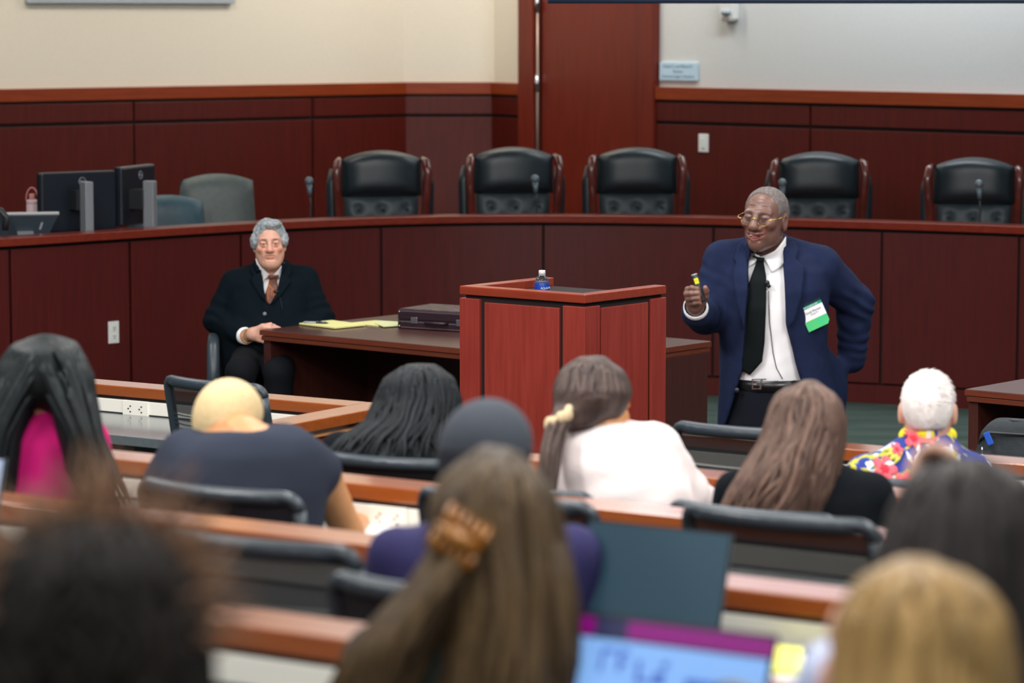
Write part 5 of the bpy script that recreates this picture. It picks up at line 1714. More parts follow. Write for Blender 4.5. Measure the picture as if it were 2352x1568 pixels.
# the remote in his hand is a thing of its own
a, c = Vector(q(1594.8, 631, hx - 0.020)), Vector(q(1615, 693, hx - 0.028))
t = thing('presentation_remote', 'black presentation remote with a yellow display, held upright in a fist', 'remote', c)
d = a - c
obj('case', MB().tube([Vector((0, 0, 0)), d * 0.06, d * 0.5, d * 0.93, d], [0.008, 0.011, 0.0115, 0.0105, 0.0085], 14, 0.75, up=(1, 0, 0)), BLACKP, t, True)
obj('end_cap', MB().tube([d * 0.985, d * 1.0, d * 1.03], [0.0105, 0.0112, 0.009], 14, 0.75, up=(1, 0, 0)), SILVER, t, True)
dn = d.normalized()
side = Vector((1, 0, 0)) - dn * dn.x
side.normalize()
fr = side.cross(dn)
if fr.y > 0:
    fr = -fr
Mr = Matrix((side, dn, fr)).transposed().to_4x4()
Mr.translation = d * 0.78
obj('display', MB().box((-0.0075, -0.011, 0.0075), (0.0075, 0.009, 0.0095), Mr), mat('yellow_display', rgb(206, 206, 30), 0.3, emit=0.15), t, bevel=0.002)
obj('key_marks', MB().box((-0.005, -0.0005, 0.0095), (0.005, 0.0005, 0.0098), Mr), mat('olive_mark', rgb(130, 128, 20), 0.4), t)
# ---------------------------------------------------------------- the seated man by the table
B = Person('seated man with grey hair in a black suit, hands clasped at the table corner', 15.3, 612, 0.0)
q = B.q
hd = Head(q(619, 559, -0.05), yaw=5, pitch=-2, roll=-2, k=1.0)
b = Soft()
hd.build(b, jaw=0.0, nose=0.002, lids=0.0034, chin=0.006, lip=0.62)
b.ell(hd.p(0, -0.03, -0.100), np.array((0.044, 0.05, 0.03)), k=0.03)
for s_ in (-1, 1):
    hd.cap(b, (s_ * 0.026, -0.088, -0.062), (s_ * 0.034, -0.074, -0.085), 0.002, k=0.006, sub=True)
    hd.cap(b, (s_ * 0.020, -0.084, -0.018), (s_ * 0.044, -0.074, -0.022), 0.0016, k=0.005, sub=True)
b.cap(hd.p(0, 0.02, -0.05), q(618, 640, 0.02), 0.062, 0.07, k=0.03)
b.loft(B.loft([(632, 618, 40, 0.07, 0.02), (660, 618, 72, 0.10, 0.02), (720, 616, 78, 0.13, 0.0), (790, 614, 82, 0.14, 0.0), (835, 614, 84, 0.14, 0.01)]), k=0.03)
shr, elr, wrr = q(542, 652, 0.02), q(500, 736, 0.0), q(562, 772, -0.24)
shl, ell_, wrl = q(698, 648, 0.02), q(736, 732, 0.0), q(674, 782, -0.24)
for s_, e_, w_ in ((shr, elr, wrr), (shl, ell_, wrl)):
    b.cap(q(618, 645, 0.03), s_, 0.06, 0.05, k=0.03).cap(s_, e_, 0.05, 0.042, k=0.02).cap(e_, w_, 0.042, 0.030, k=0.02)
knees = []
for sx, kx, hx_ in ((-1, 552, 585), (1, 640, 645)):
    h0, k0 = q(hx_, 815, 0.02), q(kx, 872, -0.46)
    k0[2] = 0.53
    a0 = np.array([k0[0], k0[1] + 0.04, 0.10])
    b.cap(h0, k0, 0.085, 0.062, k=0.03).cap(k0, a0, 0.06, 0.04, k=0.02)
    f0 = np.array([a0[0], a0[1], 0.045])
    b.cap(a0, f0, 0.036, 0.034, k=0.02).cap(f0, f0 + np.array([0.0, -0.15, -0.01]), 0.034, 0.03, k=0.02)
    knees.append((h0, k0, a0, f0))
# clasped hands
hc = -0.30
b.cap(wrr, q(578, 766, hc + 0.02), 0.030, 0.030, k=0.02)
b.ell(q(588, 768, hc), (0.042, 0.024, 0.034), k=0.02)
b.cap(wrl, q(652, 772, hc + 0.02), 0.030, 0.028, k=0.02)
b.ell(q(634, 764, hc + 0.015), (0.042, 0.024, 0.030), k=0.02)
for i, (y0, y1, y2) in enumerate(((756, 752, 753), (764, 763, 765), (773, 774, 776), (781, 784, 786))):
    b.chain([q(594, y0, hc - 0.012), q(606, y1, hc - 0.034), q(620, y2, hc - 0.030), q(628, y2 + 2, hc - 0.015)], [0.0105, 0.0105, 0.0095, 0.0085], k=0.005, k0=0.012)
    b.chain([q(628, y0 + 2, hc - 0.004), q(616, y1 - 5, hc - 0.018), q(604, y2 - 6, hc - 0.012)], [0.0105, 0.010, 0.0085], k=0.004, k0=0.012)
b.chain([q(582, 760, hc), q(600, 751, hc - 0.012), q(616, 747, hc - 0.016), q(622, 744, hc - 0.018)], [0.015, 0.0125, 0.0105, 0.009], k=0.006, k0=0.015)
b.chain([q(640, 757, hc + 0.008), q(628, 749, hc), q(618, 750, hc - 0.002)], [0.014, 0.0115, 0.0095], k=0.006, k0=0.015)
lo, hi = hd.c - 0.135, hd.c + 0.13
B.soft('body', b, SKIN_P, 0.015, fine=[(lo, hi, 0.0028), (q(560, 800, -0.4), q(660, 735, -0.2), 0.0034)],
       paint=hd.paint(lips=(0.86, 0.62, 0.58), brow=(0.26, 0.22, 0.20), cheek=(1.02, 0.78, 0.72), lid=(0.64, 0.54, 0.50)))
hd.eyes(B.root, B.org, (40, 30, 28), (150, 132, 126))
GREYW = mat('wavy_grey_hair', rgb(176, 182, 186), 0.6, noise=70, col2=rgb(128, 136, 142), stretch=(1, 1, 0.6), bump=(120, 0.8, 0.006), spec=0.3)
hr = Soft()
hd.ell(hr, (0, 0.022, 0.044), (0.083, 0.098, 0.082), k=0.001)
for s_ in (-1, 1):
    hd.ell(hr, (s_ * 0.076, 0.0, 0.012), (0.020, 0.042, 0.034), k=0.02)
hd.ell(hr, (0, 0.06, -0.02), (0.07, 0.06, 0.06), k=0.03)
hd.ell(hr, (0.012, -0.05, 0.097), (0.052, 0.036, 0.020), k=0.02)
hd.ell(hr, (0.002, -0.090, 0.010), (0.071, 0.062, 0.066), k=0.008, sub=True)
hd.ell(hr, (0, -0.09, -0.06), (0.082, 0.08, 0.085), k=0.006, sub=True)
B.soft('hair', hr, GREYW, 0.004, smooth=1, disp=lambda P: 0.0042 * wob(P * np.array((1, 1, 0.7)), 105, 5))

b = Soft()
b.loft(B.loft([(622, 618, 30, 0.062, 0.015), (634, 618, 40, 0.075, 0.02), (655, 617, 78, 0.115, 0.02), (700, 616, 84, 0.145, 0.0), (760, 614, 90, 0.165, -0.01), (830, 614, 92, 0.16, 0.0)]), k=0.02, n=2.2)
shirtB = b
B.soft('shirt', b, SHIRT, 0.012, smooth=1)
j = Soft()
j.loft(B.loft([(600, 618, 30, 0.065, 0.05), (608, 618, 46, 0.085, 0.045), (622, 618, 78, 0.11, 0.035), (645, 618, 94, 0.145, 0.02), (690, 616, 98, 0.175, 0.0), (745, 614, 106, 0.20, -0.015), (790, 614, 110, 0.205, -0.01), (835, 612, 108, 0.19, 0.0), (868, 610, 104, 0.17, 0.02)]), k=0.02, n=2.3)
j.cap(q(600, 624, 0.03), q(538, 644, 0.02), 0.050, 0.056, k=0.04)
j.cap(q(640, 622, 0.03), q(700, 638, 0.02), 0.050, 0.058, k=0.04)
j.cap(shr, elr, 0.076, 0.072, k=0.025).cap(elr, q(556, 768, -0.20), 0.072, 0.054, k=0.02)
j.cap(shl, ell_, 0.076, 0.070, k=0.025).cap(ell_, q(680, 782, -0.20), 0.070, 0.054, k=0.02)
jb = list(j.p)
j.chain([q(592, 622, -0.09), q(588, 606, -0.05), q(589, 597, 0.0), q(600, 590, 0.07), q(620, 588, 0.09), q(640, 592, 0.07), q(649, 600, 0.0), q(649, 610, -0.05), q(645, 624, -0.09)], [0.013] * 9, k=0.012)
j.prism(B.poly([(595, 612), (600, 640), (605, 672), (612, 696), (619, 701), (634, 676), (640, 646), (644, 612)], -0.16), B.Y - 0.5, B.Y + 0.02, k=0.01)
def jd(P):
    d = folds(P, 0.003, 20, 14, (1, 1, 0.9))
    for c, r, a, fq, ax in ((q(500, 730, -0.03), 0.10, 0.006, 110, (0.5, 0.3, 0.8)), (q(530, 752, -0.1), 0.09, 0.004, 110, (0.8, 0.6, 0)), (q(736, 720, 0), 0.1, 0.006, 110, (-0.5, 0.3, 0.8)), (q(615, 716, -0.18), 0.10, 0.003, 90, (0.6, 0, 0.8)), (q(600, 775, -0.17), 0.12, 0.005, 80, (0.1, 0, 1))):
        L = P - c
        d += a * np.exp(-(L ** 2).sum(1) / (r * r)) * np.sin(L @ np.array(ax) * fq + 2 * wob(P, 18, 9))
    return d
B.soft('jacket', j, BLKS, 0.011, smooth=2, disp=jd)
fullB = Soft()
fullB.p = jb
for pts in ([(590, 606), (596, 622), (600, 645), (606, 672), (612, 694), (600, 684), (586, 664), (574, 646), (581, 640), (572, 628), (578, 612)],
            [(647, 608), (658, 612), (667, 630), (659, 643), (666, 650), (648, 676), (628, 696), (620, 701), (634, 678), (640, 648)]):
    patch('lapel', B.poly(pts, -0.16), fullB, BLKS, B.root, B.org, off=0.008, th=0.006, y0=B.Y - 0.4, y1=B.Y + 0.1)
c = q(615, 712, 0)
y = fullB.front(np.array([c[0]]), np.array([c[2]]), B.Y - 0.4, B.Y)[0]
B.mb('jacket_button', MB().ball((c[0], y - 0.004, c[2]), (0.010, 0.005, 0.010), 12, 6), BTN)
sk = Soft()
sk.p = list(shirtB.p)
sk.cap(hd.p(0, 0.02, -0.05), q(618, 640, 0.02), 0.064, 0.074, k=0.02)
for pts in ([(591, 594), (594, 616), (602, 652), (612, 640), (618, 629), (606, 616)], [(646, 604), (636, 618), (625, 631), (632, 638), (641, 644), (644, 624)]):
    patch('shirt_collar', B.poly(pts, -0.09), sk, SHIRT, B.root, B.org, off=0.009, th=0.005, y0=B.Y - 0.3, y1=B.Y + 0.06)
TIEB = mat('brown_orange_tie_silk', rgb(66, 36, 28), 0.45, noise=26, col2=rgb(120, 58, 26), stretch=(1.6, 1, 0.8))
patch('tie', B.poly([(618, 641), (630, 641), (633, 655), (637, 672), (634, 682), (620, 704), (610, 696), (608, 684), (614, 662)], -0.15), shirtB, TIEB, B.root, B.org, off=0.014, th=0.006, y0=B.Y - 0.35, y1=B.Y + 0.06)
tk = patch('tie_knot', B.poly([(616, 631), (633, 631), (634, 636), (630, 645), (619, 645), (615, 636)], -0.1), sk, TIEB, B.root, B.org, off=0.016, th=0.012, y0=B.Y - 0.3, y1=B.Y + 0.06)
ORG = mat('orange_tie_stripe', rgb(206, 112, 38), 0.5)
sub = []
for pts in ([(615, 661), (616.5, 661), (618, 682), (616.5, 682)], [(615, 661), (616.5, 660), (632, 676), (631, 677)], [(621, 668), (622.5, 669), (624, 684), (622.5, 684)], [(612, 672), (613, 671), (616, 694), (614.5, 694)], [(627, 674), (628.5, 675), (627, 690), (625.5, 690)]):
    o = patch('tie_stripe', B.poly(pts, -0.15), shirtB, ORG, B.root, B.org, off=0.0205, th=0.001, y0=B.Y - 0.35, y1=B.Y + 0.06)
# cuffs, bracelet, lapel mic
for w0, w1 in ((q(550, 767, -0.17), q(567, 772, -0.262)), (q(684, 782, -0.17), q(668, 782, -0.255))):
    cu = MB().tube([w0, (w0 + w1) / 2, w1], [0.046, 0.044, 0.041], 18)
    cu.f = cu.f[:-1]
    o = B.mb('shirt_cuff', cu, SHIRT)
    m_ = o.modifiers.new('thickness', 'SOLIDIFY'); m_.thickness = 0.003
d = (wrr - elr)
d /= np.linalg.norm(d)
c = q(572.5, 771, -0.282)
e1 = np.cross(d, (0, 0, 1)); e1 /= np.linalg.norm(e1)
e2 = np.cross(d, e1)
br = MB()
for i in range(26):
    a0_, a1_ = 2 * math.pi * i / 26, 2 * math.pi * (i + 1) / 26
    p0, p1 = (c + 0.037 * (e1 * math.cos(a) + e2 * math.sin(a)) for a in (a0_, a1_))
    br.tube([p0, (p0 + p1) / 2, p1], [0.0025, 0.0050, 0.0025], 6)
B.mb('bracelet', br, GOLD)
c = q(640, 664, 0)
y = fullB.front(np.array([c[0]]), np.array([c[2]]), B.Y - 0.4, B.Y)[0]
B.mb('lapel_microphone', MB().tube([(c[0] - 0.012, y - 0.016, c[2] + 0.004), (c[0] + 0.012, y - 0.016, c[2])], [0.009, 0.006], 8), BLKP)
wp = []
for px, py in ((644, 668), (650, 680), (654, 696), (656, 710)):
    c = q(px, py, 0)
    y = fullB.front(np.array([c[0]]), np.array([c[2]]), B.Y - 0.4, B.Y)[0]
    wp.append((c[0], y - 0.009, c[2]))
B.mb('microphone_wire', MB().tube(wp, 0.0014, 6), BLKP)
# trousers and shoes
b = Soft()
b.ell(q(613, 815, 0.03), (0.20, 0.19, 0.13), k=0.02)
for h0, k0, a0, f0 in knees:
    b.cap(h0, k0, 0.100, 0.076, k=0.03).cap(k0, a0, 0.074, 0.060, k=0.02)
B.soft('trousers', b, BLKT, 0.014, smooth=2, disp=lambda P: folds(P, 0.004, 20, 8))
for h0, k0, a0, f0 in knees:
    s_ = Soft()
    s_.ell((f0[0], f0[1] - 0.09, 0.04), (0.048, 0.145, 0.042), k=0.01)
    s_.ell((f0[0], f0[1] + 0.02, 0.05), (0.042, 0.055, 0.055), k=0.02)
    P_, F_ = nets(s_, 0.012, (), 1)
    P_[:, 2] = np.maximum(P_[:, 2], 0.002)
    raw('shoe', P_, F_, SHOE, B.root, B.org)
# his chair
c = q(613, 800, 0.06)
t = thing('armchair', 'black armchair with looped arms under the seated man', 'chair', (c[0], c[1], 0), R(3))
obj('seat', MB().cushion(0.52, 0.50, 0.0, 0.09, 0.01, M=Matrix.Translation((0, 0.22, 0.40)) @ Matrix.Rotation(R(90), 4, 'X')), SEATF, t, True)
obj('backrest', MB().cushion(0.46, 0.42, 0.02, 0.06, 0.0, M=Matrix.Translation((0, 0.27, 0.46)) @ Matrix.Rotation(R(-10), 4, 'X')), SEATF, t, True)
for s_ in (-1, 1):
    x = s_ * 0.262
    obj('armrest', MB().tube([(x, 0.24, 0.45), (x, 0.22, 0.62), (x, 0.12, 0.665), (x, -0.12, 0.665), (x, -0.20, 0.62), (x, -0.21, 0.45), (x, -0.21, 0.02)], [0.022, 0.026, 0.030, 0.030, 0.032, 0.034, 0.030], 10, 0.6), CHARC, t, True)
    obj('leg', MB().tube([(x, 0.24, 0.47), (x, 0.26, 0.0)], [0.022, 0.018], 8), BLACKP, t, True)
# ---------------------------------------------------------------- the audience, seen from behind
FYAW = 147.0
def shrink(p, d):
    if p[0] == 'c':
        return ('c', p[1], p[2], (max(p[3][0] - d, 0.02), max(p[3][1] - d, 0.02)), p[4], p[5])
    if p[0] == 'l':
        st = p[1].copy()
        st[:, 3:] = np.maximum(st[:, 3:] - d, 0.02)
        return ('l', st, None, p[3], p[4], p[5])
    return ('e', p[1], np.maximum(p[2] - d, 0.02), p[3], p[4], p[5])
class Sitter(Person):
    def __init__(s, label, Y, px, row, skin_m):
        super().__init__(label, Y, px, TIER[row])
        s.tier = TIER[row]
        s.body = Soft()
        s.top = Soft()
        s.skin = skin_m
    def head(s, px, py, dy=0.0, yaw=FYAW, pitch=0, roll=0, k=1.0, nk=None, **o):
        s.hd = Head(s.q(px, py, dy), yaw, pitch, roll, k)
        s.hd.build(s.body, **o)
        n = s.q(*nk)
        s.body.cap(s.hd.p(0, 0.025, -0.06), n, 0.050 * k, 0.058 * k, k=0.03)
        return s.hd
    def legs(s, c, tro):
        """seated legs: hips at world point c, thighs along the row's front direction"""
        f = np.array(RF)
        r = np.array(RD)
        hz = s.tier + 0.56
        h = np.array([c[0], c[1], hz])
        t = Soft()
        t.ell(h, (0.18, 0.17, 0.10), k=0.02)
        for sx in (-1, 1):
            a, b = h + r * sx * 0.09, h + r * sx * 0.11 + f * 0.40
            b[2] = s.tier + 0.51
            e = b + f * 0.04
            e[2] = s.tier + 0.10
            t.cap(a, b, 0.088, 0.066, k=0.03).cap(b, e, 0.062, 0.05, k=0.02)
            s.body.cap(a, b, 0.07, 0.05, k=0.03).cap(b, e, 0.046, 0.036, k=0.02)
            g = e + f * 0.15
            g[2] = s.tier + 0.05
            e2 = e.copy()
            e2[2] = s.tier + 0.055
            sh = Soft()
            sh.cap(e2, g, 0.046, 0.038, k=0.01)
            P_, F_ = nets(sh, 0.016, (), 1)
            raw('shoe', P_, F_, SHOE, s.root, s.org)
        s.soft('trousers', t, tro, 0.02, smooth=2)
    def finish(s, top_m, tro, h=0.012, bh=0.014, disp=None, fine=0.006, name='top', hip=None, paint=None):
        s.body.p += [shrink(p, 0.016) for p in s.top.p if not p[5]]
        c = s.q(*hip) if hip else s.org
        s.legs(c, tro)
        lo, hi = s.hd.c - 0.12 * s.hd.k, s.hd.c + 0.125 * s.hd.k
        s.soft('body', s.body, s.skin, bh, fine=[(lo, hi, fine)], paint=paint or s.hd.paint())
        return s.soft(name, s.top, top_m, h, smooth=2, disp=disp or (lambda P: folds(P, 0.004, 16, 21, (1, 1, 0.8))))
    def hand(s, px, py, dy, d, k=1.0):
        """relaxed hand at a pixel, fingers along world direction d, palm down"""
        d = np.array(d, dtype=float); d /= np.linalg.norm(d)
        sd_ = np.cross(d, (0, 0, 1)); sd_ /= np.linalg.norm(sd_)
        up = np.cross(sd_, d)
        w_ = s.q(px, py, dy)
        s.body.ell(w_ + d * 0.045 * k, np.array((0.042, 0.042, 0.022)) * k, k=0.02)
        for i, L in enumerate((0.072, 0.082, 0.076, 0.058)):
            o = (i - 1.5) * 0.021 * k
            a = w_ + d * 0.075 * k + sd_ * o
            s.body.chain([a, a + d * L * 0.5 * k + up * 0.008, a + d * L * 0.9 * k - up * 0.010], [0.0105, 0.0095, 0.0075], k=0.004, k0=0.012)
        a = w_ + d * 0.02 * k - sd_ * 0.035 * k
        s.body.chain([a, a + d * 0.03 * k - sd_ * 0.022 * k, a + d * 0.058 * k - sd_ * 0.026 * k], [0.015, 0.012, 0.009], k=0.006, k0=0.014)
    def hair(s, m, ells=(), lofts=(), locks=(), h=0.008, amp=0.003, sc=60, st=(1, 1, 0.25), seed=1, k=0.03, extra=None, lift=0.0):
        sd = Soft()
        for px, py, dy, rx, ry, rz in ells:
            sd.ell(s.q(px, py, dy), (rx * s.m, ry, rz * s.m), k)
        for rows in lofts:
            sd.loft(s.loft(rows), k=k)
        if extra:
            extra(sd)
        P, Fq = nets(sd, h, (), 1)
        P = P + normals(P, Fq) * (amp * wob(P * np.array(st), sc, seed))[:, None]
        mb = MB()
        g = np.random.default_rng(seed)
        tn = 0.85 + 0.18 * wob(P * np.array((1, 1, 0.15)), 90, seed + 3)
        mb.add([tuple(p - s.org) for p in P], [tuple(int(i) for i in f) for f in Fq])
        mb.t = [float(t) for t in tn]
        for rows, n, r0, wamp, wf, (ta, tb), (ua, ub), (fa, fb), out in locks:
            a = np.array(sorted(rows))
            pyr = a[:, 0]
            for _ in range(n):
                f0 = R(g.uniform(fa, fb))
                t0 = ta + (tb - ta) * g.uniform() ** 1.2
                t1 = g.uniform(ua, ub)
                ph, wv = g.uniform(0, 6.28), g.uniform(0.6, 1.3) * wamp
                dr = g.normal() * 0.12
                pts, rad = [], []
                N = 14
                off = 1 + g.uniform(-0.02, out)
                for i in range(N):
                    u = i / (N - 1)
                    py = pyr[0] + (pyr[-1] - pyr[0]) * (t0 + (t1 - t0) * u)
                    cx, rx, ry, dy = (np.interp(py, pyr, a[:, c]) for c in (1, 2, 3, 4))
                    f = f0 + dr * u + wv * math.sin(wf * u * 6.28 + ph)
                    p = s.q(cx + rx * off * math.cos(f), py, dy + ry * off * math.sin(f))
                    pts.append(p - s.org)
                    rad.append(r0 * (0.75 + 0.25 * math.sin(math.pi * min(1, u * 1.6))) * (1 - max(0, u - 0.72) / 0.28 * 0.8))
                mb.tube(pts, rad, 5, 0.7, tint=float(np.clip(g.normal(1.0, 0.2), 0.55, 1.6)))
        return obj('hair', mb, m, s.root, True)

def hairmat(name, a, b, rough=0.5, spec=0.22):
    return mat(name, rgb(*a), rough, noise=38, col2=rgb(*b), stretch=(1, 1, 0.12), attr=True, bump=(140, 0.6, 0.004), spec=spec)
H_BLACK = hairmat('black_hair', (26, 33, 35), (16, 22, 24))
H_BRAID = hairmat('black_braided_hair', (28, 34, 38), (15, 19, 23), 0.55)
H_BROWN = hairmat('brown_wavy_hair', (112, 88, 77), (74, 55, 47))
H_DKBR = hairmat('dark_brown_hair', (48, 42, 40), (26, 23, 24))
H_CLIP = hairmat('light_brown_hair', (98, 78, 52), (56, 43, 29))
H_TIED = hairmat('brown_tied_hair', (92, 76, 70), (66, 54, 52))
H_BLOND = hairmat('dark_blonde_hair', (158, 128, 80), (118, 92, 52), 0.42)
H_FRIZ = hairmat('dark_frizzy_hair', (24, 18, 14), (12, 10, 9), 0.7)
BUZZ = mat('bleached_cropped_hair', rgb(222, 200, 156), 0.75, noise=90, col2=rgb(206, 180, 132), bump=(420, 0.6, 0.003), spec=0.2)
MAGENTA = mat('magenta_top_fabric', rgb(196, 24, 112), 0.8, bump=(300, 0.2, 0.001), spec=0.15)
SLATE = mat('charcoal_tee_fabric', rgb(48, 53, 66), 0.9, bump=(300, 0.2, 0.001), spec=0.12)
BLKF = mat('black_top_fabric', rgb(15, 19, 24), 0.9, bump=(300, 0.2, 0.001), spec=0.12)
PINKF = mat('pale_pink_knit', rgb(244, 231, 229), 0.9, bump=(160, 0.5, 0.003))
PURPF = mat('navy_purple_fabric', rgb(38, 34, 84), 0.9, bump=(300, 0.2, 0.001))
LBLUE = mat('pale_blue_cotton', rgb(186, 196, 224), 0.85, bump=(200, 0.3, 0.002))
CAPF = mat('grey_knit_cap', rgb(58, 64, 74), 0.85, bump=(220, 0.5, 0.002))
CAPB = mat('dark_cap_band', rgb(34, 38, 48), 0.85, bump=(220, 0.5, 0.002))

# magenta back, long black hair
p = Sitter('person with long straight black hair over a magenta top', 7.55, 100, 3, SKIN_B)
p.head(100, 884, 0.0, nk=(102, 960, 0.0))
p.top.loft(p.loft([(918, 102, 42, 0.06, 0), (935, 102, 76, 0.08, 0), (960, 102, 108, 0.10, 0), (1010, 100, 128, 0.12, 0), (1120, 100, 138, 0.13, 0), (1300, 102, 150, 0.13, 0), (1520, 102, 160, 0.14, 0)]), k=0.03)
for sx in (-1, 1):
    a, b, c = p.q(100 + sx * 108, 1005, 0.02), p.q(100 + sx * 140, 1240, 0.12), p.q(102 + sx * 110, 1270, 0.36)
    p.top.cap(a, b, 0.048, 0.046, k=0.03).cap(b, c, 0.048, 0.040, k=0.02)
    p.body.cap(b, c, 0.038, 0.03, k=0.02)
p.hand(-8, 1272, 0.36, RF)
p.hand(212, 1272, 0.36, RF)
p.finish(MAGENTA, BLKT, hip=(102, 1500, 0.02))
lr = [(800, 92, 60, 0.105, 0.0), (860, 62, 78, 0.12, 0.0), (930, 22, 62, 0.12, -0.02), (1000, -8, 62, 0.11, -0.05), (1100, -22, 66, 0.10, -0.07), (1200, -26, 50, 0.08, -0.08)]
rr = [(800, 112, 60, 0.105, 0.0), (860, 140, 68, 0.12, 0.0), (930, 166, 46, 0.12, -0.02), (1000, 178, 40, 0.10, -0.06), (1080, 202, 46, 0.09, -0.09), (1160, 234, 42, 0.07, -0.10)]
p.hair(H_BLACK, ells=[(102, 862, 0.0, 100, 0.118, 94)], lofts=[lr, rr],
       locks=[(lr, 60, 0.010, 0.03, 0.5, (0.0, 0.3), (0.8, 1.05), (-190, 10), 0.05), (rr, 60, 0.010, 0.03, 0.5, (0.0, 0.3), (0.8, 1.05), (-190, 10), 0.05),
              ([(800, 108, 70, 0.12, 0.0), (900, 150, 60, 0.13, -0.02), (1000, 190, 40, 0.11, -0.08), (1080, 216, 50, 0.09, -0.10), (1165, 262, 40, 0.07, -0.11)], 26, 0.008, 0.03, 0.5, (0.05, 0.3), (0.85, 1.05), (-150, 10), 0.1)], seed=3)

# charcoal tee, bleached crop
p = Sitter('person with a bleached cropped head bowed over the desk, in a charcoal T-shirt', 7.35, 545, 3, SKIN_T)
p.head(527, 980, 0.10, yaw=152, pitch=18, roll=-4, k=1.02, nk=(558, 1010, -0.02))
p.top.loft(p.loft([(984, 585, 60, 0.07, -0.03), (1000, 578, 125, 0.10, -0.02), (1030, 565, 170, 0.135, -0.01), (1070, 553, 198, 0.155, 0.0), (1115, 548, 203, 0.165, 0), (1220, 546, 196, 0.16, 0), (1380, 546, 180, 0.15, 0), (1530, 546, 178, 0.15, 0)]), k=0.03)
p.top.cap(p.q(660, 1040, 0.0), p.q(728, 1080, 0.05), 0.072, 0.058, k=0.03)
p.top.cap(p.q(430, 1050, 0.0), p.q(385, 1100, 0.06), 0.072, 0.058, k=0.03)
p.body.cap(p.q(690, 1050, 0.02), p.q(735, 1085, 0.06), 0.05, 0.048, k=0.02).cap(p.q(735, 1085, 0.06), p.q(797, 1218, 0.16), 0.048, 0.040, k=0.02).cap(p.q(797, 1218, 0.16), p.q(828, 1200, 0.42), 0.040, 0.028, k=0.02)
p.hand(832, 1199, 0.43, (0.4, 0.9, 0))
p.body.cap(p.q(385, 1090, 0.05), p.q(372, 1230, 0.16), 0.048, 0.040, k=0.02).cap(p.q(372, 1230, 0.16), p.q(450, 1225, 0.42), 0.040, 0.028, k=0.02)
p.hand(456, 1225, 0.43, (0.7, 0.7, 0))
p.finish(SLATE, BLKT, name='t_shirt', hip=(546, 1500, 0.02))
hd = p.hd
hr = Soft()
hd.ell(hr, (0, 0.014, 0.036), (0.0758, 0.0950, 0.0798), k=0.001)
hd.ell(hr, (0, 0.04, 0.0), (0.0670, 0.0652, 0.073), k=0.03)
hd.ell(hr, (0, -0.082, -0.005), (0.082, 0.075, 0.086), k=0.004, sub=True)
hd.ell(hr, (0, 0.02, -0.20), (0.14, 0.2, 0.14), k=0.004, sub=True)
for s_ in (-1, 1):
    hd.ell(hr, (s_ * 0.085, 0.0, -0.01), (0.025, 0.028, 0.038), k=0.004, sub=True)
p.soft('hair', hr, BUZZ, 0.005, smooth=1)

# black braids
p = Sitter('person with a mass of black braids falling over a black top', 8.45, 930, 2, SKIN_B)
p.head(965, 942, 0.02, yaw=130, nk=(950, 1000, 0))
p.top.loft(p.loft([(975, 950, 40, 0.06, 0), (990, 940, 100, 0.09, 0), (1020, 925, 155, 0.12, 0), (1100, 922, 165, 0.13, 0), (1250, 925, 160, 0.13, 0), (1450, 925, 155, 0.14, 0)]), k=0.03)
for sx in (-1, 1):
    a, b, c = p.q(925 + sx * 145, 1035, 0), p.q(925 + sx * 165, 1210, 0.10), p.q(925 + sx * 90, 1190, 0.36)
    p.top.cap(a, b, 0.055, 0.048, k=0.03).cap(b, c, 0.048, 0.036, k=0.02)
p.hand(1020, 1190, 0.38, RF)
p.hand(838, 1190, 0.38, RF)
p.finish(BLKF, BLKT, hip=(925, 1440, 0.02))
br_ = [(842, 962, 34, 0.06, 0.0), (870, 962, 74, 0.10, 0.0), (920, 960, 92, 0.12, 0.0), (970, 945, 100, 0.13, -0.02), (1005, 915, 125, 0.13, -0.05), (1045, 905, 150, 0.13, -0.07), (1085, 905, 155, 0.12, -0.08)]
p.hair(H_BRAID, ells=[(962, 922, 0.0, 88, 0.115, 84)], lofts=[br_],
       locks=[(br_, 150, 0.0085, 0.05, 1.2, (0.0, 0.25), (0.6, 1.0), (-200, 20), 0.07)], seed=9, amp=0.004)

# grey knit cap
p = Sitter('person in a grey knit cap and a navy purple top', 5.6, 1115, 4, SKIN_B)
p.head(1127, 1062, 0.02, yaw=150, k=1.0, nk=(1125, 1180, 0))
p.top.loft(p.loft([(1165, 1120, 70, 0.065, 0), (1195, 1115, 130, 0.09, 0), (1225, 1112, 196, 0.11, 0), (1270, 1110, 226, 0.13, 0), (1400, 1110, 232, 0.14, 0), (1600, 1110, 220, 0.14, 0), (1850, 1110, 215, 0.15, 0)]), k=0.03)
for sx in (-1, 1):
    a, b, c = p.q(1110 + sx * 200, 1270, 0), p.q(1110 + sx * 245, 1500, 0.10), p.q(1110 + sx * 150, 1520, 0.34)
    p.top.cap(a, b, 0.055, 0.048, k=0.03).cap(b, c, 0.048, 0.036, k=0.02)
p.hand(960, 1520, 0.36, RF)
p.hand(1262, 1520, 0.36, RF)
p.finish(PURPF, BLKT, hip=(1110, 1800, 0.02))
hd = p.hd
cp_ = Soft()
hd.ell(cp_, (0, 0.014, 0.037), (0.081, 0.100, 0.085), k=0.001)
hd.ell(cp_, (0, 0.040, 0.004), (0.072, 0.072, 0.078), k=0.03)
hd.ell(cp_, (0, -0.06, -0.145), (0.2, 0.26, 0.150), k=0.004, sub=True)
p.soft('knit_cap', cp_, CAPF, 0.006, smooth=1)
cb = Soft()
hd.ell(cb, (0, 0.014, 0.036), (0.0822, 0.1012, 0.0862), k=0.001)
hd.ell(cb, (0, 0.040, 0.002), (0.0735, 0.0735, 0.080), k=0.03)
hd.ell(cb, (0, -0.06, -0.145), (0.2, 0.26, 0.150), k=0.004, sub=True)
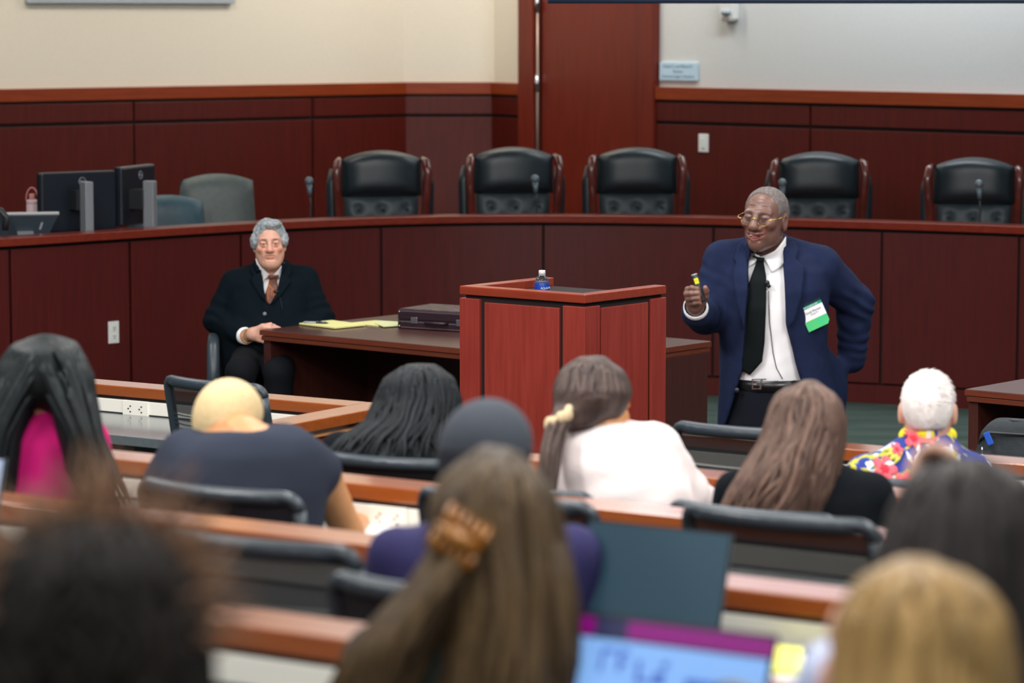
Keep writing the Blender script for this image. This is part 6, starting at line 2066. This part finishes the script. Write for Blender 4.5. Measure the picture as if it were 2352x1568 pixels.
hd.ell(cb, (0, -0.02, 0.16), (0.2, 0.26, 0.136), k=0.004, sub=True)
p.soft('cap_band', cb, CAPB, 0.006, smooth=1)

# pale pink sweater
p = Sitter('person in a pale pink sweater with low-tied brown hair', 8.0, 1410, 2, SKIN_T)
p.head(1368, 930, 0.04, yaw=126, pitch=10, k=1.0, nk=(1372, 985, 0.0))
p.top.loft(p.loft([(964, 1385, 40, 0.06, 0.0), (978, 1388, 88, 0.10, 0), (1005, 1398, 118, 0.135, 0), (1050, 1412, 148, 0.16, 0), (1100, 1424, 162, 0.17, 0), (1160, 1430, 170, 0.17, 0), (1300, 1425, 165, 0.16, 0), (1440, 1420, 160, 0.15, 0)]), k=0.03)
p.top.cap(p.q(1500, 1035, 0.02), p.q(1578, 1130, 0.10), 0.075, 0.058, k=0.03).cap(p.q(1578, 1130, 0.10), p.q(1640, 1158, 0.34), 0.056, 0.042, k=0.03)
p.top.cap(p.q(1320, 1045, 0.02), p.q(1282, 1150, 0.12), 0.065, 0.055, k=0.03).cap(p.q(1282, 1150, 0.12), p.q(1330, 1170, 0.36), 0.052, 0.042, k=0.03)
p.hand(1646, 1157, 0.36, (0.4, 0.9, 0))
p.hand(1336, 1168, 0.38, (0.4, 0.9, 0))
p.finish(PINKF, BLKT, name='sweater', hip=(1420, 1420, 0.02), disp=lambda P: folds(P, 0.005, 22, 31, (0.6, 1, 1.4)))
tp_ = [(940, 1300, 24, 0.04, -0.08), (985, 1276, 20, 0.03, -0.12), (1040, 1264, 20, 0.03, -0.15), (1100, 1258, 20, 0.025, -0.17), (1150, 1262, 14, 0.02, -0.18)]
cap_ = [(826, 1362, 30, 0.05, 0.02), (850, 1362, 68, 0.09, 0.02), (900, 1362, 86, 0.11, 0.0), (940, 1350, 78, 0.10, 0.0), (975, 1326, 46, 0.06, -0.04)]
def sideface(sd):
    sd.ell(p.q(1470, 960, 0.10), (48 * p.m, 0.12, 58 * p.m), k=0.01, sub=True)
p.hair(H_TIED, ells=[(1362, 902, 0.02, 86, 0.11, 81)], lofts=[tp_, cap_], extra=sideface,
       locks=[(tp_, 26, 0.007, 0.1, 0.8, (0.0, 0.3), (0.8, 1.0), (0, 360), 0.1), (cap_, 60, 0.006, 0.03, 0.4, (0.05, 0.3), (0.7, 1.0), (-190, -10), 0.01)], seed=5)
sc_ = MB()
c = p.q(1284, 962, -0.10)
g_ = np.random.default_rng(4)
for i in range(13):
    a = 2 * math.pi * i / 13
    sc_.ball(c + np.array([0.026 * math.cos(a), 0.03 * math.sin(a), 0.016 * math.cos(a) + g_.uniform(-0.006, 0.006)]), (0.014, 0.014, 0.018), 8, 6)
p.mb('scrunchie', sc_, mat('beige_scrunchie', rgb(206, 184, 146), 0.7))

# long brown hair, black top
p = Sitter('person with long wavy brown hair over a black top', 7.6, 1845, 2, SKIN_L)
p.head(1858, 998, 0.02, yaw=132, nk=(1855, 1080, 0))
p.top.loft(p.loft([(1050, 1855, 45, 0.06, 0), (1068, 1852, 100, 0.09, 0), (1092, 1850, 150, 0.11, 0), (1140, 1848, 176, 0.13, 0), (1250, 1846, 178, 0.13, 0), (1400, 1846, 165, 0.14, 0), (1510, 1846, 160, 0.14, 0)]), k=0.03)
for sx in (-1, 1):
    a, b, c = p.q(1846 + sx * 155, 1130, 0), p.q(1846 + sx * 180, 1290, 0.10), p.q(1846 + sx * 90, 1265, 0.36)
    p.top.cap(a, b, 0.060, 0.050, k=0.03).cap(b, c, 0.048, 0.036, k=0.02)
p.hand(1942, 1262, 0.38, RF)
p.hand(1760, 1262, 0.38, RF)
p.finish(BLKF, BLKT, hip=(1846, 1500, 0.02))
wr_ = [(884, 1855, 24, 0.05, 0.0), (910, 1853, 66, 0.09, 0.0), (960, 1852, 84, 0.115, 0.0), (1020, 1840, 92, 0.125, -0.02), (1080, 1815, 106, 0.13, -0.05), (1130, 1792, 116, 0.12, -0.07), (1180, 1770, 116, 0.11, -0.08), (1240, 1755, 96, 0.09, -0.08)]
p.hair(H_BROWN, ells=[(1854, 965, 0.0, 84, 0.112, 82)], lofts=[wr_],
       locks=[(wr_, 130, 0.009, 0.09, 1.6, (0.0, 0.3), (0.75, 1.05), (-195, 15), 0.06)], seed=12, amp=0.004)

# white-haired man in the floral shirt
p = Sitter('white-haired person in a blue floral shirt', 8.95, 2120, 1, SKIN_P)
p.head(2131, 940, 0.0, yaw=172, k=0.98, nk=(2130, 1000, 0.0))
p.top.loft(p.loft([(982, 2130, 46, 0.062, 0.0), (1000, 2130, 58, 0.075, 0.0), (1018, 2124, 80, 0.09, 0), (1045, 2118, 118, 0.115, 0), (1085, 2112, 156, 0.14, 0), (1150, 2106, 180, 0.15, 0), (1300, 2110, 170, 0.15, 0), (1400, 2110, 165, 0.15, 0)]), k=0.03)
for sx in (-1, 1):
    a, b, c = p.q(2112 + sx * 128, 1085, 0), p.q(2110 + sx * 172, 1210, 0.12), p.q(2110 + sx * 100, 1185, 0.36)
    p.top.cap(a, b, 0.055, 0.060, k=0.04)
    p.body.cap(a, b, 0.045, 0.04, k=0.03).cap(b, c, 0.04, 0.03, k=0.02)
for s_ in (-1, 1):
    p.hd.ell(p.body, (s_ * 0.081, 0.016, -0.012), (0.009, 0.016, 0.034), k=0.008)
p.hand(2216, 1183, 0.38, RF)
p.hand(2016, 1183, 0.38, RF)
# the print: navy ground with yellow-green fronds, white leaves and coral flowers
FLO = bpy.data.materials.new('floral_print_cotton')
FLO.use_nodes = True
nt = FLO.node_tree
bs = nt.nodes['Principled BSDF']
bs.inputs['Roughness'].default_value = 0.85
txc = nt.nodes.new('ShaderNodeTexCoord')
def N(kind, **k):
    n = nt.nodes.new(kind)
    for a_, v_ in k.items():
        setattr(n, a_, v_)
    return n
def layer(prev, col, sc, lo, hi, kind, off=(0, 0, 0), dist=0.0):
    mp = N('ShaderNodeMapping')
    mp.inputs['Location'].default_value = off
    nt.links.new(txc.outputs['Object'], mp.inputs[0])
    if kind == 'wave':
        t_ = N('ShaderNodeTexWave')
        t_.inputs['Scale'].default_value = sc
        t_.inputs['Distortion'].default_value = dist
        t_.inputs['Detail'].default_value = 1
        o_ = t_.outputs['Fac']
    else:
        t_ = N('ShaderNodeTexNoise')
        t_.inputs['Scale'].default_value = sc
        t_.inputs['Detail'].default_value = 2
        o_ = t_.outputs['Fac']
    nt.links.new(mp.outputs[0], t_.inputs['Vector'])
    r_ = N('ShaderNodeMapRange')
    r_.inputs[1].default_value, r_.inputs[2].default_value = lo, hi
    nt.links.new(o_, r_.inputs[0])
    x_ = N('ShaderNodeMix', data_type='RGBA')
    nt.links.new(r_.outputs[0], x_.inputs['Factor'])
    if hasattr(prev, 'links'):
        nt.links.new(prev, x_.inputs['A'])
    else:
        x_.inputs['A'].default_value = prev
    x_.inputs['B'].default_value = col
    return x_.outputs['Result'], o_
c1, _ = layer(rgb(36, 56, 142), rgb(176, 176, 60), 14, 0.56, 0.60, 'noise', (3, 1, 2))
c2, _ = layer(c1, rgb(226, 214, 50), 17, 0.60, 0.64, 'noise', (7, 2, 5))
c3, _ = layer(c2, rgb(224, 232, 240), 19, 0.60, 0.63, 'noise', (1, 8, 4))
nt.links.new(c3, bs.inputs['Base Color'])
p.finish(FLO, BLKT, name='floral_shirt', hip=(2110, 1390, 0.02))
CORAL = mat('coral_flower_print', rgb(236, 96, 110), 0.85)
CORALC = mat('red_flower_centre', rgb(200, 40, 56), 0.85)
FROND = mat('yellow_green_frond_print', rgb(196, 190, 80), 0.85)
YEL = mat('yellow_collar_print', rgb(240, 226, 40), 0.85)
WHLF = mat('white_leaf_print', rgb(228, 236, 246), 0.85)
def petal_flower(cx, cy, r, n=5):
    pts = []
    for i in range(n * 8):
        a = 2 * math.pi * i / (n * 8)
        rr_ = r * (0.52 + 0.48 * abs(math.cos(n * a / 2)) ** 0.7)
        pts.append((cx + rr_ * math.cos(a), cy + rr_ * math.sin(a)))
    return pts
def print_patch(nm, pts, m, off):
    return patch(nm, p.poly(pts, -0.12), p.top, m, p.root, p.org, off=off, th=0.0008, y0=p.Y - 0.4, y1=p.Y + 0.1)
for cx, cy, r in ((2037, 1082, 27), (2107, 1017, 22), (2140, 1010, 18), (2068, 1042, 13), (2078, 1105, 22), (2185, 1075, 20)):
    print_patch('flower_print', petal_flower(cx, cy, r), CORAL, 0.009)
    print_patch('flower_centre', petal_flower(cx, cy, r * 0.38, 6), CORALC, 0.0105)
for x0, y0, a0, L in ((2082, 1040, 172, 46), (2082, 1040, 160, 54), (2082, 1040, 146, 54), (2082, 1040, 130, 46), (2010, 1092, 150, 34), (2010, 1092, 175, 34), (2010, 1092, 195, 28), (2160, 1046, 24, 46), (2160, 1046, 40, 50), (2160, 1046, 58, 44), (2000, 1100, 120, 26)):
    a = R(a0)
    ex_, ey_ = math.cos(a), -math.sin(a) * -1
    nx_, ny_ = -ey_, ex_
    print_patch('frond_print', [(x0, y0), (x0 + ex_ * L * 0.5 + nx_ * 4.5, y0 + ey_ * L * 0.5 + ny_ * 4.5), (x0 + ex_ * L, y0 + ey_ * L), (x0 + ex_ * L * 0.5 - nx_ * 4.5, y0 + ey_ * L * 0.5 - ny_ * 4.5)], FROND, 0.0085)
for x0, y0, a0, L in ((2096, 1070, 60, 34), (2096, 1070, 110, 30), (2096, 1070, 20, 26), (2060, 1068, 190, 24), (2110, 1050, 80, 24)):
    a = R(a0)
    ex_, ey_ = math.cos(a), -math.sin(a)
    nx_, ny_ = -ey_, ex_
    print_patch('leaf_print', [(x0, y0), (x0 + ex_ * L * 0.5 + nx_ * 5, y0 + ey_ * L * 0.5 + ny_ * 5), (x0 + ex_ * L, y0 + ey_ * L), (x0 + ex_ * L * 0.5 - nx_ * 5, y0 + ey_ * L * 0.5 - ny_ * 5)], WHLF, 0.0095)
cl = Soft()
cl.cap(p.q(2085, 1002, 0), p.q(2130, 992, -0.055), 0.028, 0.028, k=0.02).cap(p.q(2130, 992, -0.055), p.q(2178, 1000, 0), 0.028, 0.026, k=0.02)
p.soft('shirt_collar', cl, YEL, 0.006, smooth=1)
patch('collar_print', p.poly([(2146, 984), (2152, 984), (2158, 1010), (2150, 1010)], -0.1), cl, mat('navy_print', rgb(36, 56, 142), 0.85), p.root, p.org, off=0.002, th=0.001, y0=p.Y - 0.3, y1=p.Y)
patch('collar_print', p.poly([(2164, 988), (2171, 990), (2174, 1012), (2168, 1012)], -0.1), cl, MATS['navy_print'], p.root, p.org, off=0.002, th=0.001, y0=p.Y - 0.3, y1=p.Y)
c = p.q(2134, 985, -0.085)
p.mb('neck_tag', MB().box((c[0] - 0.008, c[1] - 0.004, c[2] - 0.028), (c[0] + 0.006, c[1], c[2] + 0.026)), mat('ivory_tag', rgb(232, 222, 206), 0.5), False, 0.002)
hd = p.hd
WHH = mat('fine_white_hair', rgb(250, 244, 240), 0.6, noise=60, col2=rgb(232, 224, 220), stretch=(1, 1, 0.3), bump=(160, 0.7, 0.004), attr=True, spec=0.3)
hr = Soft()
hd.ell(hr, (0, 0.016, 0.038), (0.079, 0.098, 0.083), k=0.001)
hd.ell(hr, (0, 0.044, 0.0), (0.069, 0.066, 0.078), k=0.03)
hd.ell(hr, (0, -0.085, 0.0), (0.084, 0.075, 0.088), k=0.006, sub=True)
hd.ell(hr, (0, 0.02, -0.205), (0.14, 0.2, 0.162), k=0.006, sub=True)
for s_ in (-1, 1):
    hd.ell(hr, (s_ * 0.088, -0.002, -0.012), (0.026, 0.032, 0.040), k=0.004, sub=True)
P, Fq = nets(hr, 0.005, (), 1)
P = P + normals(P, Fq) * (0.0010 * wob(P * np.array((1, 1, 0.4)), 110, 5))[:, None]
mb = MB()
mb.add([tuple(v - p.org) for v in P], [tuple(int(i) for i in f) for f in Fq])
mb.t = [1.0] * len(P)
nn = normals(P, Fq)
for i in np.random.default_rng(3).choice(len(P), 500, False):
    L = hd.loc(P[i:i + 1])[0]
    if L[2] < 0.03:
        continue
    a = P[i] - p.org
    v_ = np.array([0.22, 0, -0.10])
    up = v_ - nn[i] * (nn[i] @ v_) + nn[i] * 0.03
    mb.tube([a - nn[i] * 0.003, a + up * 0.03, a + up * 0.09 + nn[i] * 0.001], [0.0022, 0.0016, 0.0004], 4, tint=1.0)
obj('hair', mb, WHH, p.root, True)
p.mb('spectacle_arm', MB().tube([hd.p(-0.078, 0.01, 0.012), hd.p(-0.080, -0.05, 0.014), hd.p(-0.074, -0.088, 0.008)], 0.0022, 6).tube([hd.p(0.078, 0.01, 0.012), hd.p(0.080, -0.05, 0.014), hd.p(0.074, -0.088, 0.008)], 0.0022, 6), BLACKP)

# dark hair with a hand resting on the head
p = Sitter('person with dark brown hair resting a hand against the head', 4.0, 2215, 5, SKIN_L)
p.head(2215, 1275, 0.02, yaw=140, nk=(2215, 1420, 0))
p.top.loft(p.loft([(1400, 2215, 90, 0.07, 0), (1440, 2215, 200, 0.10, 0), (1500, 2215, 300, 0.12, 0), (1650, 2215, 330, 0.13, 0), (1900, 2215, 310, 0.13, 0), (2350, 2215, 290, 0.14, 0)]), k=0.03)
a, b, c = p.q(1935, 1560, 0.05), p.q(1960, 1720, 0.30), p.q(2118, 1140, 0.16)
p.top.cap(a, b, 0.055, 0.046, k=0.03)
p.top.cap(b, p.q(2085, 1300, 0.22), 0.046, 0.036, k=0.02)
p.body.cap(b, c, 0.036, 0.028, k=0.02)
p.body.ell(p.q(2130, 1085, 0.12), (0.030, 0.022, 0.036), k=0.02)
for (x0, y0), (x1, y1), (x2, y2) in (((2122, 1062), (2124, 1036), (2140, 1024)), ((2136, 1058), (2142, 1032), (2158, 1024)), ((2150, 1060), (2160, 1036), (2174, 1030)), ((2160, 1070), (2176, 1050), (2188, 1044))):
    p.body.chain([p.q(x0, y0, 0.11), p.q(x1, y1, 0.07), p.q(x2, y2, 0.02)], [0.0105, 0.010, 0.0085], k=0.004, k0=0.012)
p.body.chain([p.q(2142, 1100, 0.10), p.q(2170, 1085, 0.06), p.q(2192, 1078, 0.02)], [0.013, 0.011, 0.009], k=0.006, k0=0.012)
a, b, c = p.q(2495, 1560, 0.05), p.q(2520, 1840, 0.12), p.q(2370, 1850, 0.34)
p.top.cap(a, b, 0.055, 0.048, k=0.03).cap(b, c, 0.048, 0.036, k=0.02)
p.hand(2366, 1850, 0.36, RF)
p.finish(BLKF, BLKT, hip=(2215, 2300, 0.02))
dr_ = [(1066, 2225, 60, 0.06, 0.0), (1100, 2222, 120, 0.09, 0.0), (1180, 2215, 165, 0.115, 0.0), (1300, 2205, 186, 0.125, -0.01), (1420, 2205, 200, 0.125, -0.02), (1560, 2210, 205, 0.12, -0.03), (1700, 2215, 180, 0.10, -0.03)]
p.hair(H_DKBR, ells=[(2218, 1215, 0.0, 160, 0.11, 155)], lofts=[dr_],
       locks=[(dr_, 90, 0.010, 0.04, 0.8, (0.0, 0.3), (0.8, 1.02), (-195, 15), 0.03)], seed=15, h=0.010)

# amber clip
p = Sitter('person with long light brown hair held by an amber clip', 4.45, 1130, 5, SKIN_L)
p.head(1135, 1248, 0.02, nk=(1130, 1390, 0))
p.top.loft(p.loft([(1385, 1130, 80, 0.07, 0), (1420, 1130, 170, 0.10, 0), (1465, 1130, 260, 0.12, 0), (1580, 1130, 300, 0.13, 0), (1800, 1130, 285, 0.13, 0), (2150, 1130, 270, 0.14, 0)]), k=0.03)
for sx in (-1, 1):
    a, b, c = p.q(1130 + sx * 255, 1520, 0), p.q(1130 + sx * 300, 1800, 0.10), p.q(1130 + sx * 180, 1800, 0.34)
    p.top.cap(a, b, 0.055, 0.048, k=0.03).cap(b, c, 0.048, 0.036, k=0.02)
p.hand(945, 1800, 0.36, RF)
p.hand(1315, 1800, 0.36, RF)
p.finish(mat('dark_green_fabric', rgb(32, 40, 36), 0.85), BLKT, hip=(1130, 2100, 0.02))
cr_ = [(1052, 1132, 40, 0.05, 0.0), (1085, 1132, 95, 0.085, 0.0), (1150, 1134, 136, 0.11, 0.0), (1240, 1140, 150, 0.12, 0.0), (1340, 1150, 152, 0.12, -0.02), (1450, 1150, 150, 0.12, -0.03), (1600, 1130, 170, 0.11, -0.05), (1720, 1110, 180, 0.10, -0.06)]
cl_ = [(1250, 1060, 60, 0.09, -0.05), (1340, 1010, 60, 0.08, -0.08), (1420, 945, 70, 0.08, -0.09), (1500, 890, 85, 0.08, -0.10), (1600, 850, 95, 0.07, -0.10), (1700, 830, 80, 0.06, -0.10)]
crr = [(1240, 1250, 40, 0.06, -0.02), (1330, 1275, 34, 0.06, -0.04), (1420, 1285, 36, 0.06, -0.05), (1520, 1290, 40, 0.06, -0.06), (1640, 1290, 40, 0.05, -0.06)]
p.hair(H_CLIP, ells=[(1135, 1190, 0.0, 146, 0.112, 142)], lofts=[cr_, cl_, crr],
       locks=[(cr_, 80, 0.010, 0.05, 0.9, (0.0, 0.25), (0.75, 1.0), (-195, 15), 0.03), (cl_, 50, 0.010, 0.12, 1.2, (0.0, 0.2), (0.8, 1.05), (-210, 30), 0.08), (crr, 26, 0.009, 0.1, 1.0, (0.0, 0.2), (0.8, 1.0), (-200, 20), 0.08)], seed=18, h=0.010, amp=0.005)
AMB = mat('amber_hair_clip', rgb(168, 108, 16), 0.25, noise=40, col2=rgb(116, 68, 10), coat=0.5)
ck = MB()
for i in range(6):
    a = p.q(1012 + i * 17, 1208 + i * 11, -0.118 - 0.006 * i)
    for sg in (-1, 1):
        ck.tube([a + np.array([sg * 0.004, -0.010, 0.006 * sg]), a + np.array([sg * 0.012, -0.012, 0.020 * sg]), a + np.array([sg * 0.018, 0.004, 0.032 * sg])], [0.006, 0.006, 0.004], 6)
a, b = p.q(1008, 1206, -0.13), p.q(1100, 1268, -0.16)
ck.tube([a, (a + b) / 2 + np.array([0, -0.008, 0.004]), b], [0.008, 0.013, 0.008], 8)
p.mb('hair_clip', ck, AMB)

# dark blonde head, pale blue shirt
p = Sitter('person with dark blonde hair in a pale blue shirt, chin propped on one hand', 3.3, 2125, 6, SKIN_P)
p.head(2122, 1558, 0.02, nk=(2125, 1760, 0))
p.top.loft(p.loft([(1730, 2125, 110, 0.07, 0), (1780, 2125, 230, 0.10, 0), (1850, 2125, 350, 0.12, 0), (2000, 2125, 390, 0.13, 0), (2400, 2125, 370, 0.13, 0), (2760, 2125, 350, 0.14, 0)]), k=0.03)
a, b, c = p.q(1830, 1900, 0.05), p.q(1850, 1760, 0.34), p.q(1965, 1500, 0.16)
p.top.cap(a, b, 0.058, 0.050, k=0.03).cap(b, p.q(1912, 1545, 0.24), 0.050, 0.042, k=0.02)
p.body.cap(b, c, 0.034, 0.028, k=0.02)
p.body.ell(p.q(1960, 1450, 0.14), (0.030, 0.024, 0.040), k=0.02)
for i in range(4):
    p.body.chain([p.q(1942 + i * 13, 1430, 0.13), p.q(1948 + i * 13, 1392 - (i % 3) * 3, 0.11), p.q(1962 + i * 13, 1375 - (i % 3) * 3, 0.07)], [0.0105, 0.0098, 0.008], k=0.004, k0=0.012)
p.body.chain([p.q(1975, 1470, 0.12), p.q(1995, 1450, 0.08), p.q(2005, 1425, 0.06)], [0.013, 0.011, 0.009], k=0.006, k0=0.012)
a, b, c = p.q(2460, 1900, 0.03), p.q(2510, 2240, 0.10), p.q(2330, 2260, 0.32)
p.top.cap(a, b, 0.058, 0.050, k=0.03).cap(b, c, 0.050, 0.038, k=0.02)
p.hand(2325, 2260, 0.34, RF)
p.finish(LBLUE, BLKT, name='shirt', hip=(2125, 2700, 0.02))
bl_ = [(1302, 2118, 50, 0.05, 0.0), (1335, 2118, 118, 0.085, 0.0), (1410, 2120, 172, 0.11, 0.0), (1520, 2122, 196, 0.12, 0.0), (1640, 2122, 200, 0.12, -0.02), (1780, 2122, 196, 0.11, -0.03), (1950, 2122, 180, 0.09, -0.04)]
p.hair(H_BLOND, ells=[(2120, 1480, 0.0, 190, 0.112, 182)], lofts=[bl_],
       locks=[(bl_, 90, 0.010, 0.04, 0.7, (0.0, 0.25), (0.8, 1.0), (-195, 15), 0.02)], seed=22, h=0.010)

# nearest head, dark frizzy hair
p = Sitter('nearest person, with a big mass of dark frizzy hair', 2.9, 205, 6, SKIN_B)
p.head(205, 1495, 0.02, nk=(205, 1720, 0))
p.top.loft(p.loft([(1700, 205, 120, 0.07, 0), (1760, 205, 260, 0.10, 0), (1840, 205, 400, 0.12, 0), (2050, 205, 440, 0.13, 0), (2500, 205, 420, 0.13, 0), (2850, 205, 400, 0.14, 0)]), k=0.03)
for sx in (-1, 1):
    a, b, c = p.q(205 + sx * 380, 1920, 0), p.q(205 + sx * 440, 2300, 0.10), p.q(205 + sx * 270, 2320, 0.34)
    p.top.cap(a, b, 0.058, 0.050, k=0.03).cap(b, c, 0.050, 0.038, k=0.02)
p.hand(-70, 2320, 0.36, RF)
p.hand(480, 2320, 0.36, RF)
p.finish(BLKF, BLKT, hip=(205, 2800, 0.02))
fz = [(1195, 215, 90, 0.06, 0.0), (1240, 215, 160, 0.095, 0.0), (1320, 212, 212, 0.12, 0.0), (1440, 205, 240, 0.13, 0.0), (1580, 205, 248, 0.13, -0.01), (1750, 205, 250, 0.125, -0.02), (1950, 205, 220, 0.10, -0.03)]
p.hair(H_FRIZ, ells=[(208, 1400, 0.0, 226, 0.125, 200)], lofts=[fz],
       locks=[(fz, 140, 0.008, 0.10, 2.0, (0.0, 0.3), (0.6, 1.0), (-200, 20), 0.12)], seed=25, h=0.011, amp=0.006)
# loose frizz standing off the crown
fr_ = MB()
g = np.random.default_rng(31)
for _ in range(620):
    a = g.uniform(-1.9, 1.9)
    e = g.uniform(-0.3, 0.9)
    c = np.array([math.sin(a) * math.cos(e), -math.sin(e) * 0.6, math.cos(a) * math.cos(e)])
    base = p.q(208, 1400, 0.0) + c * np.array([226 * p.m, 0.125, 200 * p.m]) * 0.97 - p.org
    tip = base + c * g.uniform(0.015, 0.065) + g.normal(size=3) * 0.014
    mid = (base + tip) / 2 + g.normal(size=3) * 0.008
    fr_.tube([base, mid, tip], [0.0024, 0.0020, 0.0009], 4, tint=1.3)
o = obj('loose_hair', fr_, hairmat('brown_frizz', (116, 88, 66), (90, 66, 50), 0.6), p.root, True)
o['kind'] = 'stuff'

# the chairs they sit on that show little or nothing
def seat_chair(px, Y, row, label, ztop=1.02):
    x = PY(px, 800, Y).x
    c = Vector((x, Y, 0)) + RF * 0.03
    o = dup(tc, (c.x, c.y, TIER[row]), RA, label)
    o.scale = (1, 1, ztop / 1.035)
seat_chair(100, 7.55, 3, 'mesh chair under the magenta top, mostly hidden', 0.93)
seat_chair(1846, 7.6, 2, 'mesh chair under the black top with long wavy brown hair', 0.98)
seat_chair(2110, 8.95, 1, 'mesh chair under the blue floral shirt', 0.95)
seat_chair(2215, 4.0, 5, 'mesh chair under the dark brown hair with a raised hand')
seat_chair(1130, 4.45, 5, 'low mesh chair under the person with the amber clip', 0.88)
seat_chair(2125, 3.3, 6, 'mesh chair under the pale blue shirt')
seat_chair(205, 2.9, 6, 'mesh chair under the nearest frizzy haired person')
